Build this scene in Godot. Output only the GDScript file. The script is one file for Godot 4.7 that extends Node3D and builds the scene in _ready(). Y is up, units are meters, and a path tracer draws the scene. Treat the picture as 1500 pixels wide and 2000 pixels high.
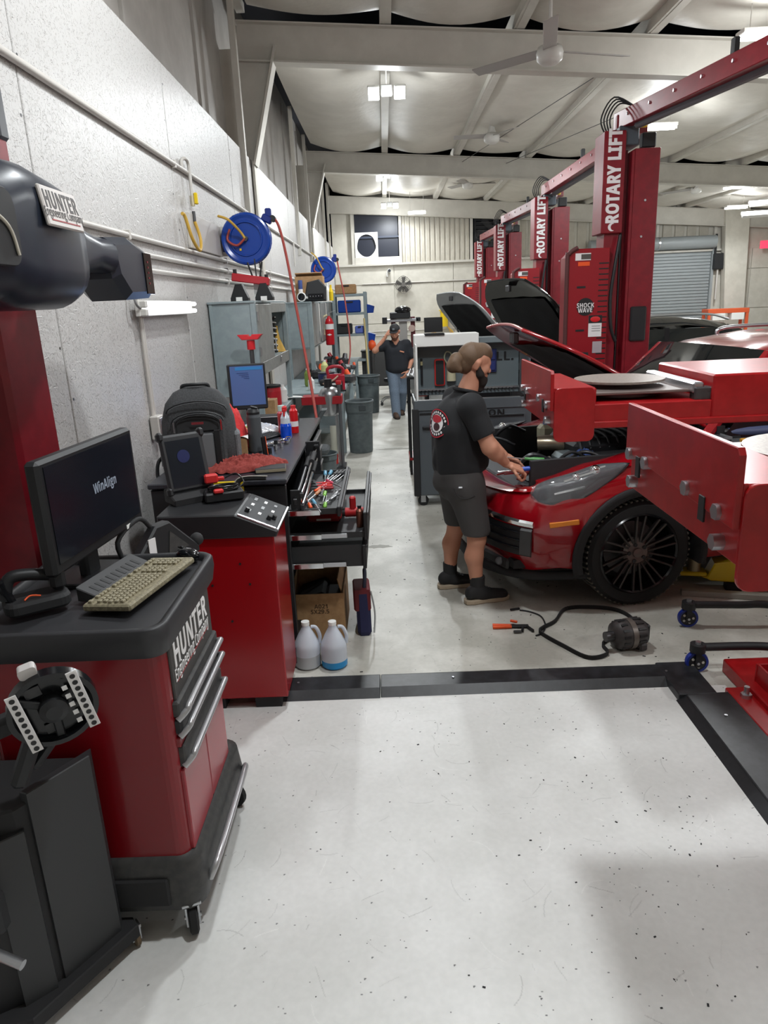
extends Node3D

# ---------------------------------------------------------------- mesh builder
class B:
	var v := PackedVector3Array()
	var n := PackedVector3Array()
	var t := Transform3D()
	func tri(a: Vector3, b: Vector3, c: Vector3, na: Vector3, nb: Vector3, nc: Vector3) -> void:
		var f := (b - a).cross(c - a)
		if f.length_squared() < 1e-16:
			return
		var flip := (f.dot(na + nb + nc) > 0.0) != (t.basis.determinant() < 0.0)
		v.append(t * a); n.append((t.basis * na).normalized())
		if flip:
			v.append(t * c); n.append((t.basis * nc).normalized())
			v.append(t * b); n.append((t.basis * nb).normalized())
		else:
			v.append(t * b); n.append((t.basis * nb).normalized())
			v.append(t * c); n.append((t.basis * nc).normalized())
	func flat(a: Vector3, b: Vector3, c: Vector3, out := Vector3.ZERO) -> void:
		var f := (b - a).cross(c - a).normalized()
		if out != Vector3.ZERO and f.dot(out) < 0.0:
			f = -f
		tri(a, b, c, f, f, f)
	func quad(a: Vector3, b: Vector3, c: Vector3, d: Vector3, out := Vector3.ZERO) -> void:
		flat(a, b, c, out); flat(a, c, d, out)
	func box(c: Vector3, s: Vector3, ch := 0.0, turn := Basis()) -> B:
		var h := s * 0.5
		ch = minf(ch, minf(h.x, minf(h.y, h.z)) * 0.95)
		var keep := t
		t = t * Transform3D(turn, c)
		for ax in 3:
			var u := (ax + 1) % 3
			var w := (ax + 2) % 3
			for sg in [-1.0, 1.0]:
				var p := []
				for q in [[-1, -1], [1, -1], [1, 1], [-1, 1]]:
					var x := Vector3()
					x[ax] = sg * h[ax]; x[u] = q[0] * (h[u] - ch); x[w] = q[1] * (h[w] - ch)
					p.append(x)
				var o := Vector3(); o[ax] = sg
				quad(p[0], p[1], p[2], p[3], o)
			if ch > 0.0:
				for su in [-1.0, 1.0]:
					for sw in [-1.0, 1.0]:
						var a := Vector3(); var b := Vector3()
						a[u] = su * h[u]; a[w] = sw * (h[w] - ch)
						b[u] = su * (h[u] - ch); b[w] = sw * h[w]
						var e := Vector3(); e[ax] = h[ax] - ch
						var o2 := Vector3(); o2[u] = su; o2[w] = sw
						quad(a - e, a + e, b + e, b - e, o2)
		if ch > 0.0:
			for k in 8:
				var sg3 := Vector3(1 if k & 1 else -1, 1 if k & 2 else -1, 1 if k & 4 else -1)
				var k3 := sg3 * (h - Vector3.ONE * ch)
				flat(k3 + Vector3(sg3.x * ch, 0, 0), k3 + Vector3(0, sg3.y * ch, 0), k3 + Vector3(0, 0, sg3.z * ch), sg3)
		t = keep
		return self
	func between(a: Vector3, b: Vector3, w: float, h: float, ch := 0.0, up := Vector3.UP) -> B:
		var z := (b - a).normalized()
		if absf(z.dot(up)) > 0.98:
			up = Vector3.RIGHT
		var x := up.cross(z).normalized()
		return box((a + b) * 0.5, Vector3(w, h, a.distance_to(b)), ch, Basis(x, z.cross(x), z))
	func cyl(a: Vector3, b: Vector3, r0: float, r1 := -1.0, k := 16, caps := true) -> B:
		if r1 < 0.0: r1 = r0
		var z := (b - a).normalized()
		var x := (Vector3.UP if absf(z.y) < 0.9 else Vector3.RIGHT).cross(z).normalized()
		var y := z.cross(x)
		var sl := (r0 - r1) / maxf(a.distance_to(b), 1e-5)
		for i in k:
			var d0 := x * cos(TAU * i / k) + y * sin(TAU * i / k)
			var d1 := x * cos(TAU * (i + 1) / k) + y * sin(TAU * (i + 1) / k)
			var n0 := d0 + z * sl; var n1 := d1 + z * sl
			tri(a + d0 * r0, a + d1 * r0, b + d1 * r1, n0, n1, n1)
			tri(a + d0 * r0, b + d1 * r1, b + d0 * r1, n0, n1, n0)
			if caps:
				tri(a, a + d0 * r0, a + d1 * r0, -z, -z, -z)
				tri(b, b + d0 * r1, b + d1 * r1, z, z, z)
		return self
	func loft(rings: Array, caps := true, ring_closed := true, smooth := true) -> B:
		var m: int = rings.size()
		var k: int = rings[0].size()
		var nn := []
		if smooth:
			for i in m:
				var row := PackedVector3Array()
				for j in k:
					var jp := (j + 1) % k if ring_closed else mini(j + 1, k - 1)
					var jm := (j + k - 1) % k if ring_closed else maxi(j - 1, 0)
					var du: Vector3 = rings[i][jp] - rings[i][jm]
					var dv: Vector3 = rings[mini(i + 1, m - 1)][j] - rings[maxi(i - 1, 0)][j]
					row.append(du.cross(dv).normalized())
				nn.append(row)
		var last := k if ring_closed else k - 1
		for i in m - 1:
			for j in last:
				var j1 := (j + 1) % k
				var a: Vector3 = rings[i][j]; var b: Vector3 = rings[i][j1]; var c: Vector3 = rings[i + 1][j1]; var d: Vector3 = rings[i + 1][j]
				if smooth:
					tri(a, b, c, nn[i][j], nn[i][j1], nn[i + 1][j1])
					tri(a, c, d, nn[i][j], nn[i + 1][j1], nn[i + 1][j])
				else:
					quad(a, b, c, d)
		if caps and ring_closed:
			for e in [0, m - 1]:
				var mid := Vector3()
				for p in rings[e]: mid += p
				mid /= k
				var inner := Vector3()
				for p in rings[1 if e == 0 else m - 2]: inner += p
				for j in k:
					flat(mid, rings[e][j], rings[e][(j + 1) % k], mid - inner / k)
		return self
	func tube(pts: Array, r: float, k := 8, closed := false) -> B:
		var rings := []
		var m := pts.size()
		var side := Vector3()
		for i in m:
			var p: Vector3 = pts[i]
			var d: Vector3 = (pts[(i + 1) % m] - pts[(i + m - 1) % m]) if closed else (pts[mini(i + 1, m - 1)] - pts[maxi(i - 1, 0)])
			d = d.normalized()
			if side == Vector3():
				side = (Vector3.UP if absf(d.y) < 0.9 else Vector3.RIGHT).cross(d).normalized()
			side = (side - d * side.dot(d)).normalized()
			var up := d.cross(side)
			var ring := PackedVector3Array()
			for j in k:
				ring.append(p + (side * cos(TAU * j / k) + up * sin(TAU * j / k)) * r)
			rings.append(ring)
		if closed: rings.append(rings[0])
		return loft(rings, not closed)
	func lathe(prof: Array, k := 24, at := Transform3D(), smooth := false) -> B:
		var keep := t
		t = t * at
		var m := prof.size()
		for i in m - 1:
			var p: Vector2 = prof[i]; var q: Vector2 = prof[i + 1]
			var e := (q - p).normalized()
			var np := Vector2(e.y, -e.x); var nq := np
			if smooth:
				var e0: Vector2 = (q - prof[maxi(i - 1, 0)]).normalized(); np = Vector2(e0.y, -e0.x)
				var e1: Vector2 = (prof[mini(i + 2, m - 1)] - p).normalized(); nq = Vector2(e1.y, -e1.x)
			for j in k:
				var c0 := cos(TAU * j / k); var s0 := sin(TAU * j / k)
				var c1 := cos(TAU * (j + 1) / k); var s1 := sin(TAU * (j + 1) / k)
				var a := Vector3(p.x * c0, p.y, p.x * s0); var b := Vector3(p.x * c1, p.y, p.x * s1)
				var c := Vector3(q.x * c1, q.y, q.x * s1); var d := Vector3(q.x * c0, q.y, q.x * s0)
				var na := Vector3(np.x * c0, np.y, np.x * s0); var nb := Vector3(np.x * c1, np.y, np.x * s1)
				var nc := Vector3(nq.x * c1, nq.y, nq.x * s1); var nd := Vector3(nq.x * c0, nq.y, nq.x * s0)
				tri(a, b, c, na, nb, nc); tri(a, c, d, na, nc, nd)
		t = keep
		return self
	func prism(poly: Array, d: float, at := Transform3D(), ch := 0.0) -> B:
		# polygon in x,y pushed out along z from -d/2 to d/2
		var keep := t
		t = t * at
		var pv := PackedVector2Array(poly)
		if Geometry2D.is_polygon_clockwise(pv): pv.reverse()
		var k := pv.size()
		var inn := pv.duplicate()
		if ch > 0.0:
			for i in k:
				var e0 := (pv[i] - pv[(i + k - 1) % k]).normalized(); var e1 := (pv[(i + 1) % k] - pv[i]).normalized()
				var n0 := Vector2(-e0.y, e0.x); var n1 := Vector2(-e1.y, e1.x)
				inn[i] = pv[i] + (n0 + n1) * ch / maxf(0.4, 1.0 + n0.dot(n1))
		var ids := Geometry2D.triangulate_polygon(inn)
		for z in [-0.5 * d, 0.5 * d]:
			var o := Vector3(0, 0, signf(z))
			for i in range(0, ids.size(), 3):
				var q := [inn[ids[i]], inn[ids[i + 1]], inn[ids[i + 2]]]
				flat(Vector3(q[0].x, q[0].y, z), Vector3(q[1].x, q[1].y, z), Vector3(q[2].x, q[2].y, z), o)
		for i in k:
			var a := pv[i]; var b := pv[(i + 1) % k]
			var o2 := Vector3(b.y - a.y, a.x - b.x, 0)
			var h := 0.5 * d - ch
			quad(Vector3(a.x, a.y, -h), Vector3(b.x, b.y, -h), Vector3(b.x, b.y, h), Vector3(a.x, a.y, h), o2)
			if ch > 0.0:
				var ia := inn[i]; var ib := inn[(i + 1) % k]
				for sg in [-1.0, 1.0]:
					quad(Vector3(a.x, a.y, h * sg), Vector3(b.x, b.y, h * sg), Vector3(ib.x, ib.y, 0.5 * d * sg), Vector3(ia.x, ia.y, 0.5 * d * sg), o2 + Vector3(0, 0, sg * o2.length()))
		t = keep
		return self
	func ball(c: Vector3, r: Vector3, k := 16, m := 10) -> B:
		var f := func(i: int, j: int) -> Vector3:
			var la := PI * i / m; var lo := TAU * j / k
			return Vector3(sin(la) * cos(lo), cos(la), sin(la) * sin(lo))
		for i in m:
			for j in k:
				var p := [f.call(i, j), f.call(i, j + 1), f.call(i + 1, j + 1), f.call(i + 1, j)]
				var q := []
				for x in p: q.append(x / r)
				tri(c + p[0] * r, c + p[1] * r, c + p[2] * r, q[0], q[1], q[2])
				tri(c + p[0] * r, c + p[2] * r, c + p[3] * r, q[0], q[2], q[3])
		return self
	func grid(a: int, b: int, f: Callable) -> B:
		var rows := []
		for i in a + 1:
			var row := PackedVector3Array()
			for j in b + 1: row.append(f.call(float(i) / a, float(j) / b))
			rows.append(row)
		return loft(rows, false, false)
	func quad4(p: Array) -> B:
		quad(p[0], p[1], p[2], p[3])
		return self
	func mesh() -> ArrayMesh:
		var m := ArrayMesh.new()
		var a := []
		a.resize(Mesh.ARRAY_MAX)
		a[Mesh.ARRAY_VERTEX] = v; a[Mesh.ARRAY_NORMAL] = n
		m.add_surface_from_arrays(Mesh.PRIMITIVE_TRIANGLES, a)
		return m

# ---------------------------------------------------------------- naming and scene helpers
var M := {}
var used := {}
var rng := RandomNumberGenerator.new()

func V(x: float, y: float, z: float) -> Vector3: return Vector3(x, y, z)
func T(x: float, y: float, z: float, ry := 0.0, rx := 0.0, rz := 0.0) -> Transform3D:
	return Transform3D(Basis.from_euler(Vector3(deg_to_rad(rx), deg_to_rad(ry), deg_to_rad(rz))), Vector3(x, y, z))
func numbered(s: String) -> String:
	if not used.has(s):
		used[s] = 0
		return s
	used[s] += 1
	return "%s_%03d" % [s, used[s]]
func thing(called: String, label: String, category: String, at := Transform3D(), group := "") -> Node3D:
	var o := Node3D.new()
	o.name = numbered(called)
	add_child(o)
	o.transform = at
	tag(o, label, category, group)
	return o
func tag(o: Node, label: String, category: String, group := "") -> void:
	o.set_meta("label", label); o.set_meta("category", category)
	if group: o.set_meta("group", group)
func part(called: String, b: Variant, m: Material, parent: Node, label := "") -> MeshInstance3D:
	var o := MeshInstance3D.new()
	o.name = called
	o.mesh = b.mesh() if b is B else b
	o.material_override = m
	parent.add_child(o, true)
	if label: o.set_meta("label", label)
	return o
func solo(called: String, label: String, category: String, b: B, m: Material, at := Transform3D(), group := "") -> MeshInstance3D:
	var o := MeshInstance3D.new()
	o.name = numbered(called)
	o.mesh = b.mesh()
	o.material_override = m
	add_child(o)
	o.transform = at
	tag(o, label, category, group)
	return o
func struct(called: String, b: B, m: Material, parent: Node = self) -> MeshInstance3D:
	var o := MeshInstance3D.new()
	o.name = numbered(called) if parent == self else called
	o.mesh = b.mesh()
	o.material_override = m
	parent.add_child(o, true)
	if parent == self: o.set_meta("kind", "structure")
	return o
func dup(o: Node3D, at: Transform3D, label := "") -> Node3D:
	var base: String = o.name
	base = base.substr(0, base.length() - 4) if base.length() > 4 and base[-4] == "_" and base.right(3).is_valid_int() else base
	var c: Node3D = o.duplicate()
	c.name = numbered(base)
	add_child(c)
	c.transform = at
	if label: c.set_meta("label", label)
	return c
func text(s: String, called: String, height: float, m: Material, parent: Node, at: Transform3D, depth := 0.002, bold := true, wide := 1.0, serif := false) -> MeshInstance3D:
	var tm := TextMesh.new()
	var f := SystemFont.new()
	f.font_names = PackedStringArray(["Droid Serif" if serif else "Droid Sans"])
	f.font_weight = 700 if bold else 400
	var fv := FontVariation.new()
	fv.base_font = f
	fv.variation_embolden = 0.9 if s == "ROTARY LIFT" else 0.0
	tm.font = fv
	tm.font_size = 64
	tm.text = s
	tm.pixel_size = height / 46.0
	tm.depth = depth
	var o := MeshInstance3D.new()
	o.name = called
	o.mesh = tm
	o.material_override = m
	parent.add_child(o, true)
	o.transform = at * Transform3D(Basis.from_scale(Vector3(wide, 1, 1)), Vector3.ZERO)
	return o
func mat(c: Color, rough := 0.6, metal := 0.0, spec := 0.5) -> StandardMaterial3D:
	var m := StandardMaterial3D.new()
	m.albedo_color = c
	m.roughness = rough
	m.metallic = metal
	m.metallic_specular = spec
	return m
func rgb(r: int, g: int, b: int) -> Color: return Color(r / 255.0, g / 255.0, b / 255.0)
func glow(c: Color, e: float) -> StandardMaterial3D:
	var m := mat(Color(0.9, 0.9, 0.9), 0.5)
	m.emission_enabled = true; m.emission = c; m.emission_energy_multiplier = e
	return m
func noisy(c0: Color, c1: Color, scale: float, rough: float, metal := 0.0, seed_ := 1, freq := 0.02, size := 256, bump := 0.0) -> StandardMaterial3D:
	# two-tone mottled surface: the pattern is dirt or grain and lies on the thing itself
	var m := mat(Color.WHITE, rough, metal)
	var nt := NoiseTexture2D.new()
	var fn := FastNoiseLite.new()
	fn.seed = seed_; fn.frequency = freq; fn.fractal_octaves = 5; fn.fractal_gain = 0.62
	nt.noise = fn; nt.width = size; nt.height = size; nt.seamless = true
	var g := Gradient.new()
	g.set_color(0, c0); g.set_color(1, c1)
	g.set_offset(0, 0.25); g.set_offset(1, 0.75)
	nt.color_ramp = g
	m.albedo_texture = nt
	m.uv1_triplanar = true; m.uv1_world_triplanar = true
	m.uv1_scale = Vector3.ONE * scale
	if bump > 0.0:
		var nn := NoiseTexture2D.new()
		nn.noise = fn; nn.width = size; nn.height = size; nn.seamless = true; nn.as_normal_map = true; nn.bump_strength = bump
		m.normal_enabled = true; m.normal_texture = nn
	return m
func rrect(w: float, h: float, r: float, k := 4) -> Array:
	# rounded rectangle round the origin
	var p := []
	for q in 4:
		var c := Vector2((w * 0.5 - r) * (1 if q in [0, 3] else -1), (h * 0.5 - r) * (1 if q < 2 else -1))
		for i in k + 1:
			var a := PI * 0.5 * (q + float(i) / k)
			p.append(c + Vector2(cos(a), sin(a)) * r)
	return p
func ring3(pts: Array, at: Transform3D) -> PackedVector3Array:
	var o := PackedVector3Array()
	for p in pts: o.append(at * Vector3(p.x, p.y, 0))
	return o
func curve(pts: Array, steps := 6, closed := false) -> Array:
	var o := []
	var m := pts.size()
	var segs := m if closed else m - 1
	for i in segs:
		var p0: Vector3 = pts[(i - 1 + m) % m] if closed else pts[maxi(i - 1, 0)]
		var p1: Vector3 = pts[i]
		var p2: Vector3 = pts[(i + 1) % m]
		var p3: Vector3 = pts[(i + 2) % m] if closed else pts[mini(i + 2, m - 1)]
		for s in steps:
			o.append(p1.cubic_interpolate(p2, p0, p3, float(s) / steps))
	if not closed: o.append(pts[-1])
	return o

func camera_and_light() -> void:
	var cam := Camera3D.new()
	cam.name = "camera"
	cam.keep_aspect = Camera3D.KEEP_HEIGHT
	cam.fov = 2.0 * rad_to_deg(atan(1000.0 / 1387.0))
	cam.near = 0.05; cam.far = 120.0
	var fwd := Basis.from_euler(Vector3(deg_to_rad(-16.4), deg_to_rad(0.7), 0.0))
	cam.transform = Transform3D(fwd * Basis(Vector3(0, 0, 1), deg_to_rad(-2.5)), Vector3(0, 2.05, 0))
	add_child(cam)
	cam.current = true
	var we := WorldEnvironment.new()
	we.name = "environment"
	var e := Environment.new()
	e.background_mode = Environment.BG_COLOR
	e.background_color = Color(0.01, 0.012, 0.02)
	e.tonemap_mode = Environment.TONE_MAPPER_LINEAR
	e.tonemap_exposure = 1.05
	e.sdfgi_enabled = true; e.ssao_enabled = true; e.ssil_enabled = true
	we.environment = e
	add_child(we)

const LAMP_ROWS := [[0.85, -2.0], [0.16, -4.6], [0.16, -11.5], [0.2, -18.6], [0.3, -23.9], [6.6, -1.0], [4.3, -8.9], [4.65, -13.1], [8.6, -18.6], [11.5, -4.0], [11.8, -12.0], [10.2, -22.0]]

func omni(parent: Node, at: Vector3, energy: float, size: float, c := Color(0.97, 0.99, 1.0)) -> void:
	var l := SpotLight3D.new()
	l.rotation_degrees = Vector3(-90, 0, 0)
	l.spot_angle = 84.0
	l.spot_angle_attenuation = 0.35
	l.spot_range = 40.0
	l.spot_attenuation = 2.0
	l.name = "lamp_glow"
	l.position = at
	l.light_energy = energy
	l.light_color = c
	l.light_size = size
	l.shadow_enabled = true
	parent.add_child(l, true)
	# what the frosted heads throw sideways and up
	var side := OmniLight3D.new()
	side.name = "lamp_spill"
	side.position = at + Vector3(0, -0.12, 0.1)
	side.light_energy = energy * 0.2
	side.light_color = c
	side.light_size = size
	side.omni_range = 40.0
	side.omni_attenuation = 2.0
	side.shadow_enabled = true
	parent.add_child(side, true)

func materials() -> void:
	M.white_wall = osb_material()
	M.liner = noisy(rgb(172, 168, 163), rgb(188, 184, 179), 0.35, 0.55, 0.0, 5, 0.012)
	M.beam = noisy(rgb(194, 190, 181), rgb(202, 198, 189), 0.5, 0.5, 0.0, 6, 0.015)
	M.foil = noisy(rgb(203, 198, 188), rgb(212, 207, 197), 0.3, 0.5, 0.0, 8, 0.008, 512, 1.2)
	M.far_wall = noisy(rgb(198, 194, 183), rgb(207, 203, 192), 0.5, 0.55, 0.0, 9, 0.02)
	M.siding = noisy(rgb(176, 170, 157), rgb(186, 180, 167), 0.5, 0.5, 0.0, 10, 0.02)
	M.floor = floor_material(rgb(172, 170, 161), rgb(202, 200, 192), 21, 0.46)
	M.pad = floor_material(rgb(216, 216, 213), rgb(228, 228, 226), 33, 0.5)
	M.black_floor = noisy(rgb(26, 27, 30), rgb(40, 41, 45), 2.2, 0.42, 0.0, 12, 0.02)
	M.conduit = mat(rgb(196, 192, 186), 0.45)
	M.paint_white = mat(rgb(212, 210, 205), 0.4)
	M.red = mat(rgb(150, 20, 28), 0.3)
	M.red_lift = noisy(rgb(118, 16, 30), rgb(130, 20, 34), 1.2, 0.36, 0.0, 15, 0.02)
	M.red_deep = mat(rgb(132, 16, 26), 0.22)
	M.red_rack = noisy(rgb(150, 18, 22), rgb(164, 24, 28), 1.6, 0.3, 0.0, 17, 0.02)
	M.black = mat(rgb(26, 27, 30), 0.5)
	M.black_gloss = mat(rgb(20, 21, 24), 0.18)
	M.black_matte = mat(rgb(34, 34, 36), 0.75)
	M.rubber = mat(rgb(28, 28, 29), 0.85)
	M.charcoal = noisy(rgb(50, 50, 51), rgb(66, 65, 63), 2.5, 0.55, 0.0, 18, 0.03)
	M.dark_blue_black = mat(rgb(36, 42, 54), 0.32)
	M.cab_grey = noisy(rgb(134, 147, 151), rgb(142, 155, 158), 1.4, 0.45, 0.0, 19, 0.02)
	M.cart_grey = mat(rgb(84, 90, 95), 0.42)
	M.steel = mat(rgb(190, 192, 196), 0.28, 0.9)
	M.chrome = mat(rgb(225, 227, 230), 0.1, 1.0)
	M.dark_steel = mat(rgb(90, 90, 92), 0.4, 0.8)
	M.white = mat(rgb(235, 235, 232), 0.45)
	M.white_print = mat(rgb(232, 230, 230), 0.5)
	M.black_print = mat(rgb(22, 22, 24), 0.5)
	M.blue = mat(rgb(18, 62, 150), 0.22)
	M.blue_deep = mat(rgb(14, 40, 120), 0.4)
	M.yellow = mat(rgb(222, 190, 20), 0.4)
	M.orange = mat(rgb(232, 84, 26), 0.45)
	M.skin = mat(rgb(196, 138, 112), 0.55)
	M.cardboard = noisy(rgb(158, 122, 84), rgb(172, 136, 96), 2.0, 0.8, 0.0, 23, 0.03)
	M.red_hose = mat(rgb(158, 66, 58), 0.5)
	M.yellow_hose = mat(rgb(198, 158, 62), 0.5)
	M.bin_grey = noisy(rgb(84, 94, 97), rgb(100, 110, 112), 1.6, 0.55, 0.0, 25, 0.02)
	M.dark_glass = mat(rgb(14, 17, 22), 0.06)
	M.bench_top = noisy(rgb(36, 37, 43), rgb(48, 49, 56), 3.0, 0.35, 0.0, 26, 0.02)
	M.brown = mat(rgb(120, 92, 62), 0.8)
	M.led = glow(Color(1, 1, 0.98), 9.0)

func osb_material() -> StandardMaterial3D:
	var s := 1024
	rng.seed = 77
	var h := Image.create(s, s, false, Image.FORMAT_RF)
	h.fill(Color(0.5, 0, 0))
	var c := Image.create(s, s, false, Image.FORMAT_RGB8)
	c.fill(rgb(194, 192, 190))
	for k in 5200:
		var a := rng.randf() * TAU
		var p := Vector2(rng.randf(), rng.randf()) * s
		var d := Vector2(cos(a), sin(a))
		var l := rng.randi_range(10, 34)
		var w := rng.randi_range(2, 7)
		var g := rng.randf()
		for i in l:
			for j in w:
				var q := p + d * i + d.orthogonal() * j
				h.set_pixel(posmod(int(q.x), s), posmod(int(q.y), s), Color(g, 0, 0))
	# pits and flake edges that the paint never filled
	for k in 11000:
		var a := rng.randf() * TAU
		var p := Vector2(rng.randf(), rng.randf()) * s
		var d := Vector2(cos(a), sin(a))
		var l := rng.randi_range(3, 11)
		var g := rng.randf_range(0.3, 0.72)
		var col := Color(g, g * 0.97, g * 0.94)
		for i in l:
			var q := p + d * i
			c.set_pixel(posmod(int(q.x), s), posmod(int(q.y), s), col)
	for k in 260:
		var p := Vector2(rng.randf(), rng.randf()) * s
		for i in rng.randi_range(3, 9):
			c.set_pixel(posmod(int(p.x) + rng.randi_range(-2, 2), s), posmod(int(p.y) + rng.randi_range(-2, 2), s), rgb(90, 84, 80))
	var m := mat(Color.WHITE, 0.42)
	m.albedo_texture = ImageTexture.create_from_image(c)
	m.uv1_triplanar = true; m.uv1_world_triplanar = true
	m.uv1_scale = Vector3.ONE * 0.62
	m.heightmap_enabled = true
	m.heightmap_texture = ImageTexture.create_from_image(h)
	m.heightmap_scale = 0.22
	return m

func floor_material(c0: Color, c1: Color, seed_: int, rough: float) -> StandardMaterial3D:
	var s := 1024
	var fn := FastNoiseLite.new()
	fn.seed = seed_; fn.frequency = 0.004; fn.fractal_octaves = 6; fn.fractal_gain = 0.6
	var im := fn.get_seamless_image(s, s)
	var fine := FastNoiseLite.new()
	fine.seed = seed_ + 1; fine.frequency = 0.09; fine.fractal_octaves = 3
	var fi := fine.get_seamless_image(s, s)
	var c := Image.create(s, s, false, Image.FORMAT_RGB8)
	rng.seed = seed_
	for y in s:
		for x in s:
			var g := clampf((im.get_pixel(x, y).r - 0.3) * 2.2, 0.0, 1.0)
			var q := c0.lerp(c1, g)
			var f := (fi.get_pixel(x, y).r - 0.5) * 0.03
			c.set_pixel(x, y, Color(q.r + f, q.g + f, q.b + f))
	for k in 500: # hairline scratches
		var a := rng.randf() * TAU
		var p := Vector2(rng.randf(), rng.randf()) * s
		var bend := rng.randf_range(-0.04, 0.04)
		var dark := rng.randf_range(-0.10, 0.05)
		for i in rng.randi_range(6, 40):
			p += Vector2(cos(a), sin(a)); a += bend
			var x := posmod(int(p.x), s); var y := posmod(int(p.y), s)
			var o := c.get_pixel(x, y)
			c.set_pixel(x, y, Color(o.r + dark, o.g + dark, o.b + dark))
	for k in 700: # small dark chips trodden into the paint
		var x := rng.randi_range(0, s - 1); var y := rng.randi_range(0, s - 1)
		var g := rng.randf_range(0.2, 0.5)
		for i in rng.randi_range(1, 3):
			c.set_pixel(posmod(x + i % 2, s), posmod(y + i / 2, s), Color(g, g, g))
	var m := mat(Color.WHITE, rough)
	m.albedo_texture = ImageTexture.create_from_image(c)
	m.uv1_triplanar = true; m.uv1_world_triplanar = true
	m.uv1_scale = Vector3.ONE * 0.31
	return m

func roof(x: float) -> float: return 5.62 - 0.072 * (x + 1.45)

func structure() -> void:
	struct("floor", B.new().box(V(7, -0.1, -10.5), V(19, 0.2, 33)), M.floor)
	struct("floor_pad", B.new().box(V(0.1, 0.002, 1.1), V(3.3, 0.004, 9.0)), M.pad)
	# left wall: painted strand board panels below, set-back metal liner above
	var wl := struct("wall_left", B.new().box(V(-1.76, 1.92, -10.5), V(0.2, 3.84, 31)).box(V(-2.0, 3.2, -10.5), V(0.2, 6.4, 31)), M.liner)
	var z := 3.67
	for k in 13:
		var z1 := maxf(z - 2.44, -25.0)
		struct("strand_board_panel", B.new().box(V(-1.64, 1.935, (z + z1) * 0.5), V(0.04, 3.87, z - z1 - 0.012), 0.004), M.white_wall, wl)
		if z1 > -9.0 and z1 < 0.0:
			for i in 13:
				struct("nail_head", B.new().cyl(V(-1.62, 0.6 + i * 0.26, z1 + (0.03 if i % 2 else -0.03)), V(-1.6185, 0.6 + i * 0.26, z1 + (0.03 if i % 2 else -0.03)), 0.008, -1, 6), M.dark_steel, wl)
		z = z1
		if z <= -25.0: break
	for k in 11: # ribs of the upper liner
		struct("liner_rib", B.new().box(V(-1.885, 4.9, 1.0 - k * 2.4), V(0.03, 2.06, 0.05)), M.liner, wl)
	# far wall
	var wb := struct("wall_back", B.new().box(V(7, 1.63, -25.12), V(19, 3.26, 0.2)).box(V(-1.25, 4.6, -25.12), V(0.75, 3.0, 0.2)).box(V(12.0, 4.6, -25.12), V(10, 3.0, 0.2))
		.box(V(1.75, 4.1, -25.12), V(2.25, 1.76, 0.2)).box(V(4.0, 5.5, -25.12), V(11.4, 1.1, 0.2)).box(V(5.75, 4.1, -25.12), V(2.65, 1.76, 0.2)), M.far_wall)
	var zw := -25.0
	for k in 9: # plywood sheets of the lower far wall
		var x0 := -1.6 + k * 1.98
		if x0 > 6.0 and x0 < 10.0: continue
		for r in 2:
			struct("wall_board", B.new().box(V(x0 + 0.985, 0.68 + r * 1.99 if r == 0 else 2.0, zw), V(1.965, 1.36 if r == 0 else 1.24, 0.03), 0.004), M.far_wall, wb)
		struct("wall_board", B.new().box(V(x0 + 0.985, 2.96, zw), V(1.965, 0.62, 0.03), 0.004), M.far_wall, wb)
	for k in 14: # ribbed siding between the two openings
		struct("siding_sheet", B.new().box(V(0.72 + k * 0.163, 4.12, zw), V(0.11, 1.66, 0.05), 0.012), M.siding, wb)
	for k in 16:
		struct("siding_sheet", B.new().box(V(4.6 + k * 0.4, 4.15, zw), V(0.3, 1.66, 0.05), 0.012), M.siding, wb)
	struct("girt", B.new().box(V(5.0, 3.27, -24.93), V(13.2, 0.07, 0.14), 0.006).box(V(5.0, 4.98, -24.93), V(13.2, 0.10, 0.14), 0.006), M.beam, wb)
	for x in [-0.95, 0.62, 2.96, 4.5, 9.05, 10.95]:
		struct("stud", B.new().box(V(x, 4.1, -24.94), V(0.09, 1.74, 0.1), 0.006), M.beam, wb)
	var win := struct("window_1", B.new().box(V(-0.2, 4.13, -25.06), V(1.5, 1.66, 0.02)), mat(rgb(22, 27, 42), 0.4))
	struct("window_sill", B.new().box(V(-0.15, 3.4, -24.97), V(1.5, 0.22, 0.08), 0.006), M.beam, win)
	struct("window_mullion", B.new().box(V(-0.1, 4.13, -25.0), V(1.4, 0.06, 0.03)), mat(rgb(40, 48, 66), 0.5), win)
	var duct := B.new()
	var hole := []
	for i in 25: hole.append(Vector2(cos(TAU * i / 24) * 0.31 * (1 + 0.03 * sin(i * 5.0)), sin(TAU * i / 24) * 0.35))
	for i in 24:
		var a0 := TAU * i / 24; var a1 := TAU * (i + 1) / 24
		var o0 := Vector2(cos(a0), sin(a0)) / maxf(absf(cos(a0)), absf(sin(a0))); var o1 := Vector2(cos(a1), sin(a1)) / maxf(absf(cos(a1)), absf(sin(a1)))
		o0 = Vector2(o0.x * 0.38, o0.y * 0.41); o1 = Vector2(o1.x * 0.38, o1.y * 0.41)
		duct.quad(V(hole[i].x, hole[i].y, 0), V(hole[i + 1].x, hole[i + 1].y, 0), V(o1.x, o1.y, 0), V(o0.x, o0.y, 0), Vector3.BACK)
		duct.quad(V(hole[i].x, hole[i].y, 0), V(hole[i + 1].x, hole[i + 1].y, 0), V(hole[i + 1].x, hole[i + 1].y, -0.05), V(hole[i].x, hole[i].y, -0.05), V(-hole[i].x, -hole[i].y, 0))
	var dp := struct("duct_panel", duct, M.paint_white, win)
	dp.position = V(-0.5, 3.88, -24.95)
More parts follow.
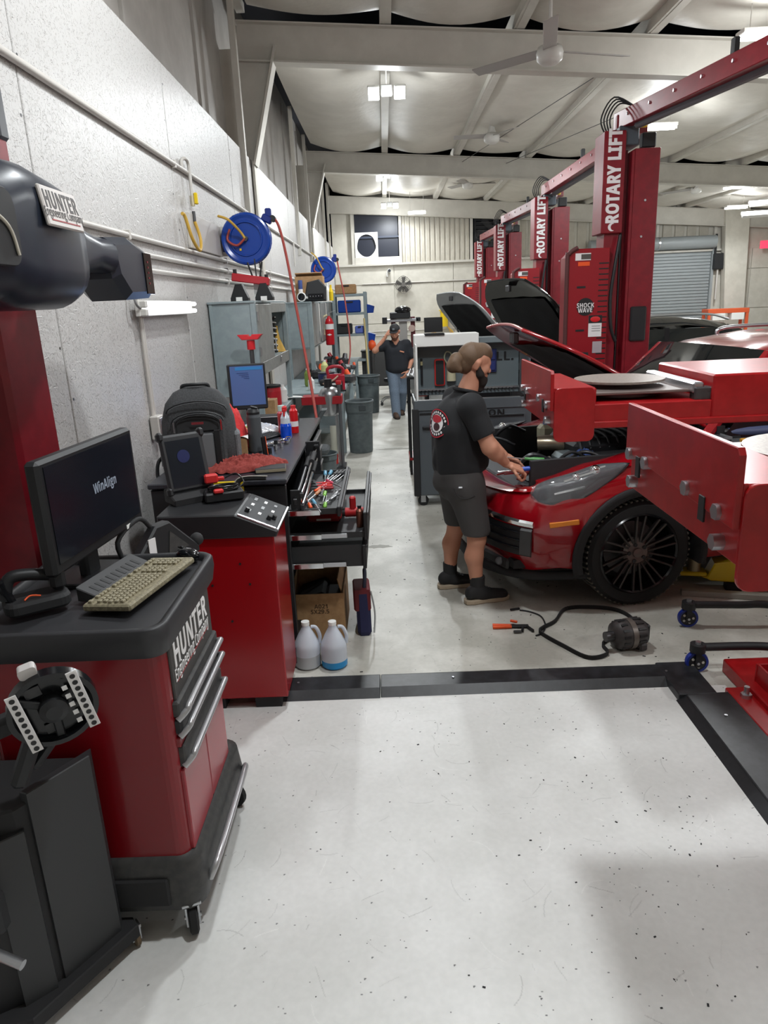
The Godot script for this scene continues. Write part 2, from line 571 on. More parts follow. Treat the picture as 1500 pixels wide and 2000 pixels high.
	# louvred exhaust fan in the second opening
	var fan := thing("exhaust_fan", "big dark louvred exhaust fan high in the far wall", "fan", T(3.85, 4.1, -25.0))
	part("housing", B.new().box(V(-0.77, 0, 0), V(0.05, 1.66, 0.1)).box(V(0.6, 0, 0), V(0.05, 1.66, 0.1)).box(V(-0.08, 0.81, 0), V(1.4, 0.05, 0.1)).box(V(-0.08, -0.81, 0), V(1.4, 0.05, 0.1)), M.black_matte, fan)
	part("back_plate", B.new().box(V(-0.08, 0, -0.05), V(1.36, 1.6, 0.02)), mat(rgb(30, 32, 36), 0.6), fan)
	for k in 13:
		part("louvre", B.new().box(V(-0.08, -0.72 + k * 0.12, 0.0), V(1.3, 0.012, 0.1), 0.0, Basis(Vector3.RIGHT, 0.5)), M.dark_steel, fan)
	for k in 4:
		part("blade", B.new().box(V(-0.08, 0, 0.03), V(0.18, 1.2, 0.015), 0.0, Basis(Vector3.BACK, k * PI / 4.0)), M.black_matte, fan)
	# right and front walls close the hall
	struct("wall_right", B.new().box(V(15.6, 3.0, -10.5), V(0.3, 6.4, 31)), M.far_wall)
	struct("wall_front", B.new().box(V(7, 3.0, 4.6), V(19, 6.4, 0.3)), M.far_wall)
	# roof: steel deck with draped white insulation between purlins
	var ce := struct("ceiling", B.new().box(V(7, 5.55, -10.5), V(19.5, 0.12, 33), 0.0, Basis(Vector3.BACK, -0.0719)), mat(rgb(44, 48, 60), 0.7))
	var xs := []
	for k in 12: xs.append(-1.5 + 1.62 * k)
	for k in 11:
		var xa: float = xs[k]; var xb: float = xs[k + 1]
		for f in 4:
			var za: float = [4.4, -2.3, -10.0, -17.7][f]; var zb: float = [-2.3, -10.0, -17.7, -25.0][f]
			var drape := B.new()
			var ph := k * 1.7 + f * 2.3
			drape.grid(12, 12, func(u: float, w: float) -> Vector3:
				var x := lerpf(xa, xb, u)
				var sag := 0.16 * sin(PI * u) * (0.75 + 0.25 * sin(w * 9.0 + ph)) + 0.05 * sin(PI * w)
				return V(x, roof(x) - 0.08 - sag, lerpf(za - (0.7 if f > 0 else 0.0), zb + 0.12, w)))
			struct("insulation_blanket", drape, M.foil, ce)
	for k in range(1, 12):
		var x: float = xs[k]
		struct("purlin", B.new().box(V(x, roof(x) - 0.12, -10.3), V(0.07, 0.2, 29.4)).box(V(x + 0.05, roof(x) - 0.22, -10.3), V(0.1, 0.012, 29.4)), M.beam, ce)
	for q in [[3.3, -10.0, 1.9, -17.7], [4.9, -10.0, 2.9, -17.7]]:
		struct("brace_rod", B.new().cyl(V(q[0], roof(q[0]) - 0.34, q[1]), V(q[2], roof(q[2]) - 0.34, q[3]), 0.006, -1, 6), M.dark_steel, ce)
	for zf in [-2.3, -10.0, -17.7, -24.7]:
		var deep := 0.42 if zf > -24 else 0.5
		var sl := Basis(Vector3.BACK, -0.0719)
		struct("rafter", B.new().box(V(7, roof(7) - 0.24 - deep * 0.5, zf), V(17.4, deep, 0.02), 0, sl).box(V(7, roof(7) - 0.24, zf), V(17.4, 0.016, 0.2), 0, sl).box(V(7, roof(7) - 0.24 - deep, zf), V(17.4, 0.016, 0.2), 0, sl), M.beam, ce)
		var colb := B.new()
		if zf > -24.0:
			colb.prism([Vector2(-1.9, 0), Vector2(-1.59, 0), Vector2(-1.58, 3.8), Vector2(-1.2, 5.12), Vector2(-1.9, 5.12)], 0.034, T(0, 0, zf))
			colb.between(V(-1.57, 3.8, zf), V(-1.2, 5.12, zf), 0.26, 0.03, 0, Vector3.RIGHT)
			colb.box(V(-1.59, 1.92, zf), V(0.03, 3.84, 0.2))
			struct("column", colb, M.beam, wl)
	# brace and vertical trim on the left wall
	for a in [[-9.3, 0.09], [-14.7, 0.07], [-17.0, 0.06], [-21.6, 0.06], [-23.4, 0.06]]:
		struct("vertical_batten", B.new().box(V(-1.6, 4.3, a[0]), V(0.07, 2.6, a[1]), 0.004), M.beam, wl)
	struct("eave_strut", B.new().between(V(-1.6, 5.55, -3.0), V(-1.6, 5.55, -10.0), 0.1, 0.1), M.beam, wl)
	# pillar and wall post at the right of the far wall
	struct("pillar_1", B.new().prism([Vector2(11.4, 0), Vector2(12.0, 0), Vector2(11.85, 4.7), Vector2(11.05, 4.7)], 0.3, T(0, 0, -24.7), 0.01), M.far_wall)
	# raised black edging round the alignment pad
	var cross := struct("trim_1", B.new().prism([Vector2(-3.40, 0), Vector2(-3.60, 0), Vector2(-3.595, 0.035), Vector2(-3.575, 0.042), Vector2(-3.45, 0.042)], 1.7, Transform3D(Basis(Vector3(0, 0, 1), Vector3.UP, Vector3(1, 0, 0)), V(0.75, 0, 0)), 0.003), M.black_floor)
	struct("edging_piece", B.new().prism([Vector2(-3.39, 0), Vector2(-3.6, 0), Vector2(-3.595, 0.036), Vector2(-3.575, 0.044), Vector2(-3.44, 0.044)], 0.55, Transform3D(Basis(Vector3(0, 0, 1), Vector3.UP, Vector3(1, 0, 0)), V(-0.38, 0, 0)), 0.003), M.black_floor, cross)
	var side := struct("trim_2", B.new().prism([Vector2(1.43, 0), Vector2(1.70, 0), Vector2(1.70, 0.042), Vector2(1.49, 0.042)], 6.3, T(0, 0, -0.12), 0.003), M.black_floor)
	struct("corner_piece", B.new().box(V(1.545, 0.022, -3.43), V(0.2, 0.044, 0.34), 0.004), M.black_floor, side)
	struct("side_plate", B.new().box(V(1.6, 0.022, -0.4), V(0.24, 0.046, 5.7), 0.004), M.black_floor, side)
	for p in [[-0.56, -3.52], [0.3, -3.52], [1.47, -3.5]]:
		struct("screw", B.new().cyl(V(p[0], 0.042, p[1]), V(p[0], 0.047, p[1]), 0.007), M.steel, cross)
	struct("screw", B.new().cyl(V(1.59, 0.044, -3.05), V(1.59, 0.05, -3.05), 0.008), M.steel, side)

func lamps() -> void:
	for k in LAMP_ROWS.size():
		var x: float = LAMP_ROWS[k][0]; var z: float = LAMP_ROWS[k][1]
		var y := 4.95 if x < 3 else roof(x) - 0.55
		var lab: String = ["twin-head ceiling lamp above the near white floor pad", "twin-head ceiling lamp hanging over the red tool cabinet", "large twin-head ceiling lamp hanging past the nearest rafter", "middle twin-head ceiling lamp under the second rafter", "farthest twin-head ceiling lamp by the far wall"][k] if k < 5 else ["twin-head ceiling lamp over the alignment rack", "twin-head ceiling lamp over the black car roof", "twin-head ceiling lamp beside the nearest lift beam", "twin-head ceiling lamp beyond the red lifts", "twin-head ceiling lamp near the right wall in front", "twin-head ceiling lamp near the right wall", "twin-head ceiling lamp by the rolling door"][k - 5]
		if k < 5:
			var o := thing("ceiling_lamp", lab, "lamp", T(x, y, z), "ceiling lamps")
			part("hanger", B.new().cyl(V(0, 0.08, 0), V(0, roof(x) - y - 0.1, 0), 0.008), M.conduit, o)
			part("driver_box", B.new().box(V(0, 0.03, -0.03), V(0.17, 0.14, 0.1), 0.012), mat(rgb(120, 120, 118), 0.6), o)
			for s in [-1, 1]:
				var hd := part("lamp_head", B.new().box(V(0.19 * s, 0.0, 0), V(0.17, 0.19, 0.07), 0.012, Basis(Vector3.RIGHT, 0.55)), mat(rgb(150, 150, 148), 0.6), o)
				part("lens", B.new().box(V(0.19 * s, -0.022, 0.036), V(0.15, 0.165, 0.012), 0.002, Basis(Vector3.RIGHT, 0.55)), M.led, hd)
			omni(o, V(0, -0.16, 0.1), [6.0, 5.5, 8.0, 8.5, 5.0][k], 0.12)
		else:
			var o := thing("tube_lamp", "long white " + lab.replace("twin-head ceiling", "ceiling tube"), "lamp", T(x, y, z), "ceiling tube lamps")
			part("tray", B.new().box(V(0, 0.05, 0), V(0.62, 0.05, 0.2), 0.008), M.paint_white, o)
			for s in [-1, 1]:
				part("tube", B.new().cyl(V(-0.3, 0, 0.05 * s), V(0.3, 0, 0.05 * s), 0.018), M.led, o)
			for s in [-1, 1]:
				part("chain", B.new().cyl(V(0.2 * s, 0.07, 0), V(0.2 * s, roof(x) - y - 0.14, 0), 0.005), M.conduit, o)
			omni(o, V(0, -0.06, 0), 7.5, 0.2)

func W(o: Node3D) -> B:
	# a builder that takes world coordinates for a part of this thing
	var b := B.new()
	b.t = o.transform.affine_inverse()
	return b
func face_x(x: float, y: float, z: float) -> Transform3D: # lettering that faces the aisle
	return T(x, y, z, 90)

func caster(parent: Node3D, at: Vector3, r: float, turn: float, wheel: Material) -> void:
	var keep := parent.transform.affine_inverse() * T(at.x, at.y, at.z, turn)
	var b := B.new(); b.t = keep
	b.box(V(0, r * 2.25, 0), V(r * 1.1, 0.012, r * 1.1), 0.002).box(V(-r * 0.36, r * 1.5, 0), V(0.006, r * 1.6, r * 0.9)).box(V(r * 0.36, r * 1.5, 0), V(0.006, r * 1.6, r * 0.9)).cyl(V(-r * 0.5, r, 0), V(r * 0.5, r, 0), 0.008, -1, 8)
	var f := part("caster_fork", b, M.steel, parent)
	var w := B.new(); w.t = keep
	w.lathe([Vector2(0, -r * 0.28), Vector2(r * 0.8, -r * 0.28), Vector2(r, -r * 0.18), Vector2(r, r * 0.18), Vector2(r * 0.8, r * 0.28), Vector2(0, r * 0.28)], 20, T(0, r, 0, 0, 0, 90))
	part("caster_wheel", w, wheel, f)

func alignment_console() -> void:
	var o := thing("alignment_console", "red wheel alignment console cabinet with black top tray and drawers", "cabinet", T(-1.0, 0, -2.25))
	part("body", W(o).prism(rrect(0.58, 0.6, 0.045, 5), 0.78, Transform3D(Basis(Vector3.RIGHT, PI / 2), V(-1.01, 0.69, -2.25))), M.red_deep, o)
	# top tray: moulded black shelf with a raised rim, sagging front lip
	var tray := W(o)
	var rings := []
	for a in [[1.03, 0.60, 0.64, 0.05], [1.045, 0.64, 0.70, 0.06], [1.10, 0.66, 0.72, 0.07], [1.135, 0.655, 0.715, 0.07], [1.142, 0.635, 0.695, 0.06], [1.138, 0.60, 0.66, 0.05], [1.115, 0.59, 0.65, 0.05]]:
		rings.append(ring3(rrect(a[1], a[2], a[3], 5), Transform3D(Basis(Vector3.RIGHT, -PI / 2), V(-1.03, a[0], -2.29))))
	tray.loft(rings)
	part("top_tray", tray, mat(rgb(46, 46, 49), 0.5), o)
	# front: black name panel, drawers, doors
	var pan := part("name_panel", W(o).box(V(-0.722, 0.955, -2.25), V(0.02, 0.20, 0.5), 0.004), mat(rgb(62, 60, 58), 0.5), o)
	text("HUNTER", "lettering", 0.085, M.white_print, pan, o.transform.affine_inverse() * face_x(-0.7105, 1.0, -2.235), 0.002, true, 0.9)
	text("Engineering Company", "lettering", 0.042, M.white_print, pan, o.transform.affine_inverse() * face_x(-0.7105, 0.935, -2.235), 0.002, false, 0.75)
	part("stripe", W(o).box(V(-0.7105, 0.912, -2.235), V(0.002, 0.004, 0.4)), M.red, pan)
	for k in 3:
		var y: float = [0.835, 0.775, 0.665][k]
		var dr := part("drawer_front", W(o).box(V(-0.716, y, -2.25), V(0.03, 0.055 if k < 2 else 0.08, 0.53), 0.006), M.charcoal if k != 1 else M.black, o)
		var hb := W(o)
		hb.tube(curve([V(-0.71, y - 0.035, -1.985), V(-0.685, y - 0.012, -2.01), V(-0.68, y, -2.06), V(-0.68, y, -2.44), V(-0.685, y - 0.006, -2.49), V(-0.71, y - 0.02, -2.51)], 4), 0.011, 8)
		part("handle", hb, mat(rgb(178, 178, 180), 0.3, 0.6), dr)
	part("drawer_front", W(o).box(V(-0.718, 0.72, -2.25), V(0.016, 0.035, 0.54), 0.003), M.red_deep, o)
	for k in 2:
		part("door", W(o).box(V(-0.718, 0.465, -2.112 - 0.272 * k), V(0.016, 0.31, 0.266), 0.004), mat(rgb(158, 46, 56), 0.2), o)
	# base skirt with a kick bar
	var base := W(o)
	var br := []
	for a in [[0.31, 0.62, 0.66, 0.06], [0.29, 0.66, 0.72, 0.07], [0.19, 0.68, 0.74, 0.07], [0.12, 0.67, 0.73, 0.07], [0.115, 0.6, 0.66, 0.05]]:
		br.append(ring3(rrect(a[1], a[2], a[3], 5), Transform3D(Basis(Vector3.RIGHT, -PI / 2), V(-1.02, a[0], -2.28))))
	part("base", base.loft(br), M.charcoal, o)
	part("base_panel", W(o).box(V(-1.0, 0.2, -1.908), V(0.42, 0.11, 0.014), 0.01), M.black_matte, o)
	part("kick_bar", W(o).tube(curve([V(-0.68, 0.17, -2.0), V(-0.655, 0.22, -2.04), V(-0.652, 0.225, -2.3), V(-0.655, 0.22, -2.54), V(-0.68, 0.17, -2.58)], 4), 0.013), mat(rgb(178, 178, 180), 0.3, 0.6), o)
	for p in [[-0.74, -1.95, 20.0], [-0.73, -2.58, 70.0], [-1.28, -1.98, -10.0], [-1.28, -2.58, 10.0]]:
		caster(o, V(p[0], 0, p[1]), 0.058, p[2], M.rubber)
	# monitor on the tray
	var mo := thing("monitor", "big black flat monitor on the red alignment console showing a small logo", "monitor", T(-1.065, 1.115, -2.475, 83.9))
	part("base", B.new().prism(rrect(0.26, 0.18, 0.04), 0.02, T(0, 0.01, -0.06, 0, 90), 0.004), M.black, mo)
	part("neck", B.new().box(V(0, 0.14, -0.07), V(0.09, 0.26, 0.04), 0.008), M.black, mo)
	part("screen_shell", B.new().box(V(0, 0.313, -0.02), V(0.655, 0.385, 0.05), 0.012), M.black, mo)
	var sc := part("screen", B.new().box(V(0, 0.322, 0.006), V(0.6, 0.325, 0.004)), mat(rgb(22, 26, 34), 0.16), mo)
	text("WinAlign", "screen_logo", 0.036, mat(rgb(150, 160, 176), 0.4), sc, T(0.06, 0.34, 0.0085), 0.0008, true, 0.8)
	part("label_sticker", B.new().box(V(0.2, 0.135, 0.0065), V(0.05, 0.016, 0.002)), M.white, mo)
	var vent := thing("speaker_bar", "slanted black vented speaker panel under the console monitor", "speaker", T(-0.975, 1.13, -2.36, 78))
	part("body", B.new().prism([Vector2(0.07, 0), Vector2(-0.06, 0), Vector2(-0.06, 0.05)], 0.34, Transform3D(Basis(Vector3.UP, -PI / 2), V(0, 0, 0)), 0.003), mat(rgb(52, 52, 54), 0.55), vent)
	for k in 18:
		part("vent_slot", B.new().box(V(-0.13 + (k % 9) * 0.032, 0.033 - (k / 9) * 0.018, -0.016 + (k / 9) * 0.05), V(0.014, 0.003, 0.038), 0, Basis(Vector3.RIGHT, 0.37)), M.black_print, vent)
	# keyboard: dirty beige with separate keys
	var kb := thing("keyboard", "grimy beige full-size keyboard on the console tray", "keyboard", T(-0.885, 1.146, -2.32, 78, -3))
	var beige := noisy(rgb(112, 104, 84), rgb(158, 150, 124), 9.0, 0.6, 0.0, 41, 0.03)
	part("case", B.new().box(V(0, 0, 0), V(0.45, 0.024, 0.175), 0.006), beige, kb)
	var keym := B.new().prism(rrect(0.0155, 0.0145, 0.003, 2), 0.01, Transform3D(Basis(Vector3.RIGHT, PI / 2), Vector3()), 0.002).mesh()
	var keymat := noisy(rgb(120, 112, 92), rgb(172, 164, 138), 12.0, 0.55, 0.0, 42, 0.05)
	for r in 6:
		for k in 21:
			if k in [15, 16] and r == 5: continue
			if r == 0 and k % 5 == 1: continue
			if k in [13, 17]: continue
			var key := part("key", keym, keymat, kb)
			key.position = V(-0.205 + k * 0.0195 + (r % 3) * 0.002 * (1 if k < 13 else 0), 0.016, -0.064 + r * 0.0205 + (0.012 if r > 0 else 0.0))
	var ms := thing("mouse", "small black computer mouse at the far end of the tray", "mouse", T(-0.80, 1.134, -2.6, 60))
	part("shell", B.new().ball(V(0, 0.012, 0), V(0.032, 0.026, 0.055), 14, 10), M.black_gloss, ms)
	part("wheel", B.new().cyl(V(-0.004, 0.034, -0.028), V(0.004, 0.034, -0.028), 0.008, -1, 10), M.black_matte, ms)
	part("buttons", B.new().box(V(0, 0.034, -0.03), V(0.001, 0.006, 0.04)), M.black_matte, ms)
	# hand remote in its cradle
	var rc := thing("handset_cradle", "black handheld scanner resting in its cradle at the tray corner", "scanner", T(-1.18, 1.135, -2.16, 35))
	part("cradle", B.new().prism(rrect(0.2, 0.12, 0.035), 0.045, T(0, 0.022, 0, 0, 90), 0.01), M.black_matte, rc)
	part("handle", B.new().tube(curve([V(-0.09, 0.05, 0), V(-0.07, 0.115, 0), V(-0.02, 0.12, 0), V(0.06, 0.1, 0)], 5), 0.02, 10), M.black, rc)
	part("grip", B.new().box(V(-0.085, 0.075, 0), V(0.03, 0.1, 0.045), 0.01, Basis(Vector3.BACK, 0.3)), M.black_gloss, rc)
	part("head", B.new().box(V(0.07, 0.085, 0), V(0.05, 0.07, 0.06), 0.014), M.black, rc)
	part("cable", B.new().tube(curve([V(-0.04, 0.048, 0.04), V(-0.02, 0.056, 0.03), V(0.01, 0.05, 0.035)], 4), 0.003, 6), M.orange, rc)
	# runout sensor parked behind the tray
	var se := thing("wheel_sensor", "black triangular wheel sensor arm parked behind the console tray", "sensor", T(-0.97, 1.02, -2.83, 65))
	part("frame", B.new().prism([Vector2(-0.2, 0), Vector2(0.2, 0.0), Vector2(0.2, 0.03), Vector2(0.03, 0.19), Vector2(-0.05, 0.19), Vector2(-0.2, 0.06)], 0.05, T(0, 0, 0), 0.008), M.black, se)
	part("window", B.new().prism([Vector2(0.0, 0.05), Vector2(0.13, 0.05), Vector2(0.02, 0.15)], 0.056), M.charcoal, se)
	part("label_plate", B.new().box(V(-0.09, 0.1, 0.028), V(0.04, 0.1, 0.004)), M.white_print, se)
	part("knob", B.new().ball(V(0.21, 0.05, 0), V(0.03, 0.03, 0.03), 12, 8), M.black_matte, se)
	part("hoop", B.new().tube(curve([V(-0.2, 0.05, 0), V(-0.24, 0.18, 0), V(-0.12, 0.24, 0), V(-0.06, 0.19, 0)], 5), 0.01, 8), M.black_matte, se)

func sensor_tower() -> void:
	var p := thing("sensor_post", "tall red steel post of the alignment camera by the left wall", "post", T(-1.47, 0, -2.71))
	part("column", W(p).prism([Vector2(-1.6, 2.86), Vector2(-1.35, 2.86), Vector2(-1.35, 2.575), Vector2(-1.37, 2.56), Vector2(-1.6, 2.56)], 2.9, Transform3D(Basis(Vector3.RIGHT, -PI / 2), V(0, 1.5, 0)), 0.004), M.red_lift, p)
	part("base_plate", W(p).box(V(-1.48, 0.012, -2.7), V(0.24, 0.024, 0.4), 0.004), M.red_lift, p)
	part("upper_bracket", W(p).box(V(-1.42, 2.8, -2.84), V(0.16, 0.28, 0.09), 0.02), mat(rgb(74, 76, 80), 0.4), p)
	part("bracket", W(p).box(V(-1.345, 1.24, -2.6), V(0.03, 0.2, 0.06), 0.008), M.black, p)
	# camera beam
	var c := thing("camera_beam", "dark grey alignment camera beam with a name plate and end pod", "camera", T(-1.12, 2.3, -2.5))
	var body := W(c)
	var rr := []
	for a in [[-1.2, 0.30, 0.33, 2.29], [-1.9, 0.32, 0.36, 2.29], [-2.28, 0.33, 0.37, 2.3], [-2.34, 0.36, 0.41, 2.3], [-2.44, 0.37, 0.42, 2.3], [-2.66, 0.36, 0.40, 2.29], [-2.76, 0.32, 0.35, 2.28], [-2.79, 0.26, 0.28, 2.28]]:
		rr.append(ring3(rrect(a[1], a[2], 0.12, 6), T(-1.17, a[3], a[0])))
	part("housing", body.loft(rr), M.dark_blue_black, c)
	var neck := W(c)
	rr = []
	for a in [[-2.74, 0.24, 0.24, 2.29, -1.15], [-2.86, 0.18, 0.16, 2.29, -1.13], [-3.0, 0.14, 0.12, 2.29, -1.11], [-3.1, 0.15, 0.13, 2.285, -1.1]]:
		rr.append(ring3(rrect(a[1], a[2], 0.05, 5), T(a[4], a[3], a[0])))
	part("neck", neck.loft(rr), M.dark_blue_black, c)
	var pod := part("end_pod", W(c).prism([Vector2(-3.06, 2.35), Vector2(-3.3, 2.37), Vector2(-3.52, 2.33), Vector2(-3.56, 2.22), Vector2(-3.52, 2.13), Vector2(-3.22, 2.12), Vector2(-3.1, 2.2)], 0.2, Transform3D(Basis(Vector3(0, 0, 1), Vector3.UP, Vector3(-1, 0, 0)), V(-1.13, 0, 0)), 0.03), M.dark_blue_black, c)
	part("lens_window", W(c).box(V(-1.028, 2.23, -3.46), V(0.006, 0.17, 0.1), 0.002), mat(rgb(14, 10, 14), 0.1), pod)
	for k in 5:
		part("red_diode", W(c).box(V(-1.024, 2.19 + k * 0.022, -3.45), V(0.002, 0.008, 0.012)), mat(rgb(120, 14, 30), 0.3), pod)
	part("rib", W(c).prism(rrect(0.24, 0.2, 0.05, 5), 0.012, face_x(-0.99, 2.3, -2.12), 0.003), M.black, c)
	part("trim_line", W(c).tube(curve([V(-0.982, 2.33, -1.97), V(-0.98, 2.335, -2.08), V(-0.98, 2.3, -2.18), V(-0.98, 2.23, -2.21)], 6), 0.005, 6), mat(rgb(196, 190, 176), 0.4), c)
	var np := part("name_plate", W(c).box(V(-0.978, 2.38, -2.52), V(0.012, 0.115, 0.25), 0.004, Basis(Vector3.BACK, 0.16)), mat(rgb(206, 200, 196), 0.4), c)
	var pt := c.transform.affine_inverse() * Transform3D(Basis(Vector3.BACK, 0.16) * Basis(Vector3.UP, PI / 2), V(-0.978, 2.38, -2.52))
	text("HUNTER", "lettering", 0.05, mat(rgb(70, 66, 66), 0.5), np, pt * T(0, 0.018, 0.0065), 0.001, true, 0.85)
	text("Engineering Company", "lettering", 0.025, mat(rgb(70, 66, 66), 0.5), np, pt * T(0, -0.018, 0.0065), 0.001, false, 0.78)
	var sb := B.new(); sb.t = pt
	part("stripe", sb.box(V(0, -0.04, 0.0065), V(0.2, 0.004, 0.001)), M.red, np)
	part("arm", W(c).box(V(-1.3, 2.25, -2.68), V(0.16, 0.16, 0.16), 0.02), M.black, c)
	c.position += V(0, -0.015, 0.17)

func adaptor_stand() -> void:
	var s := thing("adaptor_stand", "tall black sheet metal stand for wheel adaptors at lower left", "stand", T(-1.2, 0, -1.8))
	var plan := [Vector2(-0.985, 1.9), Vector2(-0.955, 1.86), Vector2(-1.09, 1.66), Vector2(-1.16, 1.63), Vector2(-1.5, 1.75), Vector2(-1.42, 1.9)]
	var up := func(y: float) -> Transform3D: return Transform3D(Basis(Vector3.RIGHT, -PI / 2), V(0, y, 0))
	part("body", W(s).prism(plan, 0.68, up.call(0.4), 0.006), M.black_matte, s)
	var sheet := mat(rgb(48, 49, 51), 0.5)
	part("side_panel", W(s).prism([Vector2(-0.962, 1.9), Vector2(-0.95, 1.86), Vector2(-1.06, 1.69), Vector2(-1.085, 1.7)], 0.7, up.call(0.42), 0.003), sheet, s)
	part("fold", W(s).prism([Vector2(-1.085, 1.69), Vector2(-1.07, 1.66), Vector2(-1.14, 1.6), Vector2(-1.16, 1.63)], 0.62, up.call(0.36), 0.003), sheet, s)
	part("base_tray", W(s).prism([Vector2(-0.93, 1.915), Vector2(-0.9, 1.88), Vector2(-1.1, 1.56), Vector2(-1.2, 1.53), Vector2(-1.56, 1.7), Vector2(-1.42, 1.91)], 0.05, up.call(0.075), 0.004), M.black_matte, s)
	part("upright_plate", W(s).box(V(-1.19, 0.42, -1.6), V(0.12, 0.66, 0.02), 0.004, Basis(Vector3.UP, 0.5)), M.black, s)
	part("latch", W(s).box(V(-1.15, 0.5, -1.55), V(0.1, 0.12, 0.05), 0.01), M.black, s)
	part("pin", W(s).cyl(V(-1.13, 0.39, -1.52), V(-1.05, 0.37, -1.5), 0.014), M.steel, s)
	caster(s, V(-0.925, 0, -1.9), 0.034, 40, mat(rgb(110, 92, 70), 0.6))
	caster(s, V(-1.45, 0, -1.75), 0.034, 40, mat(rgb(110, 92, 70), 0.6))
	# round wheel target on its clamp arm
	var c := thing("wheel_target", "round black wheel target with two white dotted strips on the stand", "target", Transform3D(Basis.from_euler(V(0.12, 0.5, 0.2)), V(-0.93, 1.06, -1.68)))
	part("dish", B.new().lathe([Vector2(0, -0.02), Vector2(0.098, -0.02), Vector2(0.112, 0.0), Vector2(0.112, 0.035), Vector2(0.098, 0.035), Vector2(0.09, 0.01), Vector2(0, 0.005)], 32, T(0, 0, 0, 0, 90)), M.black_gloss, c)
	part("hub", B.new().lathe([Vector2(0, 0.05), Vector2(0.02, 0.05), Vector2(0.036, 0.04), Vector2(0.04, 0.0)], 20, T(0, 0, 0, 0, 90)), M.black, c)
	for k in 3:
		part("spoke", B.new().box(V(0.055, 0, 0.018), V(0.08, 0.022, 0.012), 0.003).mesh(), M.black, c).rotation.z = k * TAU / 3 + 0.4
	for s2 in [-1, 1]:
		var st := part("white_strip", B.new().box(V(0.075 * s2, 0, 0.042), V(0.028, 0.19, 0.004), 0.001), M.white_print, c)
		for k in 9:
			part("dot", B.new().cyl(V(0.075 * s2, -0.083 + k * 0.0205, 0.044), V(0.075 * s2, -0.083 + k * 0.0205, 0.0455), 0.007, -1, 12), M.black_print, st)
	for k in 5:
		part("marking", B.new().box(V(0.046, -0.06 + k * 0.028, 0.036), V(0.013, 0.013, 0.002)), M.white_print, c)
	for k in 2:
		part("instruction_label", B.new().box(V(-0.03 + 0.01 * k, 0.062 - 0.125 * k, 0.013), V(0.04, 0.03, 0.002)), mat(rgb(60, 60, 62), 0.5), c)
	part("tab", B.new().prism(rrect(0.045, 0.03, 0.01), 0.03, T(-0.02, 0.122, 0)), mat(rgb(205, 200, 198), 0.4), c)
	part("clamp_arm", B.new().between(V(-0.03, -0.02, -0.03), V(-0.17, -0.22, -0.02), 0.045, 0.045, 0.012), M.black, c)
	part("clamp_jaw", B.new().box(V(-0.14, -0.03, -0.04), V(0.1, 0.06, 0.05), 0.014), M.black_matte, c)
	part("clamp_bar", B.new().between(V(0.05, -0.05, -0.03), V(-0.12, -0.2, -0.05), 0.05, 0.03, 0.01), M.black, c)
	# red leg at the very corner of the picture
	var l := thing("red_stand", "bright red steel stand with bolts at the lower left corner", "stand", T(-1.3, 0, -1.42))
	part("upright", W(l).between(V(-1.2, 0.0, -1.42), V(-1.26, 0.42, -1.45), 0.05, 0.02, 0.004, Vector3.BACK), M.red_rack, l)
	part("cross_bar", W(l).between(V(-1.2, 0.14, -1.43), V(-1.55, 0.2, -1.5), 0.04, 0.04, 0.006), M.red_rack, l)
	for y in [0.12, 0.3]:
		part("bolt", W(l).cyl(V(-1.215 - y * 0.14, y, -1.41), V(-1.215 - y * 0.14, y, -1.4), 0.01), M.steel, l)

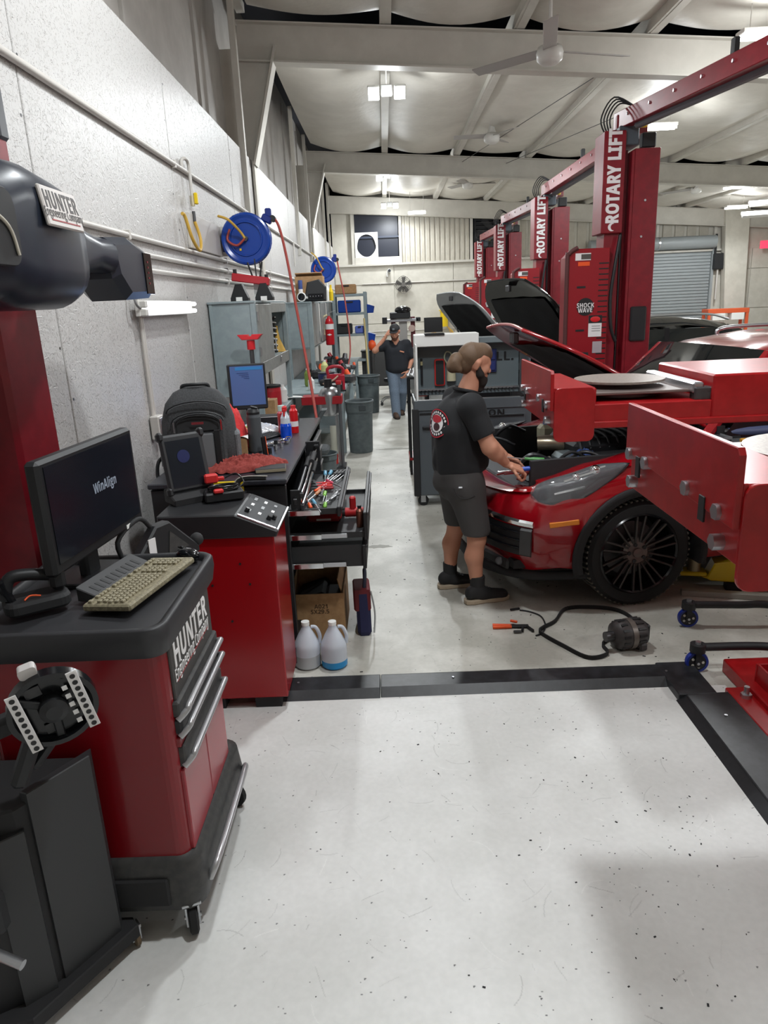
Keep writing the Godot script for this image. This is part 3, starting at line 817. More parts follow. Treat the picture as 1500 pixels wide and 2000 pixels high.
func red_cabinet() -> void:
	var o := thing("tester_cabinet", "red steel tester cabinet with black sloped control top", "cabinet", T(-0.86, 0, -3.52))
	var shell := part("body", W(o).box(V(-0.865, 0.52, -3.52), V(0.55, 0.9, 0.38), 0.006), mat(rgb(148, 12, 20), 0.25), o)
	part("foot", W(o).box(V(-1.0, 0.035, -3.52), V(0.14, 0.07, 0.34)), M.black_matte, o)
	part("foot", W(o).box(V(-0.7, 0.035, -3.52), V(0.14, 0.07, 0.34)), M.black_matte, o)
	for p in [[-0.95, 0.83], [-0.77, 0.83], [-0.92, 0.72], [-0.73, 0.72], [-0.84, 0.52]]:
		part("screw", W(o).cyl(V(p[0], p[1], -3.329), V(p[0], p[1], -3.325), 0.006, -1, 8), M.black_print, shell)
	part("power_switch", W(o).box(V(-0.93, 0.78, -3.326), V(0.032, 0.034, 0.012), 0.002), M.black_print, shell)
	var up := Transform3D(Basis(), V(0, 0, -3.52))
	part("control_top", W(o).prism([Vector2(-1.15, 0.97), Vector2(-0.575, 0.97), Vector2(-0.565, 1.0), Vector2(-0.77, 1.09), Vector2(-1.15, 1.095)], 0.42, up, 0.006), M.black, o)
	var tilt := Basis(Vector3.BACK, -atan2(0.09, 0.205))
	var pl := part("control_panel", W(o).box(V(-0.665, 1.048, -3.52), V(0.2, 0.008, 0.38), 0.002, tilt), mat(rgb(58, 59, 62), 0.7), o)
	part("panel_frame", W(o).box(V(-0.568, 1.003, -3.52), V(0.012, 0.012, 0.4), 0.002, tilt).box(V(-0.665, 1.05, -3.318), V(0.2, 0.012, 0.01), 0.002, tilt), M.steel, pl)
	rng.seed = 12
	for k in 9:
		var u := -0.72 + (k % 3) * 0.05; var w := -3.64 + (k / 3) * 0.1
		part("panel_marking", W(o).box(V(u, 1.072 - (u + 0.72) * 0.44 + 0.006, w), V(0.016, 0.002, 0.03 + rng.randf() * 0.02), 0, tilt), M.white_print if k % 2 else mat(rgb(150, 152, 155), 0.5), pl)
	for p in [[-0.625, -3.4], [-0.605, -3.43], [-0.73, -3.4]]:
		part("knob", W(o).cyl(V(p[0], 1.09 - (p[0] + 0.765) * 0.44, p[1]), V(p[0] + 0.014, 1.115 - (p[0] + 0.765) * 0.44, p[1]), 0.013, 0.011, 12), M.black_gloss, pl)
	# docked tablet
	var t := thing("scan_tablet", "rugged black diagnostic tablet standing in a dock on the red cabinet", "tablet", T(-1.06, 1.095, -3.62, 38))
	part("dock", B.new().prism([Vector2(-0.06, 0), Vector2(0.08, 0), Vector2(0.08, 0.03), Vector2(-0.03, 0.07), Vector2(-0.06, 0.07)], 0.24, Transform3D(Basis(Vector3.UP, -PI / 2), Vector3()), 0.006), M.black_matte, t)
	var lean := Basis(Vector3.RIGHT, -0.22)
	part("shell", B.new().box(V(0, 0.2, -0.02), V(0.235, 0.3, 0.032), 0.012, lean), mat(rgb(40, 41, 44), 0.5), t)
	for s in [-1, 1]:
		for q in [-1, 1]:
			part("bumper", B.new().box(V(0.11 * s, 0.2 + 0.14 * q, -0.02 - 0.03 * q), V(0.035, 0.05, 0.045), 0.012, lean), M.black, t)
	var scr := part("screen", B.new().box(V(0, 0.2, -0.003), V(0.185, 0.245, 0.003), 0, lean), mat(rgb(28, 32, 40), 0.1), t)
	part("screen_icon", B.new().cyl(V(-0.01, 0.235, -0.009), V(-0.01, 0.2355, -0.0065), 0.034, -1, 24), mat(rgb(18, 30, 84), 0.3), scr)
	# interface box, cable and plugs
	var ib := thing("interface_box", "black interface box with coiled cable and red plugs", "tool", T(-0.88, 1.095, -3.6, 20))
	part("case", B.new().box(V(0, 0.025, 0), V(0.2, 0.05, 0.1), 0.008), M.black, ib)
	var coil := []
	for i in 40:
		var a := TAU * i / 16.0
		coil.append(V(cos(a) * 0.075, 0.055 + i * 0.0006, sin(a) * 0.04))
	part("cable", B.new().tube(coil, 0.006, 6), M.black_gloss, ib)
	part("red_plug", B.new().box(V(-0.05, 0.105, -0.06), V(0.07, 0.05, 0.035), 0.008).box(V(0.0, 0.1, -0.06), V(0.035, 0.02, 0.02), 0.004), mat(rgb(214, 44, 44), 0.5), ib)
	part("red_plug", B.new().box(V(-0.03, 0.06, 0.05), V(0.05, 0.022, 0.026), 0.006), mat(rgb(214, 44, 44), 0.5), ib)
	part("lead", B.new().tube(curve([V(0.02, 0.1, -0.06), V(0.08, 0.12, -0.05), V(0.11, 0.08, 0), V(0.06, 0.06, 0.03), V(-0.03, 0.06, 0.05)], 5), 0.004, 6), M.black_gloss, ib)
	var fb := thing("cable_holder", "black padded holder strap hanging behind the tester cabinet", "holder", T(-0.76, 1.05, -3.82))
	part("pad", B.new().tube(curve([V(-0.09, -0.04, 0), V(-0.09, 0.07, 0), V(-0.05, 0.1, 0), V(0.07, 0.1, 0)], 5), 0.014, 8), M.black_matte, fb)
	part("piping", B.new().tube(curve([V(-0.105, -0.04, 0.012), V(-0.105, 0.078, 0.012), V(-0.05, 0.114, 0.012), V(0.08, 0.112, 0.012)], 5), 0.003, 6), mat(rgb(190, 186, 176), 0.5), fb)

func tool_bench() -> void:
	var o := thing("tool_bench", "long black rolling tool chest bench with open drawers by the left wall", "tool chest", T(-0.98, 0, -5.0))
	part("worktop", W(o).box(V(-0.985, 1.105, -5.02), V(0.79, 0.03, 2.26), 0.006), M.bench_top, o)
	part("side_panel", W(o).box(V(-0.985, 0.6, -3.93), V(0.77, 0.96, 0.04), 0.004), M.black, o)
	part("back_panel", W(o).box(V(-1.35, 0.6, -5.02), V(0.04, 0.96, 2.2)), M.black, o)
	part("side_panel", W(o).box(V(-0.985, 0.6, -6.11), V(0.77, 0.96, 0.04), 0.004), M.black, o)
	part("divider", W(o).box(V(-0.98, 0.6, -5.05), V(0.74, 0.96, 0.03)), M.black, o)
	part("floor_panel", W(o).box(V(-0.98, 0.13, -5.02), V(0.76, 0.04, 2.2)), M.black, o)
	for k in 7: # closed drawers of the far column
		var y := 0.22 + k * 0.125
		var d := part("drawer", W(o).box(V(-0.602, y, -5.58), V(0.02, 0.115, 1.0), 0.003), M.black, o)
		part("handle", W(o).box(V(-0.588, y + 0.05, -5.58), V(0.014, 0.012, 0.96), 0.003), M.steel, d)
	for p in [[-1.3, -4.05], [-0.68, -4.05], [-1.3, -6.0], [-0.68, -6.0]]:
		caster(o, V(p[0], 0, p[1]), 0.05, 0, M.rubber)
	# yellow level lying in the near end tray
	# open drawers of the near column: [bottom y, depth of tray wall, front x, front height]
	var spec := [[0.885, 0.03, -0.31, 0.06], [0.735, 0.03, -0.16, 0.17], [0.555, 0.13, -0.175, 0.15]]
	for k in 3:
		var s: Array = spec[k]
		var y: float = s[0]
		var xf: float = s[2]
		var d := part("drawer", W(o).box(V((xf - 0.62) * 0.5, y, -4.48), V(xf + 0.62, 0.012, 1.0)).box(V((xf - 0.62) * 0.5, y + s[1] * 0.5, -3.985), V(xf + 0.62, s[1], 0.012)).box(V((xf - 0.62) * 0.5, y + s[1] * 0.5, -4.975), V(xf + 0.62, s[1], 0.012)), mat(rgb(40, 41, 43), 0.55), o)
		part("drawer_front", W(o).box(V(xf, y + s[3] * 0.5 - 0.015, -4.48), V(0.022, s[3], 1.06), 0.004), M.black, d)
		part("handle", W(o).box(V(xf + 0.016, y + s[3] - 0.03, -4.48), V(0.012, 0.02, 1.02), 0.004), M.dark_steel, d)
		part("slide", W(o).box(V((xf - 0.62) * 0.5 - 0.05, y + 0.012, -3.968), V(xf + 0.5, 0.028, 0.014), 0.003), M.steel, d)
		part("slide", W(o).box(V(-0.52, y + 0.012, -3.958), V(0.2, 0.034, 0.012), 0.003), M.chrome, d)
	var rack := part("bar_rack", W(o).box(V(-0.548, 1.0, -4.98), V(0.1, 0.26, 0.02), 0.004), M.black, o)
	part("bar_rack", W(o).box(V(-0.56, 0.95, -3.99), V(0.06, 0.16, 0.014), 0.003), M.black, o)
	part("hook", W(o).box(V(-0.52, 1.1, -4.96), V(0.03, 0.02, 0.05), 0.004), M.black, rack)
	# pry bars lying across the rack
	for k in 4:
		var b := W(o)
		var bar := thing("pry_bar", ["longest chrome pry bar on the side rack of the bench", "chrome pry bar beside the longest one on the side rack", "dark steel pry bar low on the side rack", "thin chrome extension bar on the side rack"][k], "tool", T(-0.56 + (k % 2) * 0.04, 0.93 + 0.035 * k, -4.5), "bars on the side rack")
		part("shaft", B.new().tube(curve([V(0, -0.02, 0.52), V(0.004, 0, 0.3), V(0.0, 0.02, 0), V(0, 0.05, -0.36 - 0.05 * k)], 5), 0.011 if k < 3 else 0.007, 8), M.chrome if k != 2 else M.dark_steel, bar)
		part("grip", B.new().cyl(V(0, 0.028, -0.1), V(0, 0.045, -0.3), 0.017, -1, 10), M.black_matte, bar)
		part("tip", B.new().box(V(0, -0.035, 0.53), V(0.02, 0.04, 0.012), 0.002, Basis(Vector3.RIGHT, 0.5)), M.dark_steel, bar)
	drawer_tools()

func screwdriver(called: String, label: String, at: Transform3D, l: float, handle: Material, r := 0.014, group := "hand tools in the top drawer") -> void:
	var o := thing(called, label, "tool", at, group)
	part("blade", B.new().cyl(V(0, 0, 0), V(0, 0, -l), 0.0045, 0.0035, 8), M.steel, o)
	part("handle", B.new().lathe([Vector2(0, 0), Vector2(r * 0.7, 0), Vector2(r, 0.02), Vector2(r * 0.85, 0.06), Vector2(r * 1.05, 0.09), Vector2(0, 0.1)], 10, T(0, 0, 0, 0, 90), true), handle, o)

func drawer_tools() -> void:
	var y := 0.91
	var green := mat(rgb(120, 180, 60), 0.4)
	var sky := mat(rgb(96, 156, 186), 0.4)
	var redg := mat(rgb(206, 40, 44), 0.4)
	var pinkg := mat(rgb(200, 60, 90), 0.4)
	var L := [["light blue", sky, -0.46, -4.85, 4], ["pale blue", sky, -0.43, -4.86, -3], ["black long", M.black, -0.40, -4.84, -14], ["black middle", M.black, -0.375, -4.84, -14], ["black short", M.black, -0.35, -4.85, -16], ["thick black", M.black, -0.325, -4.83, -14]]
	for k in L.size():
		screwdriver("screwdriver", "%s handled driver in the top drawer, %s from the bench" % [L[k][0], ["first", "second", "third", "fourth", "fifth", "sixth"][k]], T(L[k][2], y, L[k][3], 180 + L[k][4]), 0.16 + 0.03 * (k % 4), L[k][1], 0.014 if k < 5 else 0.018)
	var N := [["orange", M.orange, -0.46, -4.5], ["tan and orange", mat(rgb(190, 130, 90), 0.5), -0.48, -4.32], ["bright orange", M.orange, -0.53, -4.24], ["lime green", green, -0.42, -4.28], ["grass green", green, -0.40, -4.12], ["teal", sky, -0.46, -4.1], ["red orange", M.orange, -0.50, -4.12], ["crimson", pinkg, -0.39, -4.6]]
	for k in N.size():
		screwdriver("screwdriver", "%s handled driver lying in the open top drawer" % N[k][0], T(N[k][2], y, N[k][3], 160 + 7 * k if k % 2 else -18 + 5 * k), 0.14 + 0.02 * (k % 3), N[k][1], 0.012)
	for k in 3:
		var p := thing("pliers", ["bright red handled pliers nearest the bench in the top drawer", "second red handled pliers in the top drawer", "dark red handled pliers in the top drawer"][k], "pliers", T(-0.5 + 0.012 * k, y, -4.62 + 0.07 * k, 80 + 6 * k), "pliers in the top drawer")
		for s in [-1, 1]:
			part("handle", B.new().tube(curve([V(0.0, 0, 0), V(0.014 * s, 0, 0.04), V(0.012 * s, 0, 0.1)], 4), 0.007, 8), redg if k < 2 else M.red, p)
		part("jaw", B.new().prism([Vector2(-0.012, 0), Vector2(0.012, 0), Vector2(0.003, 0.05), Vector2(-0.003, 0.05)], 0.01, T(0, 0, 0, 0, -90)), M.steel, p)
	for k in 6:
		var w := thing("wrench", ["longest steel wrench along the drawer front", "steel wrench crossing the drawer middle", "short steel wrench near the drawer corner", "bent steel wrench under the drivers", "thin steel wrench at the drawer end", "chrome wrench beside the pliers"][k], "wrench", T(-0.38 - 0.03 * k + (0.05 if k == 1 else 0.0), y, -4.2 - 0.1 * k, 10 * k - 20), "wrenches in the top drawer")
		part("shaft", B.new().box(V(0, 0, 0), V(0.012, 0.006, 0.2), 0.002), M.steel, w)
		part("box_end", B.new().lathe([Vector2(0.009, -0.005), Vector2(0.017, -0.005), Vector2(0.017, 0.005), Vector2(0.009, 0.005), Vector2(0.009, -0.005)], 14, T(0, 0, 0.11)), M.steel, w)
		part("open_end", B.new().prism([Vector2(-0.016, 0), Vector2(0.016, 0), Vector2(0.016, 0.025), Vector2(0.008, 0.03), Vector2(0.007, 0.01), Vector2(-0.007, 0.01), Vector2(-0.008, 0.03), Vector2(-0.016, 0.025)], 0.008, T(0, 0, -0.095, 0, -90)), M.steel, w)
	var pouch := thing("tool_pouch", "red fabric tool pouch in the open middle drawer", "pouch", T(-0.43, 0.743, -4.3))
	part("pouch", B.new().box(V(0, 0.03, 0), V(0.22, 0.05, 0.12), 0.02), mat(rgb(160, 34, 40), 0.8), pouch)
	part("print", B.new().box(V(0, 0.025, 0.061), V(0.09, 0.012, 0.002)), M.white_print, pouch)
	var im := thing("impact_tool", "red and black cordless driver lying in the middle drawer", "power tool", T(-0.25, 0.743, -4.35))
	part("body", B.new().cyl(V(-0.05, 0.035, 0), V(0.08, 0.035, 0), 0.03), mat(rgb(190, 34, 38), 0.5), im)
	part("nose", B.new().cyl(V(-0.12, 0.035, 0), V(-0.05, 0.035, 0), 0.02, 0.026), M.dark_steel, im)
	part("grip", B.new().box(V(0.0, 0.09, 0), V(0.04, 0.1, 0.04), 0.01), mat(rgb(190, 34, 38), 0.5), im)
	var bt := thing("copper_bottle", "small copper coloured canister at the drawer front", "canister", T(-0.2, 0.743, -4.15))
	part("can", B.new().lathe([Vector2(0, 0), Vector2(0.022, 0), Vector2(0.022, 0.1), Vector2(0.012, 0.115), Vector2(0, 0.12)], 16), mat(rgb(150, 96, 80), 0.3, 0.6), bt)
	part("cap", B.new().cyl(V(0, 0.118, 0), V(0, 0.135, 0), 0.012), M.black, bt)

func cloth_heap(b: B, r: Vector3, seed_: int, k := 40, m := 22, fold := 0.35, tight := 2.0) -> B:
	# crumpled cloth: a lumpy dome with sharp folds
	var fn := FastNoiseLite.new()
	fn.seed = seed_; fn.frequency = 1.0; fn.fractal_octaves = 4; fn.fractal_type = FastNoiseLite.FRACTAL_RIDGED
	var rows := []
	for i in m + 1:
		var row := PackedVector3Array()
		for j in k:
			var a := TAU * j / k
			var q := float(i) / m
			var d := V(cos(a) * q, 0, sin(a) * q)
			var edge := 1.0 + 0.25 * fn.get_noise_2d(cos(a) * 1.2 + 9, sin(a) * 1.2)
			var h := sqrt(maxf(0.0, 1.0 - q * q)) * 0.75 + fold * fn.get_noise_2d(d.x * tight, d.z * tight) * (1.0 - q * 0.5)
			row.append(V(d.x * r.x * edge, maxf(0.004, h * r.y), d.z * r.z * edge))
		rows.append(row)
	return b.loft(rows, false, true)

func bench_top_things() -> void:
	var y := 1.121
	# backpack
	var p := thing("backpack", "dark grey backpack with red zip pulls standing on the bench", "backpack", T(-1.16, y, -4.32, 12))
	var shell := B.new()
	var rr := []
	for a in [[0.0, 0.40, 0.2, 0.05, 0.0], [0.03, 0.44, 0.25, 0.07, 0.0], [0.15, 0.45, 0.26, 0.08, 0.0], [0.3, 0.43, 0.23, 0.08, -0.01], [0.4, 0.37, 0.18, 0.07, -0.02], [0.46, 0.27, 0.12, 0.05, -0.03], [0.49, 0.14, 0.06, 0.025, -0.035]]:
		rr.append(ring3(rrect(a[1], a[2], a[3], 5), Transform3D(Basis(Vector3.RIGHT, -PI / 2), V(0, a[0], a[4]))))
	var cloth := noisy(rgb(52, 53, 55), rgb(70, 71, 73), 6.0, 0.85, 0.0, 51, 0.05, 256, 2.0)
	part("body", shell.loft(rr), cloth, p)
	var grey := noisy(rgb(92, 94, 97), rgb(112, 114, 117), 6.0, 0.8, 0.0, 52, 0.05)
	for k in 3: # arched front pockets, each prouder than the last
		var w: float = [0.36, 0.31, 0.27][k]; var h: float = [0.36, 0.31, 0.12][k]
		var y0: float = [0.06, 0.05, 0.23][k]
		var arch := [Vector2(-w / 2, y0), Vector2(w / 2, y0)]
		for i in 9:
			var a := PI * i / 8.0
			arch.append(Vector2(cos(a) * w / 2, y0 + h - 0.06 + sin(a) * 0.06))
		part(["front_panel", "middle_pocket", "top_pocket"][k], B.new().prism(arch, 0.05, T(0, 0, 0.105 + 0.03 * k - (0.02 if k == 2 else 0.0), 0, -6), 0.015), cloth if k < 2 else M.black_matte, p)
		var zip := []
		for i in 9:
			var a := PI * i / 8.0
			zip.append(V(cos(a) * w / 2 * 0.97, y0 + h - 0.06 + sin(a) * 0.06, 0.135 + 0.026 * k - (0.02 if k == 2 else 0.0)))
		part("zip", B.new().tube(zip, 0.005, 6), M.black, p)
	part("lower_panel", B.new().box(V(0, 0.12, 0.157), V(0.17, 0.22, 0.02), 0.008), mat(rgb(112, 114, 117), 0.8), p)
	for s in [-1, 1]:
		part("strap", B.new().box(V(0.105 * s, 0.14, 0.163), V(0.035, 0.22, 0.02), 0.004), M.black, p)
		part("side_pocket", B.new().box(V(0.215 * s, 0.12, 0.02), V(0.05, 0.2, 0.16), 0.02), grey, p)
		part("zip_pull", B.new().box(V(0.135 * s, 0.28, 0.185), V(0.008, 0.06, 0.006)), M.red if s > 0 else M.steel, p)
	part("logo_patch", B.new().box(V(0.0, 0.295, 0.166), V(0.07, 0.014, 0.004)), mat(rgb(120, 34, 40), 0.6), p)
	part("carry_handle", B.new().tube(curve([V(-0.08, 0.47, -0.03), V(-0.07, 0.5, -0.02), V(0, 0.505, 0), V(0.07, 0.5, -0.02), V(0.08, 0.47, -0.03)], 5), 0.011, 8), M.black, p)
	part("loose_strap", B.new().tube(curve([V(-0.21, 0.1, 0.02), V(-0.26, 0.06, 0.05), V(-0.275, -0.02, 0.06), V(-0.255, -0.07, 0.08)], 5), 0.011, 6), M.black, p)
	# cloths
	solo("red_cloth", "bright red cloth bundle behind the backpack", "cloth", cloth_heap(B.new(), V(0.13, 0.4, 0.17), 14, 40, 22, 0.16), noisy(rgb(196, 44, 46), rgb(214, 58, 58), 5.0, 0.85, 0.0, 55, 0.05), T(-1.1, y, -4.78))
	solo("shop_rag", "heap of rust red shop rags on the near end of the bench", "rag", cloth_heap(B.new(), V(0.22, 0.075, 0.13), 8, 72, 40, 0.55, 2.2), noisy(rgb(128, 48, 44), rgb(152, 66, 58), 6.0, 0.9, 0.0, 56, 0.05), T(-0.88, y, -4.22, 20))
	var nb := thing("notebook", "closed black notebook at the corner of the bench", "notebook", T(-0.715, y, -4.13, 8))
	part("cover", B.new().box(V(0, 0.012, 0), V(0.18, 0.024, 0.13), 0.004), M.black_matte, nb)
	part("pages", B.new().box(V(0.004, 0.012, 0.003), V(0.175, 0.016, 0.13)), mat(rgb(150, 140, 118), 0.8), nb)
	var lv := thing("spirit_level", "yellow measuring level standing behind the tablet", "level", T(-0.93, y - 0.062, -3.872))
	part("upper_rail", B.new().box(V(0, 0.055, 0), V(0.2, 0.02, 0.02), 0.002), M.yellow, lv)
	part("lower_rail", B.new().box(V(0, 0.02, 0), V(0.2, 0.03, 0.02), 0.002), M.yellow, lv)
	part("web", B.new().box(V(0, 0.035, 0), V(0.2, 0.05, 0.012)), M.black, lv)
	part("bracket", B.new().box(V(0, -0.012, 0), V(0.22, 0.035, 0.05), 0.004), M.black, lv)
	# boxes and small parts
	var bx := thing("parts_box", "small open cardboard box with white paper on top", "box", T(-1.0, y, -4.68, 10))
	part("carton", B.new().box(V(0, 0.055, 0), V(0.1, 0.11, 0.1), 0.002), M.cardboard, bx)
	part("paper", B.new().grid(6, 6, func(u: float, w: float) -> Vector3: return V(-0.06 + u * 0.12, 0.113 + 0.012 * sin(u * 6.0 + w * 4.0), -0.06 + w * 0.12)), M.white, bx)
	var bt := thing("bit_holder", "white tray of red upright tool bits", "tool holder", T(-0.955, y, -4.78))
	part("tray", B.new().box(V(0, 0.012, 0), V(0.1, 0.024, 0.08), 0.004), M.white, bt)
	part("red_base", B.new().box(V(0, 0.03, 0), V(0.08, 0.02, 0.06), 0.003), mat(rgb(196, 40, 36), 0.5), bt)
	for k in 8:
		part("bit", B.new().cyl(V(-0.03 + (k % 4) * 0.02, 0.035, -0.015 + (k / 4) * 0.03), V(-0.03 + (k % 4) * 0.02, 0.11 + 0.01 * (k % 3), -0.015 + (k / 4) * 0.03), 0.004, 0.003, 6), mat(rgb(150, 30, 32), 0.4), bt)
	var tb := thing("tumbler", "tall charcoal insulated drinking bottle on the bench", "bottle", T(-0.9, y, -4.72))
	part("flask", B.new().lathe([Vector2(0, 0), Vector2(0.044, 0), Vector2(0.047, 0.01), Vector2(0.047, 0.235), Vector2(0.042, 0.255), Vector2(0, 0.258)], 28), mat(rgb(72, 76, 80), 0.55), tb)
	part("lid", B.new().lathe([Vector2(0.043, 0.255), Vector2(0.044, 0.27), Vector2(0.034, 0.29), Vector2(0, 0.298)], 28), M.black, tb)
	part("lid_tab", B.new().box(V(0.01, 0.3, 0.01), V(0.05, 0.014, 0.02), 0.004, Basis(Vector3.BACK, -0.3)), M.black, tb)
	var sp := thing("spray_bottle", "clear spray bottle half full of blue cleaner", "bottle", T(-0.76, y, -5.2))
	part("liquid", B.new().lathe([Vector2(0, 0.003), Vector2(0.042, 0.003), Vector2(0.042, 0.09), Vector2(0.036, 0.11), Vector2(0, 0.112)], 20), mat(rgb(14, 70, 190), 0.15), sp)
	part("upper_bottle", B.new().lathe([Vector2(0.036, 0.11), Vector2(0.034, 0.15), Vector2(0.02, 0.18), Vector2(0.014, 0.2)], 20), mat(rgb(196, 206, 214), 0.2), sp)
	part("trigger_head", B.new().box(V(0, 0.215, 0), V(0.03, 0.04, 0.07), 0.006).box(V(0, 0.19, 0.035), V(0.012, 0.05, 0.012), 0.003), mat(rgb(200, 40, 44), 0.4), sp)
	var can := thing("aerosol_can", "red aerosol can standing behind the spray bottle", "can", T(-0.725, y, -5.42))
	part("can", B.new().lathe([Vector2(0, 0), Vector2(0.032, 0), Vector2(0.032, 0.17), Vector2(0.022, 0.185), Vector2(0, 0.188)], 20), mat(rgb(196, 24, 30), 0.3), can)
	part("band", B.new().lathe([Vector2(0.0325, 0.05), Vector2(0.0325, 0.09)], 20), M.white_print, can)
	part("cap", B.new().cyl(V(0, 0.185, 0), V(0, 0.21, 0), 0.02), mat(rgb(200, 40, 44), 0.4), can)
	var can2 := thing("aerosol_can", "white capped red and clear can left of the blue spray bottle", "can", T(-0.8, y, -5.32))
	part("can", B.new().lathe([Vector2(0, 0), Vector2(0.034, 0), Vector2(0.034, 0.17), Vector2(0.024, 0.185), Vector2(0, 0.188)], 20), mat(rgb(176, 60, 62), 0.3), can2)
	part("cap", B.new().cyl(V(0, 0.185, 0), V(0, 0.225, 0), 0.026), mat(rgb(180, 206, 200), 0.4), can2)
	# monitor and slabs at the back
	var mo := thing("bench_monitor", "black monitor with a bright blue page on the bench", "monitor", T(-1.12, y, -5.75, 8))
	part("stand", B.new().box(V(0, 0.01, -0.04), V(0.2, 0.02, 0.15), 0.004).box(V(0, 0.08, -0.05), V(0.06, 0.14, 0.03), 0.004), M.black, mo)
	part("shell", B.new().box(V(0, 0.33, 0), V(0.3, 0.36, 0.04), 0.008), M.black, mo)
	var blue_page := mat(rgb(62, 82, 122), 0.25)
	blue_page.emission_enabled = true; blue_page.emission = rgb(86, 110, 165); blue_page.emission_energy_multiplier = 0.22
	var sc := part("screen", B.new().box(V(0.004, 0.34, 0.021), V(0.262, 0.31, 0.003)), blue_page, mo)
	part("page_banner", B.new().box(V(0.02, 0.475, 0.0235), V(0.21, 0.025, 0.001)), mat(rgb(50, 120, 180), 0.4), sc)
	for k in 4:
		part("page_line", B.new().box(V(-0.03 + 0.01 * k, 0.44 - 0.014 * k, 0.0235), V(0.09 - 0.015 * k, 0.005, 0.001)), mat(rgb(40, 60, 110), 0.4), sc)
	var sl := AreaLight3D.new()
	sl.name = "screen_glow"; sl.area_size = Vector2(0.26, 0.31); sl.light_energy = 0.05; sl.light_color = Color(0.6, 0.75, 1.0); sl.shadow_enabled = true; sl.area_range = 20.0
	mo.add_child(sl); sl.transform = T(0.004, 0.34, 0.03, 180)
	for k in 2:
		var lp := thing("laptop", ["closed silver laptop leaning on the wall behind the backpack", "grey folder slab leaning behind the backpack"][k], "laptop", T(-1.36 - 0.1 * k, y, -5.4 + 0.2 * k, 62 - 20 * k, -10))
		part("lid", B.new().box(V(0, 0.16, 0), V(0.26 - 0.1 * k, 0.32 - 0.06 * k, 0.014), 0.004), [mat(rgb(60, 52, 56), 0.2), mat(rgb(140, 134, 126), 0.5)][k], lp)
		part("rim", B.new().box(V(0, 0.32 - 0.06 * k, 0), V(0.262 - 0.1 * k, 0.01, 0.018), 0.003), M.steel, lp)
	var bag := solo("plastic_bag", "crumpled clear plastic bag in front of the bench monitor", "bag", cloth_heap(B.new(), V(0.2, 0.09, 0.14), 21), mat(rgb(186, 188, 192), 0.12), T(-1.02, y, -5.42))
	bag.set_meta("group", "")
	bag.remove_meta("group")
	var tr := thing("paper_tray", "dark shelf tray holding papers under the plastic bag", "tray", T(-1.12, y, -5.1, 4))
	part("shelf", B.new().box(V(0, 0.09, 0), V(0.26, 0.012, 0.2), 0.002).box(V(-0.12, 0.045, 0), V(0.012, 0.09, 0.2)).box(V(0.12, 0.045, 0), V(0.012, 0.09, 0.2)), M.black, tr)
	part("papers", B.new().box(V(0.01, 0.1, 0.02), V(0.2, 0.008, 0.17), 0, Basis(Vector3.UP, 0.2)), mat(rgb(206, 170, 110), 0.8), tr)
	part("green_sheet", B.new().box(V(0.02, 0.108, 0.01), V(0.14, 0.004, 0.12), 0, Basis(Vector3.UP, -0.1)), mat(rgb(120, 150, 70), 0.8), tr)
	var kb := thing("bench_keyboard", "slim black keyboard lying among the sockets", "keyboard", T(-0.87, y + 0.012, -5.3, 60, 8))
	part("case", B.new().box(V(0, 0.006, 0), V(0.3, 0.012, 0.11), 0.003), mat(rgb(58, 58, 60), 0.5), kb)
	var km := B.new().box(V(0, 0, 0), V(0.018, 0.005, 0.017), 0.002).mesh()
	for k in 52:
		part("key", km, M.black_matte, kb).position = V(-0.132 + (k % 13) * 0.022, 0.014, -0.036 + (k / 13) * 0.024)
	for k in 5:
		var rt := thing("ratchet", ["long chrome ratchet pointing at the spray bottle", "chrome breaker bar under the long ratchet", "short chrome ratchet near the bench edge", "chrome extension with a socket by the tumbler", "brown handled ratchet at the bench middle"][k], "ratchet", T(-0.83 + 0.02 * k, y + 0.012, -4.92 - 0.06 * k, -60 + 16 * k), "ratchets on the bench")
		part("shaft", B.new().cyl(V(0, 0, 0.1), V(0, 0, -0.1), 0.007, -1, 8), M.chrome, rt)
		part("head", B.new().cyl(V(0, -0.01, -0.115), V(0, 0.014, -0.115), 0.018, -1, 14), M.chrome, rt)
		part("grip", B.new().cyl(V(0, 0, 0.03), V(0, 0, 0.11), 0.011, -1, 10), M.brown if k == 4 else M.steel, rt)
	for k in 5:
		var so := thing("socket", ["black impact socket next to the tumbler", "chrome socket behind the tumbler", "small chrome socket near the edge", "deep black socket beside the ratchets", "tiny chrome socket by the rags"][k], "socket", T(-0.8 + 0.025 * (k % 3), y, -4.66 - 0.09 * k), "loose sockets on the bench")
		part("barrel", B.new().lathe([Vector2(0.008, 0.035), Vector2(0.014, 0.035), Vector2(0.014, 0.0), Vector2(0.0, 0.0)], 14), M.black if k in [0, 3] else M.chrome, so)
		part("drive", B.new().lathe([Vector2(0.0, 0.02), Vector2(0.008, 0.02), Vector2(0.008, 0.035)], 10), M.dark_steel, so)
	var ph := thing("phone", "black phone standing beside the tumbler", "phone", T(-0.82, y, -4.6, 30, -12))
	part("body", B.new().box(V(0, 0.06, 0), V(0.03, 0.12, 0.012), 0.004), M.black_gloss, ph)
	part("case_edge", B.new().box(V(0.016, 0.06, 0), V(0.004, 0.12, 0.014)), M.orange, ph)
	var fs := thing("tool_case", "flat black case with white lettering at the bench end", "case", T(-0.95, y, -5.92, 4))
	part("body", B.new().box(V(0, 0.035, 0), V(0.4, 0.07, 0.16), 0.008), M.black, fs)
	text("FLEX", "lettering", 0.03, M.white_print, fs, T(0.1, 0.036, 0.082), 0.001)
	part("lid_line", B.new().box(V(0, 0.066, 0.081), V(0.38, 0.004, 0.002)), M.white_print, fs)

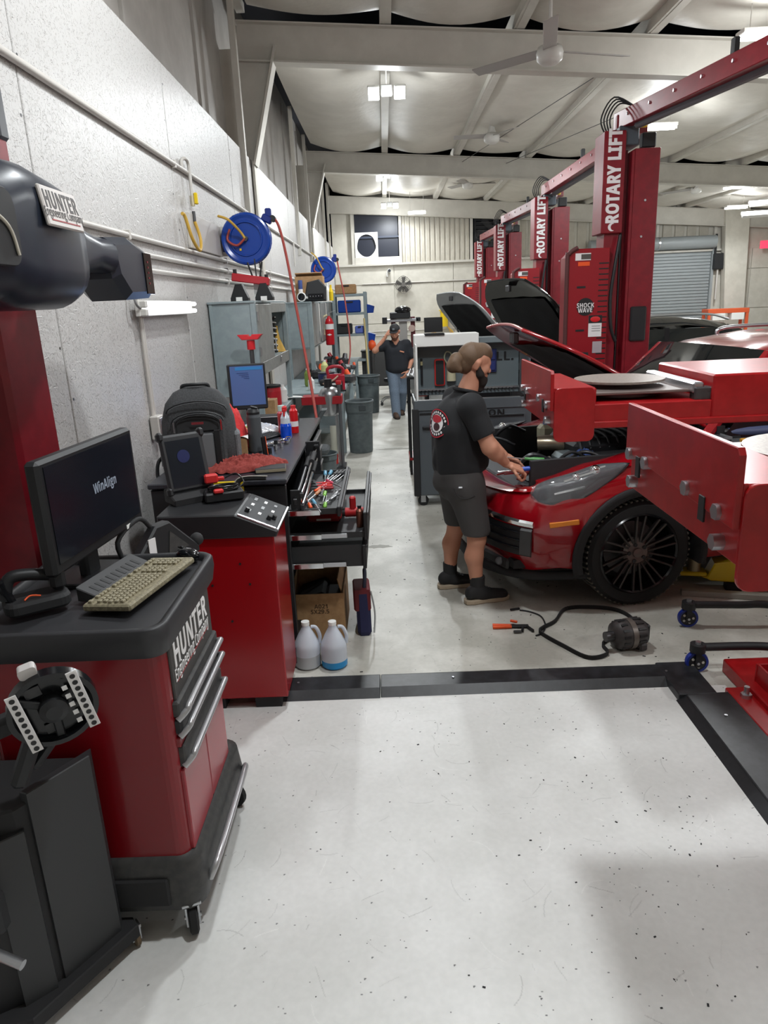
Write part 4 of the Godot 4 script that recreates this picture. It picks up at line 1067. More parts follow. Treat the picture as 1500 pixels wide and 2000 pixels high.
func under_drawer_things() -> void:
	var c := thing("open_carton", "open brown cardboard carton on the floor under the drawers", "box", T(-0.5, 0, -4.35))
	var w := 0.34; var d := 0.46; var h := 0.32
	part("walls", B.new().box(V(0, h / 2, d / 2), V(w, h, 0.006)).box(V(0, h / 2, -d / 2), V(w, h, 0.006)).box(V(-w / 2, h / 2, 0), V(0.006, h, d)).box(V(w / 2, h / 2, 0), V(0.006, h, d)).box(V(0, 0.003, 0), V(w, 0.006, d)), M.cardboard, c)
	part("flap", B.new().box(V(w / 2 - 0.02, h + 0.02, -0.02), V(0.006, 0.12, d * 0.9), 0, Basis(Vector3.BACK, 0.25)), M.cardboard, c)
	part("black_parts", B.new().box(V(-0.04, 0.2, -0.05), V(0.2, 0.1, 0.3), 0.02, Basis(Vector3.BACK, 0.3)).box(V(0.1, 0.22, 0.06), V(0.1, 0.12, 0.2), 0.02), M.black_matte, c)
	text("A021", "printed_code", 0.028, mat(rgb(74, 54, 34), 0.8), c, T(0.03, 0.235, d / 2 + 0.0035), 0.001, true)
	text("SX29.5", "printed_code", 0.028, mat(rgb(74, 54, 34), 0.8), c, T(0.02, 0.2, d / 2 + 0.0035), 0.001, true)
	for k in 2:
		var j := thing("gallon_jug", ["translucent gallon jug with clear fluid and a dark label", "translucent gallon jug with a little bright blue fluid"][k], "jug", T(-0.535 + 0.158 * k, 0, -3.8 + 0.01 * k), "gallon jugs on the floor")
		var milky := mat(rgb(206, 212, 222), 0.3)
		milky.backlight_enabled = true; milky.backlight = Color(0.35, 0.36, 0.4)
		var lv: float = [0.085, 0.05][k]
		part("fluid", B.new().lathe([Vector2(0, 0.001), Vector2(0.066, 0.001), Vector2(0.076, 0.012), Vector2(0.077, lv)], 28), [mat(rgb(176, 178, 182), 0.25), mat(rgb(24, 140, 205), 0.25)][k], j)
		part("bottle", B.new().lathe([Vector2(0.077, lv), Vector2(0.077, 0.13), Vector2(0.07, 0.155), Vector2(0.05, 0.2), Vector2(0.026, 0.245), Vector2(0.022, 0.258), Vector2(0.022, 0.27)], 28, Transform3D(), true), milky, j)
		part("cap", B.new().lathe([Vector2(0.022, 0.262), Vector2(0.024, 0.264), Vector2(0.024, 0.285), Vector2(0, 0.287)], 20), M.white, j)
		part("handle", B.new().tube(curve([V(0.03, 0.245, -0.01), V(0.058, 0.24, -0.01), V(0.078, 0.19, -0.01), V(0.074, 0.14, -0.01)], 5), 0.011, 8), milky, j)
		if k == 0:
			part("label", B.new().box(V(-0.073, 0.09, 0.02), V(0.008, 0.1, 0.06), 0.002, Basis(Vector3.UP, 0.4)), mat(rgb(40, 40, 60), 0.5), j)
	var b := thing("tool_bag", "slim navy and maroon tool bag standing on the floor", "bag", T(-0.215, 0, -4.28, 4))
	part("body", B.new().prism([Vector2(-0.12, 0), Vector2(0.12, 0), Vector2(0.13, 0.03), Vector2(0.1, 0.3), Vector2(-0.1, 0.3), Vector2(-0.13, 0.03)], 0.09, T(0, 0, 0, 90), 0.02), mat(rgb(34, 36, 74), 0.8), b)
	part("flap", B.new().prism([Vector2(-0.11, 0.17), Vector2(0.11, 0.17), Vector2(0.1, 0.31), Vector2(-0.1, 0.31)], 0.11, T(-0.006, 0, 0, 90), 0.01), mat(rgb(104, 28, 36), 0.7), b)
	part("handle", B.new().tube(curve([V(0.01, 0.29, 0.06), V(0.02, 0.39, 0.04), V(0.02, 0.4, -0.02), V(0.02, 0.29, -0.06)], 6), 0.012, 8), mat(rgb(40, 42, 60), 0.7), b)
	part("piping", B.new().tube(curve([V(0.06, 0.02, 0.12), V(0.07, 0.16, 0.12), V(0.05, 0.3, 0.1)], 5), 0.006, 6), M.steel, b)

func hose_reel(at: Vector3, R: float, label: String, inlet: Vector3) -> void:
	var o := thing("hose_reel", label, "hose reel", T(at.x, at.y, at.z), "wall hose reels")
	part("disc", B.new().lathe([Vector2(0, 0.045), Vector2(R * 0.6, 0.045), Vector2(R * 0.62, 0.062), Vector2(R * 0.66, 0.062), Vector2(R * 0.68, 0.05), Vector2(R * 0.78, 0.052), Vector2(R * 0.9, 0.064), Vector2(R * 0.97, 0.058), Vector2(R, 0.04), Vector2(R * 0.995, 0.02), Vector2(R * 0.8, 0.02)], 40, T(0, 0, 0, 0, 90)), M.blue, o)
	part("back_disc", B.new().lathe([Vector2(0, -0.045), Vector2(R * 0.86, -0.05), Vector2(R, -0.035), Vector2(R * 0.8, -0.02)], 32, T(0, 0, 0, 0, 90)), M.blue, o)
	part("wound_hose", B.new().lathe([Vector2(R * 0.84, -0.03), Vector2(R * 0.9, -0.015), Vector2(R * 0.9, 0.015), Vector2(R * 0.84, 0.03)], 32, T(0, 0, 0, 0, 90), true), M.red_hose, o)
	part("hub", B.new().cyl(V(0, 0, 0.03), V(0, 0, 0.1), R * 0.1), M.dark_steel, o)
	part("mount", B.new().box(V(-R * 0.75, -0.05, -0.06), V(R * 0.6, 0.12, 0.05), 0.006), M.blue_deep, o)
	part("inlet_hose", B.new().tube(curve([inlet, inlet.lerp(V(0, 0, 0.1), 0.45) + V(0, 0.05, 0.06), V(-R * 0.15, R * 0.25, 0.12), V(0, 0, 0.105)], 8), 0.012, 8), M.yellow_hose, o)
	part("swivel_hose", B.new().tube(curve([V(0, -0.0, 0.1), V(-R * 0.35, -R * 0.25, 0.09), V(-R * 0.72, -R * 0.02, 0.07), V(-R * 0.6, R * 0.38, 0.06)], 7), 0.012, 8), M.red_hose, o)
	part("guide_arm", B.new().box(V(R * 0.88, R * 0.72, 0), V(0.1, 0.07, 0.09), 0.012, Basis(Vector3.BACK, -0.5)).box(V(R * 0.95, R * 0.95, 0), V(0.06, 0.08, 0.06), 0.01), M.blue_deep, o)
	part("guide_roller", B.new().cyl(V(R * 1.12, R * 0.72, -0.04), V(R * 1.12, R * 0.72, 0.04), 0.03), M.black, o)
	part("label_tag", B.new().box(V(-R * 0.25, -R * 0.4, 0.052), V(0.02, 0.02, 0.002)), M.yellow, o)

func wall_things() -> void:
	var xw := -1.6
	# conduit runs
	for k in 4:
		var y: float = [3.16, 2.53, 2.43, 2.33][k]
		var z0: float = [3.8, -3.6, -3.6, -3.6][k]
		var o := thing("conduit", ["long upper pipe run along the left wall", "top one of three lower conduits on the left wall", "middle one of three lower conduits on the left wall", "lowest of three lower conduits on the left wall"][k], "conduit", T(xw, y, z0), "wall conduits")
		part("pipe", B.new().cyl(V(0, 0, 0), V(0, 0, -24.7 - z0), 0.02 if k == 0 else 0.017, -1, 10, false), M.conduit, o)
		for j in 7:
			part("clamp", B.new().box(V(-0.002, 0, -1.2 - j * 2.9), V(0.04, 0.06, 0.03), 0.004), M.conduit, o)
	var vc := thing("drop_conduit", "vertical conduit dropping to a socket box beside the backpack", "conduit", T(xw, 1.3, -4.82))
	part("pipe", B.new().cyl(V(0, 0.08, 0), V(0, 1.03, 0), 0.012, -1, 8), M.conduit, vc)
	part("second_pipe", B.new().cyl(V(0, 0.08, -0.04), V(0, 1.03, -0.04), 0.009, -1, 8), M.conduit, vc)
	part("socket_box", B.new().box(V(0.02, 0, 0), V(0.06, 0.16, 0.11), 0.006), M.conduit, vc)
	part("cover_plate", B.new().box(V(0.055, 0, -0.005), V(0.008, 0.13, 0.09), 0.002), M.steel, vc)
	part("plug", B.new().box(V(0.075, 0.0, -0.02), V(0.04, 0.05, 0.04), 0.006), M.black, vc)
	part("cord", B.new().tube(curve([V(0.08, -0.02, -0.02), V(0.07, -0.2, 0.0), V(0.04, -0.5, 0.05), V(0.06, -0.9, 0.1), V(0.1, -1.28, 0.2)], 6), 0.006, 6), M.black, vc)
	# wall tube lamp
	var fl := thing("wall_tube_lamp", "bright white twin-tube lamp fixed to the left wall", "lamp", T(-1.57, 2.08, -5.35))
	part("tray", B.new().box(V(0, 0, 0), V(0.03, 0.1, 1.3), 0.004), M.paint_white, fl)
	var tube_glow := glow(Color(0.97, 0.98, 1.0), 3.2)
	for s in [-1, 1]:
		part("tube", B.new().cyl(V(0.04, 0.026 * s, -0.63), V(0.04, 0.026 * s, 0.6), 0.015, -1, 12), tube_glow, fl)
		part("end_cap", B.new().box(V(0.03, 0.026 * s, 0.62), V(0.05, 0.045, 0.04), 0.006), M.paint_white, fl)
	part("cable", B.new().tube(curve([V(0.02, 0.0, 0.65), V(0.02, 0.03, 0.72), V(0.0, 0.12, 0.7), V(-0.01, 0.24, 0.68)], 5), 0.008, 6), mat(rgb(120, 120, 120), 0.5), fl)
	var al := AreaLight3D.new()
	al.name = "tube_light"; al.area_size = Vector2(1.2, 0.08); al.light_energy = 0.5; al.shadow_enabled = true; al.area_range = 30.0
	fl.add_child(al); al.transform = T(0.062, 0, 0, -90)
	# air drop with valve and yellow hose loop
	var ad := thing("air_drop", "air line drop with yellow valve and looped yellow hose", "pipe", T(xw, 3.16, -6.35))
	part("riser", B.new().tube(curve([V(0, 0, 0), V(0, 0.07, 0), V(0.02, 0.09, -0.06), V(0.02, 0.05, -0.14), V(0.02, -0.18, -0.14)], 5), 0.014, 8), M.conduit, ad)
	part("valve", B.new().cyl(V(0.02, -0.18, -0.14), V(0.02, -0.26, -0.14), 0.02, -1, 10), mat(rgb(196, 186, 160), 0.3, 0.6), ad)
	part("valve_handle", B.new().box(V(0.05, -0.2, -0.15), V(0.03, 0.09, 0.04), 0.006), M.yellow, ad)
	part("coupler", B.new().cyl(V(0.02, -0.3, -0.14), V(0.02, -0.38, -0.14), 0.014, -1, 10), M.dark_steel, ad)
	part("hose", B.new().tube(curve([V(0.02, -0.38, -0.14), V(0.05, -0.52, -0.16), V(0.06, -0.62, -0.05), V(0.05, -0.54, 0.12), V(0.03, -0.38, 0.2), V(0.02, -0.36, 0.24)], 6), 0.014, 8), M.yellow_hose, ad)
	var bd := thing("mounting_board", "white mounting board behind the near hose reel", "board", T(-1.605, 2.7, -6.95))
	part("board", B.new().box(V(0, 0, 0), V(0.03, 0.28, 1.2), 0.004), M.conduit, bd)
	part("end_plate", B.new().box(V(0.06, 0, -0.6), V(0.12, 0.28, 0.02), 0.004), M.conduit, bd)
	hose_reel(V(-1.33, 2.71, -7.5), 0.245, "large blue hose reel high on the left wall", V(-0.22, 0.2, 0.2))
	hose_reel(V(-1.1, 2.69, -14.0), 0.235, "farther blue hose reel above the second grey cabinet", V(-0.2, 0.3, 0.1))
	solo("air_hose", "red air hose hanging from the near reel down to the bench", "hose", B.new().tube(curve([V(-1.06, 2.9, -7.5), V(-1.0, 2.82, -7.45), V(-0.93, 2.55, -7.3), V(-0.82, 2.0, -6.95), V(-0.7, 1.45, -6.5), V(-0.625, 1.1, -6.16)], 8), 0.013, 8), M.red_hose)
	solo("air_hose", "thin red hose hanging from the farther reel", "hose", B.new().tube(curve([V(-0.84, 2.85, -14.0), V(-0.8, 2.6, -13.9), V(-0.72, 2.1, -13.8), V(-0.66, 1.3, -13.6), V(-0.72, 0.92, -13.4)], 8), 0.014, 8), M.red_hose)
	var yv := thing("air_drop", "second air drop pipe beside the farther reel", "pipe", T(-1.58, 2.75, -13.6))
	part("riser", B.new().cyl(V(0, 0, 0), V(0, 0.42, 0), 0.016, -1, 8), M.conduit, yv)
	part("elbow", B.new().cyl(V(0, 0.4, 0), V(0.0, 0.4, -0.2), 0.016, -1, 8), M.conduit, yv)
	var kn := thing("wall_button", "small orange knob on the wall beyond the near reel", "knob", T(-1.6, 2.75, -9.7))
	part("plate", B.new().cyl(V(0, 0, 0), V(0.02, 0, 0), 0.05), M.conduit, kn)
	part("knob", B.new().cyl(V(0.02, 0, 0), V(0.05, 0, 0), 0.035), mat(rgb(190, 120, 60), 0.5), kn)

func steel_cabinets() -> void:
	# near hutch
	var c := thing("wall_cabinet", "near grey steel cabinet hutch beside the bench monitor", "cabinet", T(-1.4, 0, -7.8), "grey steel cabinets")
	part("side_panel", W(c).box(V(-1.4, 1.68, -6.78), V(0.42, 0.86, 0.02), 0.003), M.cab_grey, c)
	part("corner_post", W(c).box(V(-1.205, 1.1, -6.79), V(0.05, 2.02, 0.06), 0.004), M.cab_grey, c)
	part("corner_post", W(c).box(V(-1.59, 1.1, -6.79), V(0.03, 2.02, 0.06), 0.004), M.cab_grey, c)
	part("corner_post", W(c).box(V(-1.205, 1.1, -8.87), V(0.05, 2.02, 0.07), 0.004), M.cab_grey, c)
	part("corner_post", W(c).box(V(-1.59, 1.1, -8.87), V(0.03, 2.02, 0.06), 0.004), M.cab_grey, c)
	part("top_panel", W(c).box(V(-1.4, 2.11, -7.83), V(0.43, 0.02, 2.16), 0.003), M.cab_grey, c)
	part("back_panel", W(c).box(V(-1.6, 1.8, -7.83), V(0.02, 0.62, 2.1)), M.cab_grey, c)
	part("far_panel", W(c).box(V(-1.4, 1.8, -8.87), V(0.36, 0.6, 0.02)), M.cab_grey, c)
	part("shelf", W(c).box(V(-1.4, 1.53, -7.83), V(0.4, 0.02, 2.06)), M.cab_grey, c)
	var fr := noisy(rgb(134, 138, 136), rgb(148, 151, 148), 1.4, 0.45, 0.0, 60, 0.02)
	var d := part("door", W(c).box(V(-1.19, 1.82, -7.27), V(0.02, 0.54, 0.92), 0.004), fr, c)
	part("handle", W(c).tube([V(-1.178, 1.62, -7.66), V(-1.15, 1.62, -7.66), V(-1.15, 1.74, -7.66), V(-1.178, 1.74, -7.66)], 0.008, 6), M.steel, d)
	for y in [1.66, 1.98]:
		part("hinge", W(c).cyl(V(-1.176, y - 0.04, -6.83), V(-1.176, y + 0.04, -6.83), 0.012, -1, 8), M.steel, d)
	part("face_rail", W(c).box(V(-1.19, 2.05, -8.28), V(0.02, 0.1, 1.1), 0.003), fr, c)
	part("drawer_rail", W(c).box(V(-1.19, 1.49, -7.84), V(0.02, 0.12, 2.06), 0.003), fr, c)
	part("latch", W(c).box(V(-1.175, 1.5, -8.1), V(0.02, 0.06, 0.05), 0.004), M.steel, c)
	part("shelf_bench", W(c).box(V(-1.4, 0.93, -7.83), V(0.44, 0.05, 2.16), 0.006), M.cab_grey, c)
	# contents of its open bay
	var sp := thing("coil_spring", "striped black and white coil spring in the near cabinet bay", "spring", T(-1.37, 1.541, -8.55))
	var hel := []
	for i in 73:
		hel.append(V(cos(TAU * i / 12.0) * 0.09, 0.02 + i * 0.0052, sin(TAU * i / 12.0) * 0.09))
	part("coil", B.new().tube(hel, 0.018, 8), M.black, sp)
	var hel2 := []
	for i in 73:
		hel2.append(V(cos(TAU * i / 12.0) * 0.1, 0.028 + i * 0.0052, sin(TAU * i / 12.0) * 0.1))
	part("paint_stripe", B.new().tube(hel2, 0.009, 6), M.white, sp)
	var fu := thing("funnel", "yellow plastic funnel standing upside down in the cabinet", "funnel", T(-1.29, 1.541, -8.74))
	part("cone", B.new().lathe([Vector2(0.09, 0), Vector2(0.085, 0.02), Vector2(0.03, 0.15), Vector2(0.014, 0.24), Vector2(0.012, 0.3)], 20), mat(rgb(214, 170, 74), 0.5), fu)
	part("rim", B.new().lathe([Vector2(0.09, 0), Vector2(0.095, 0.006), Vector2(0.09, 0.012)], 20), mat(rgb(214, 170, 74), 0.5), fu)
	var wb := thing("white_carton", "white carton at the back of the near cabinet bay", "box", T(-1.46, 1.541, -8.3))
	part("carton", B.new().box(V(0, 0.18, 0), V(0.16, 0.36, 0.16), 0.004), M.white, wb)
	part("dark_lid", B.new().box(V(0, 0.37, 0), V(0.165, 0.02, 0.165), 0.003), M.black, wb)
	# far hutch
	var f := thing("wall_cabinet", "farther grey steel cabinet hutch with a fire extinguisher beside it", "cabinet", T(-1.4, 0, -14.4), "grey steel cabinets")
	part("side_panel", W(f).box(V(-1.41, 1.75, -12.0), V(0.42, 0.72, 0.02), 0.003), M.cab_grey, f)
	part("corner_post", W(f).box(V(-1.21, 1.06, -12.02), V(0.07, 2.1, 0.07), 0.004), M.cab_grey, f)
	part("corner_post", W(f).box(V(-1.58, 1.06, -12.02), V(0.05, 2.1, 0.07), 0.004), M.cab_grey, f)
	part("corner_post", W(f).box(V(-1.21, 1.06, -16.9), V(0.07, 2.1, 0.07), 0.004), M.cab_grey, f)
	part("top_panel", W(f).box(V(-1.4, 2.11, -14.45), V(0.44, 0.02, 4.95), 0.003), M.cab_grey, f)
	for k in 3:
		var dd := part("door", W(f).box(V(-1.19, 1.75, -12.75 - 1.6 * k), V(0.02, 0.7, 1.2), 0.004), fr, f)
		part("handle", W(f).box(V(-1.17, 1.55, -13.2 - 1.6 * k), V(0.02, 0.12, 0.03), 0.003), M.steel, dd)
	part("back_panel", W(f).box(V(-1.6, 1.75, -14.45), V(0.02, 0.72, 4.9)), M.cab_grey, f)
	part("bottom_panel", W(f).box(V(-1.4, 1.38, -14.45), V(0.42, 0.02, 4.9)), M.cab_grey, f)
	# grey steel work bench under it
	var b := thing("steel_bench", "grey steel work bench along the left wall with braced legs", "work bench", T(-1.1, 0, -13.0))
	part("bench_top", W(b).box(V(-1.1, 0.85, -13.0), V(0.96, 0.06, 6.0), 0.006), M.cab_grey, b)
	for p in [[-0.66, -10.08], [-1.54, -10.08], [-0.66, -13.0], [-0.66, -15.9], [-1.54, -15.9]]:
		part("leg", W(b).box(V(p[0], 0.41, p[1]), V(0.08, 0.82, 0.08), 0.005), M.cab_grey, b)
	part("stretcher", W(b).box(V(-1.1, 0.34, -10.08), V(0.8, 0.08, 0.05), 0.004), M.cab_grey, b)
	part("lower_shelf", W(b).box(V(-1.1, 0.3, -13.0), V(0.86, 0.03, 5.8)), M.cab_grey, b)
	part("gusset", W(b).prism([Vector2(-0.7, 0.82), Vector2(-0.9, 0.82), Vector2(-0.7, 0.6)], 0.02, T(0, 0, -10.03)), M.cab_grey, b)
	# things on the cabinets
	var js := thing("spring_press", "red bar on two black feet on top of the near cabinet", "press", T(-1.28, 2.121, -7.25))
	part("red_bar", B.new().box(V(0, 0.2, -0.0), V(0.36, 0.075, 0.1), 0.008, Basis(Vector3.BACK, -0.16)), mat(rgb(180, 40, 50), 0.35), js)
	for s in [-1, 1]:
		part("foot", B.new().prism([Vector2(-0.085, 0), Vector2(0.085, 0), Vector2(0.085, 0.03), Vector2(0.03, 0.16), Vector2(-0.03, 0.16), Vector2(-0.085, 0.03)], 0.12, T(0.12 * s, 0, 0), 0.006), M.black, js)
		part("white_pad", B.new().box(V(0.12 * s, 0.02, 0.063), V(0.06, 0.04, 0.006)), M.white, js)
		part("knob", B.new().cyl(V(0.15 * s, 0.22 - 0.03 * s, 0), V(0.15 * s, 0.27 - 0.03 * s, 0), 0.018, -1, 10), M.black, js)
	for k in 3:
		part("lever", B.new().between(V(0.02 + 0.03 * k, 0.2, -0.03), V(-0.03 + 0.07 * k, 0.36 + 0.03 * (k % 2), -0.06), 0.012, 0.012), M.black, js)
	part("label_sheet", B.new().box(V(0.06, 0.1, -0.06), V(0.1, 0.14, 0.004)), M.white, js)
	var z := -12.25
	var it := thing("storage_carton", "brown open carton of car parts on the farther cabinet", "box", T(-1.22, 2.121, z - 0.2))
	part("carton", B.new().box(V(0, 0.2, 0.0), V(0.46, 0.4, 0.36), 0.004), M.cardboard, it)
	part("flap", B.new().box(V(0.0, 0.42, 0.1), V(0.44, 0.012, 0.2), 0, Basis(Vector3.RIGHT, -0.3)), M.cardboard, it)
	var gr := thing("bumper_parts", "black plastic trim piece leaning against the carton", "car part", T(-1.14, 2.121, z + 0.12))
	part("panel", B.new().prism([Vector2(-0.16, 0), Vector2(0.2, 0), Vector2(0.21, 0.22), Vector2(0.1, 0.34), Vector2(-0.1, 0.3)], 0.1, T(0, 0, 0, 0, -8), 0.02), M.black, gr)
	part("grille", B.new().box(V(0.04, 0.08, 0.06), V(0.26, 0.08, 0.02), 0.006), M.black_gloss, gr)
	for k in 5: part("stud", B.new().cyl(V(-0.05 + k * 0.045, 0.08, 0.068), V(-0.05 + k * 0.045, 0.08, 0.075), 0.007, -1, 8), M.steel, gr)
	var sl := thing("spotlight", "white round spotlight with dark lens on the farther cabinet", "lamp", T(-1.33, 2.121, z + 0.22))
	part("shell", B.new().lathe([Vector2(0.05, -0.1), Vector2(0.075, 0.0), Vector2(0.07, 0.03), Vector2(0.058, 0.03)], 20, T(0, 0.075, 0, 0, 90)), M.white, sl)
	part("lens", B.new().lathe([Vector2(0, 0.02), Vector2(0.06, 0.026)], 20, T(0, 0.075, 0, 0, 90)), M.dark_glass, sl)
	part("handle", B.new().box(V(0.05, 0.06, -0.08), V(0.12, 0.05, 0.05), 0.012), M.white, sl)
	var bl := thing("blue_can", "blue striped can behind the spotlight", "can", T(-1.36, 2.121, z + 0.02))
	part("can", B.new().cyl(V(0, 0, 0), V(0, 0.34, 0), 0.035), mat(rgb(60, 80, 140), 0.35), bl)
	part("band", B.new().cyl(V(0, 0.12, 0), V(0, 0.2, 0), 0.0355), M.white_print, bl)
	for k in 4:
		var bo := thing("chemical_bottle", ["black bottle on the farther cabinet", "white bottle on the farther cabinet", "yellow jug on the farther cabinet", "light blue bottle behind the black one"][k], "bottle", T(-0.99 + 0.06 * (k % 3) - (0.06 if k == 3 else 0.0), 2.121, z - 0.05 - 0.35 * int(k == 3)), "bottles on the farther cabinet")
		part("bottle", B.new().lathe([Vector2(0, 0), Vector2(0.036, 0), Vector2(0.038, 0.14 + 0.03 * (k % 2)), Vector2(0.018, 0.2 + 0.03 * (k % 2)), Vector2(0.016, 0.23)], 16), [M.black, M.white, M.yellow, mat(rgb(70, 150, 200), 0.4)][k], bo)
		part("cap", B.new().cyl(V(0, 0.225, 0), V(0, 0.25 + 0.03 * (k % 2), 0), 0.018), [M.black, M.white, M.yellow, M.blue][k], bo)
	# tall red saddle stand
	var st := thing("saddle_stand", "tall jack stand with bright red saddle beside the bench monitor", "jack stand", T(-1.2, 0, -6.5))
	part("base", B.new().lathe([Vector2(0, 0), Vector2(0.16, 0), Vector2(0.16, 0.02), Vector2(0.04, 0.05), Vector2(0, 0.06)], 20), M.red_rack, st)
	part("screw_post", B.new().cyl(V(0, 0.05, 0), V(0, 1.74, 0), 0.02, -1, 12), M.dark_steel, st)
	part("collar", B.new().cyl(V(0, 1.7, 0), V(0, 1.78, 0), 0.036, -1, 14), mat(rgb(200, 30, 40), 0.35), st)
	part("saddle", B.new().prism([Vector2(-0.11, 1.83), Vector2(-0.07, 1.785), Vector2(0.07, 1.785), Vector2(0.11, 1.83), Vector2(0.02, 1.83), Vector2(0.015, 1.815), Vector2(-0.015, 1.815), Vector2(-0.02, 1.83)], 0.1, T(0, 0, 0), 0.004), mat(rgb(200, 30, 40), 0.35), st)

func fire_extinguisher(at: Transform3D, label: String) -> void:
	var o := thing("fire_extinguisher", label, "fire extinguisher", at)
	part("cylinder", B.new().lathe([Vector2(0, 0), Vector2(0.075, 0), Vector2(0.085, 0.02), Vector2(0.085, 0.42), Vector2(0.06, 0.49), Vector2(0.03, 0.52), Vector2(0.028, 0.55)], 20, Transform3D(), true), mat(rgb(190, 22, 34), 0.3), o)
	part("label_band", B.new().lathe([Vector2(0.0855, 0.3), Vector2(0.0855, 0.4)], 20), M.white_print, o)
	part("diamond", B.new().prism([Vector2(-0.05, 0.2), Vector2(0, 0.18), Vector2(0.05, 0.2), Vector2(0, 0.22)], 0.004, T(0, 0, 0.086)), M.white_print, o)
	part("valve", B.new().box(V(0, 0.57, 0), V(0.04, 0.05, 0.05), 0.006), M.steel, o)
	part("lever", B.new().between(V(-0.02, 0.6, 0), V(0.13, 0.65, 0), 0.02, 0.012), M.steel, o)
	part("wall_hook", B.new().box(V(-0.06, 0.54, 0), V(0.13, 0.03, 0.03), 0.004), M.steel, o)
	part("hose", B.new().tube(curve([V(-0.03, 0.57, 0), V(-0.11, 0.52, 0.02), V(-0.11, 0.35, 0.03), V(-0.1, 0.2, 0.05)], 5), 0.016, 8), mat(rgb(212, 200, 160), 0.5), o)

func trash_can(at: Transform3D, r: float, h: float, label: String) -> void:
	var o := thing("trash_can", label, "trash can", at, "grey trash cans")
	part("barrel", B.new().lathe([Vector2(0, 0.005), Vector2(r * 0.8, 0.0), Vector2(r * 0.83, 0.02), Vector2(r * 0.92, h * 0.78), Vector2(r * 0.97, h * 0.8), Vector2(r * 0.98, h * 0.97)], 36), M.bin_grey, o)
	part("rim", B.new().lathe([Vector2(r * 0.94, h * 0.955), Vector2(r * 1.02, h * 0.96), Vector2(r * 1.04, h * 0.98), Vector2(r * 1.02, h), Vector2(r * 0.95, h), Vector2(r * 0.94, h * 0.955)], 36, Transform3D(), true), M.bin_grey, o)
	part("inside", B.new().lathe([Vector2(r * 0.93, h * 0.97), Vector2(r * 0.8, 0.04), Vector2(0, 0.03)], 30), M.bin_grey, o)
	for s in [0.0, PI]:
		part("handle", B.new().box(V(0, h * 0.88, r * 0.99), V(r * 0.5, h * 0.1, 0.02), 0.006).mesh(), mat(rgb(64, 72, 75), 0.55), o).rotation.y = s + 0.25
	for k in 2:
		part("ridge", B.new().lathe([Vector2(r * (0.93 - 0.0 * k), h * (0.785 - 0.02 * k)), Vector2(r * 0.965, h * (0.79 - 0.02 * k)), Vector2(r * 0.93, h * (0.8 - 0.02 * k))], 30), M.bin_grey, o)

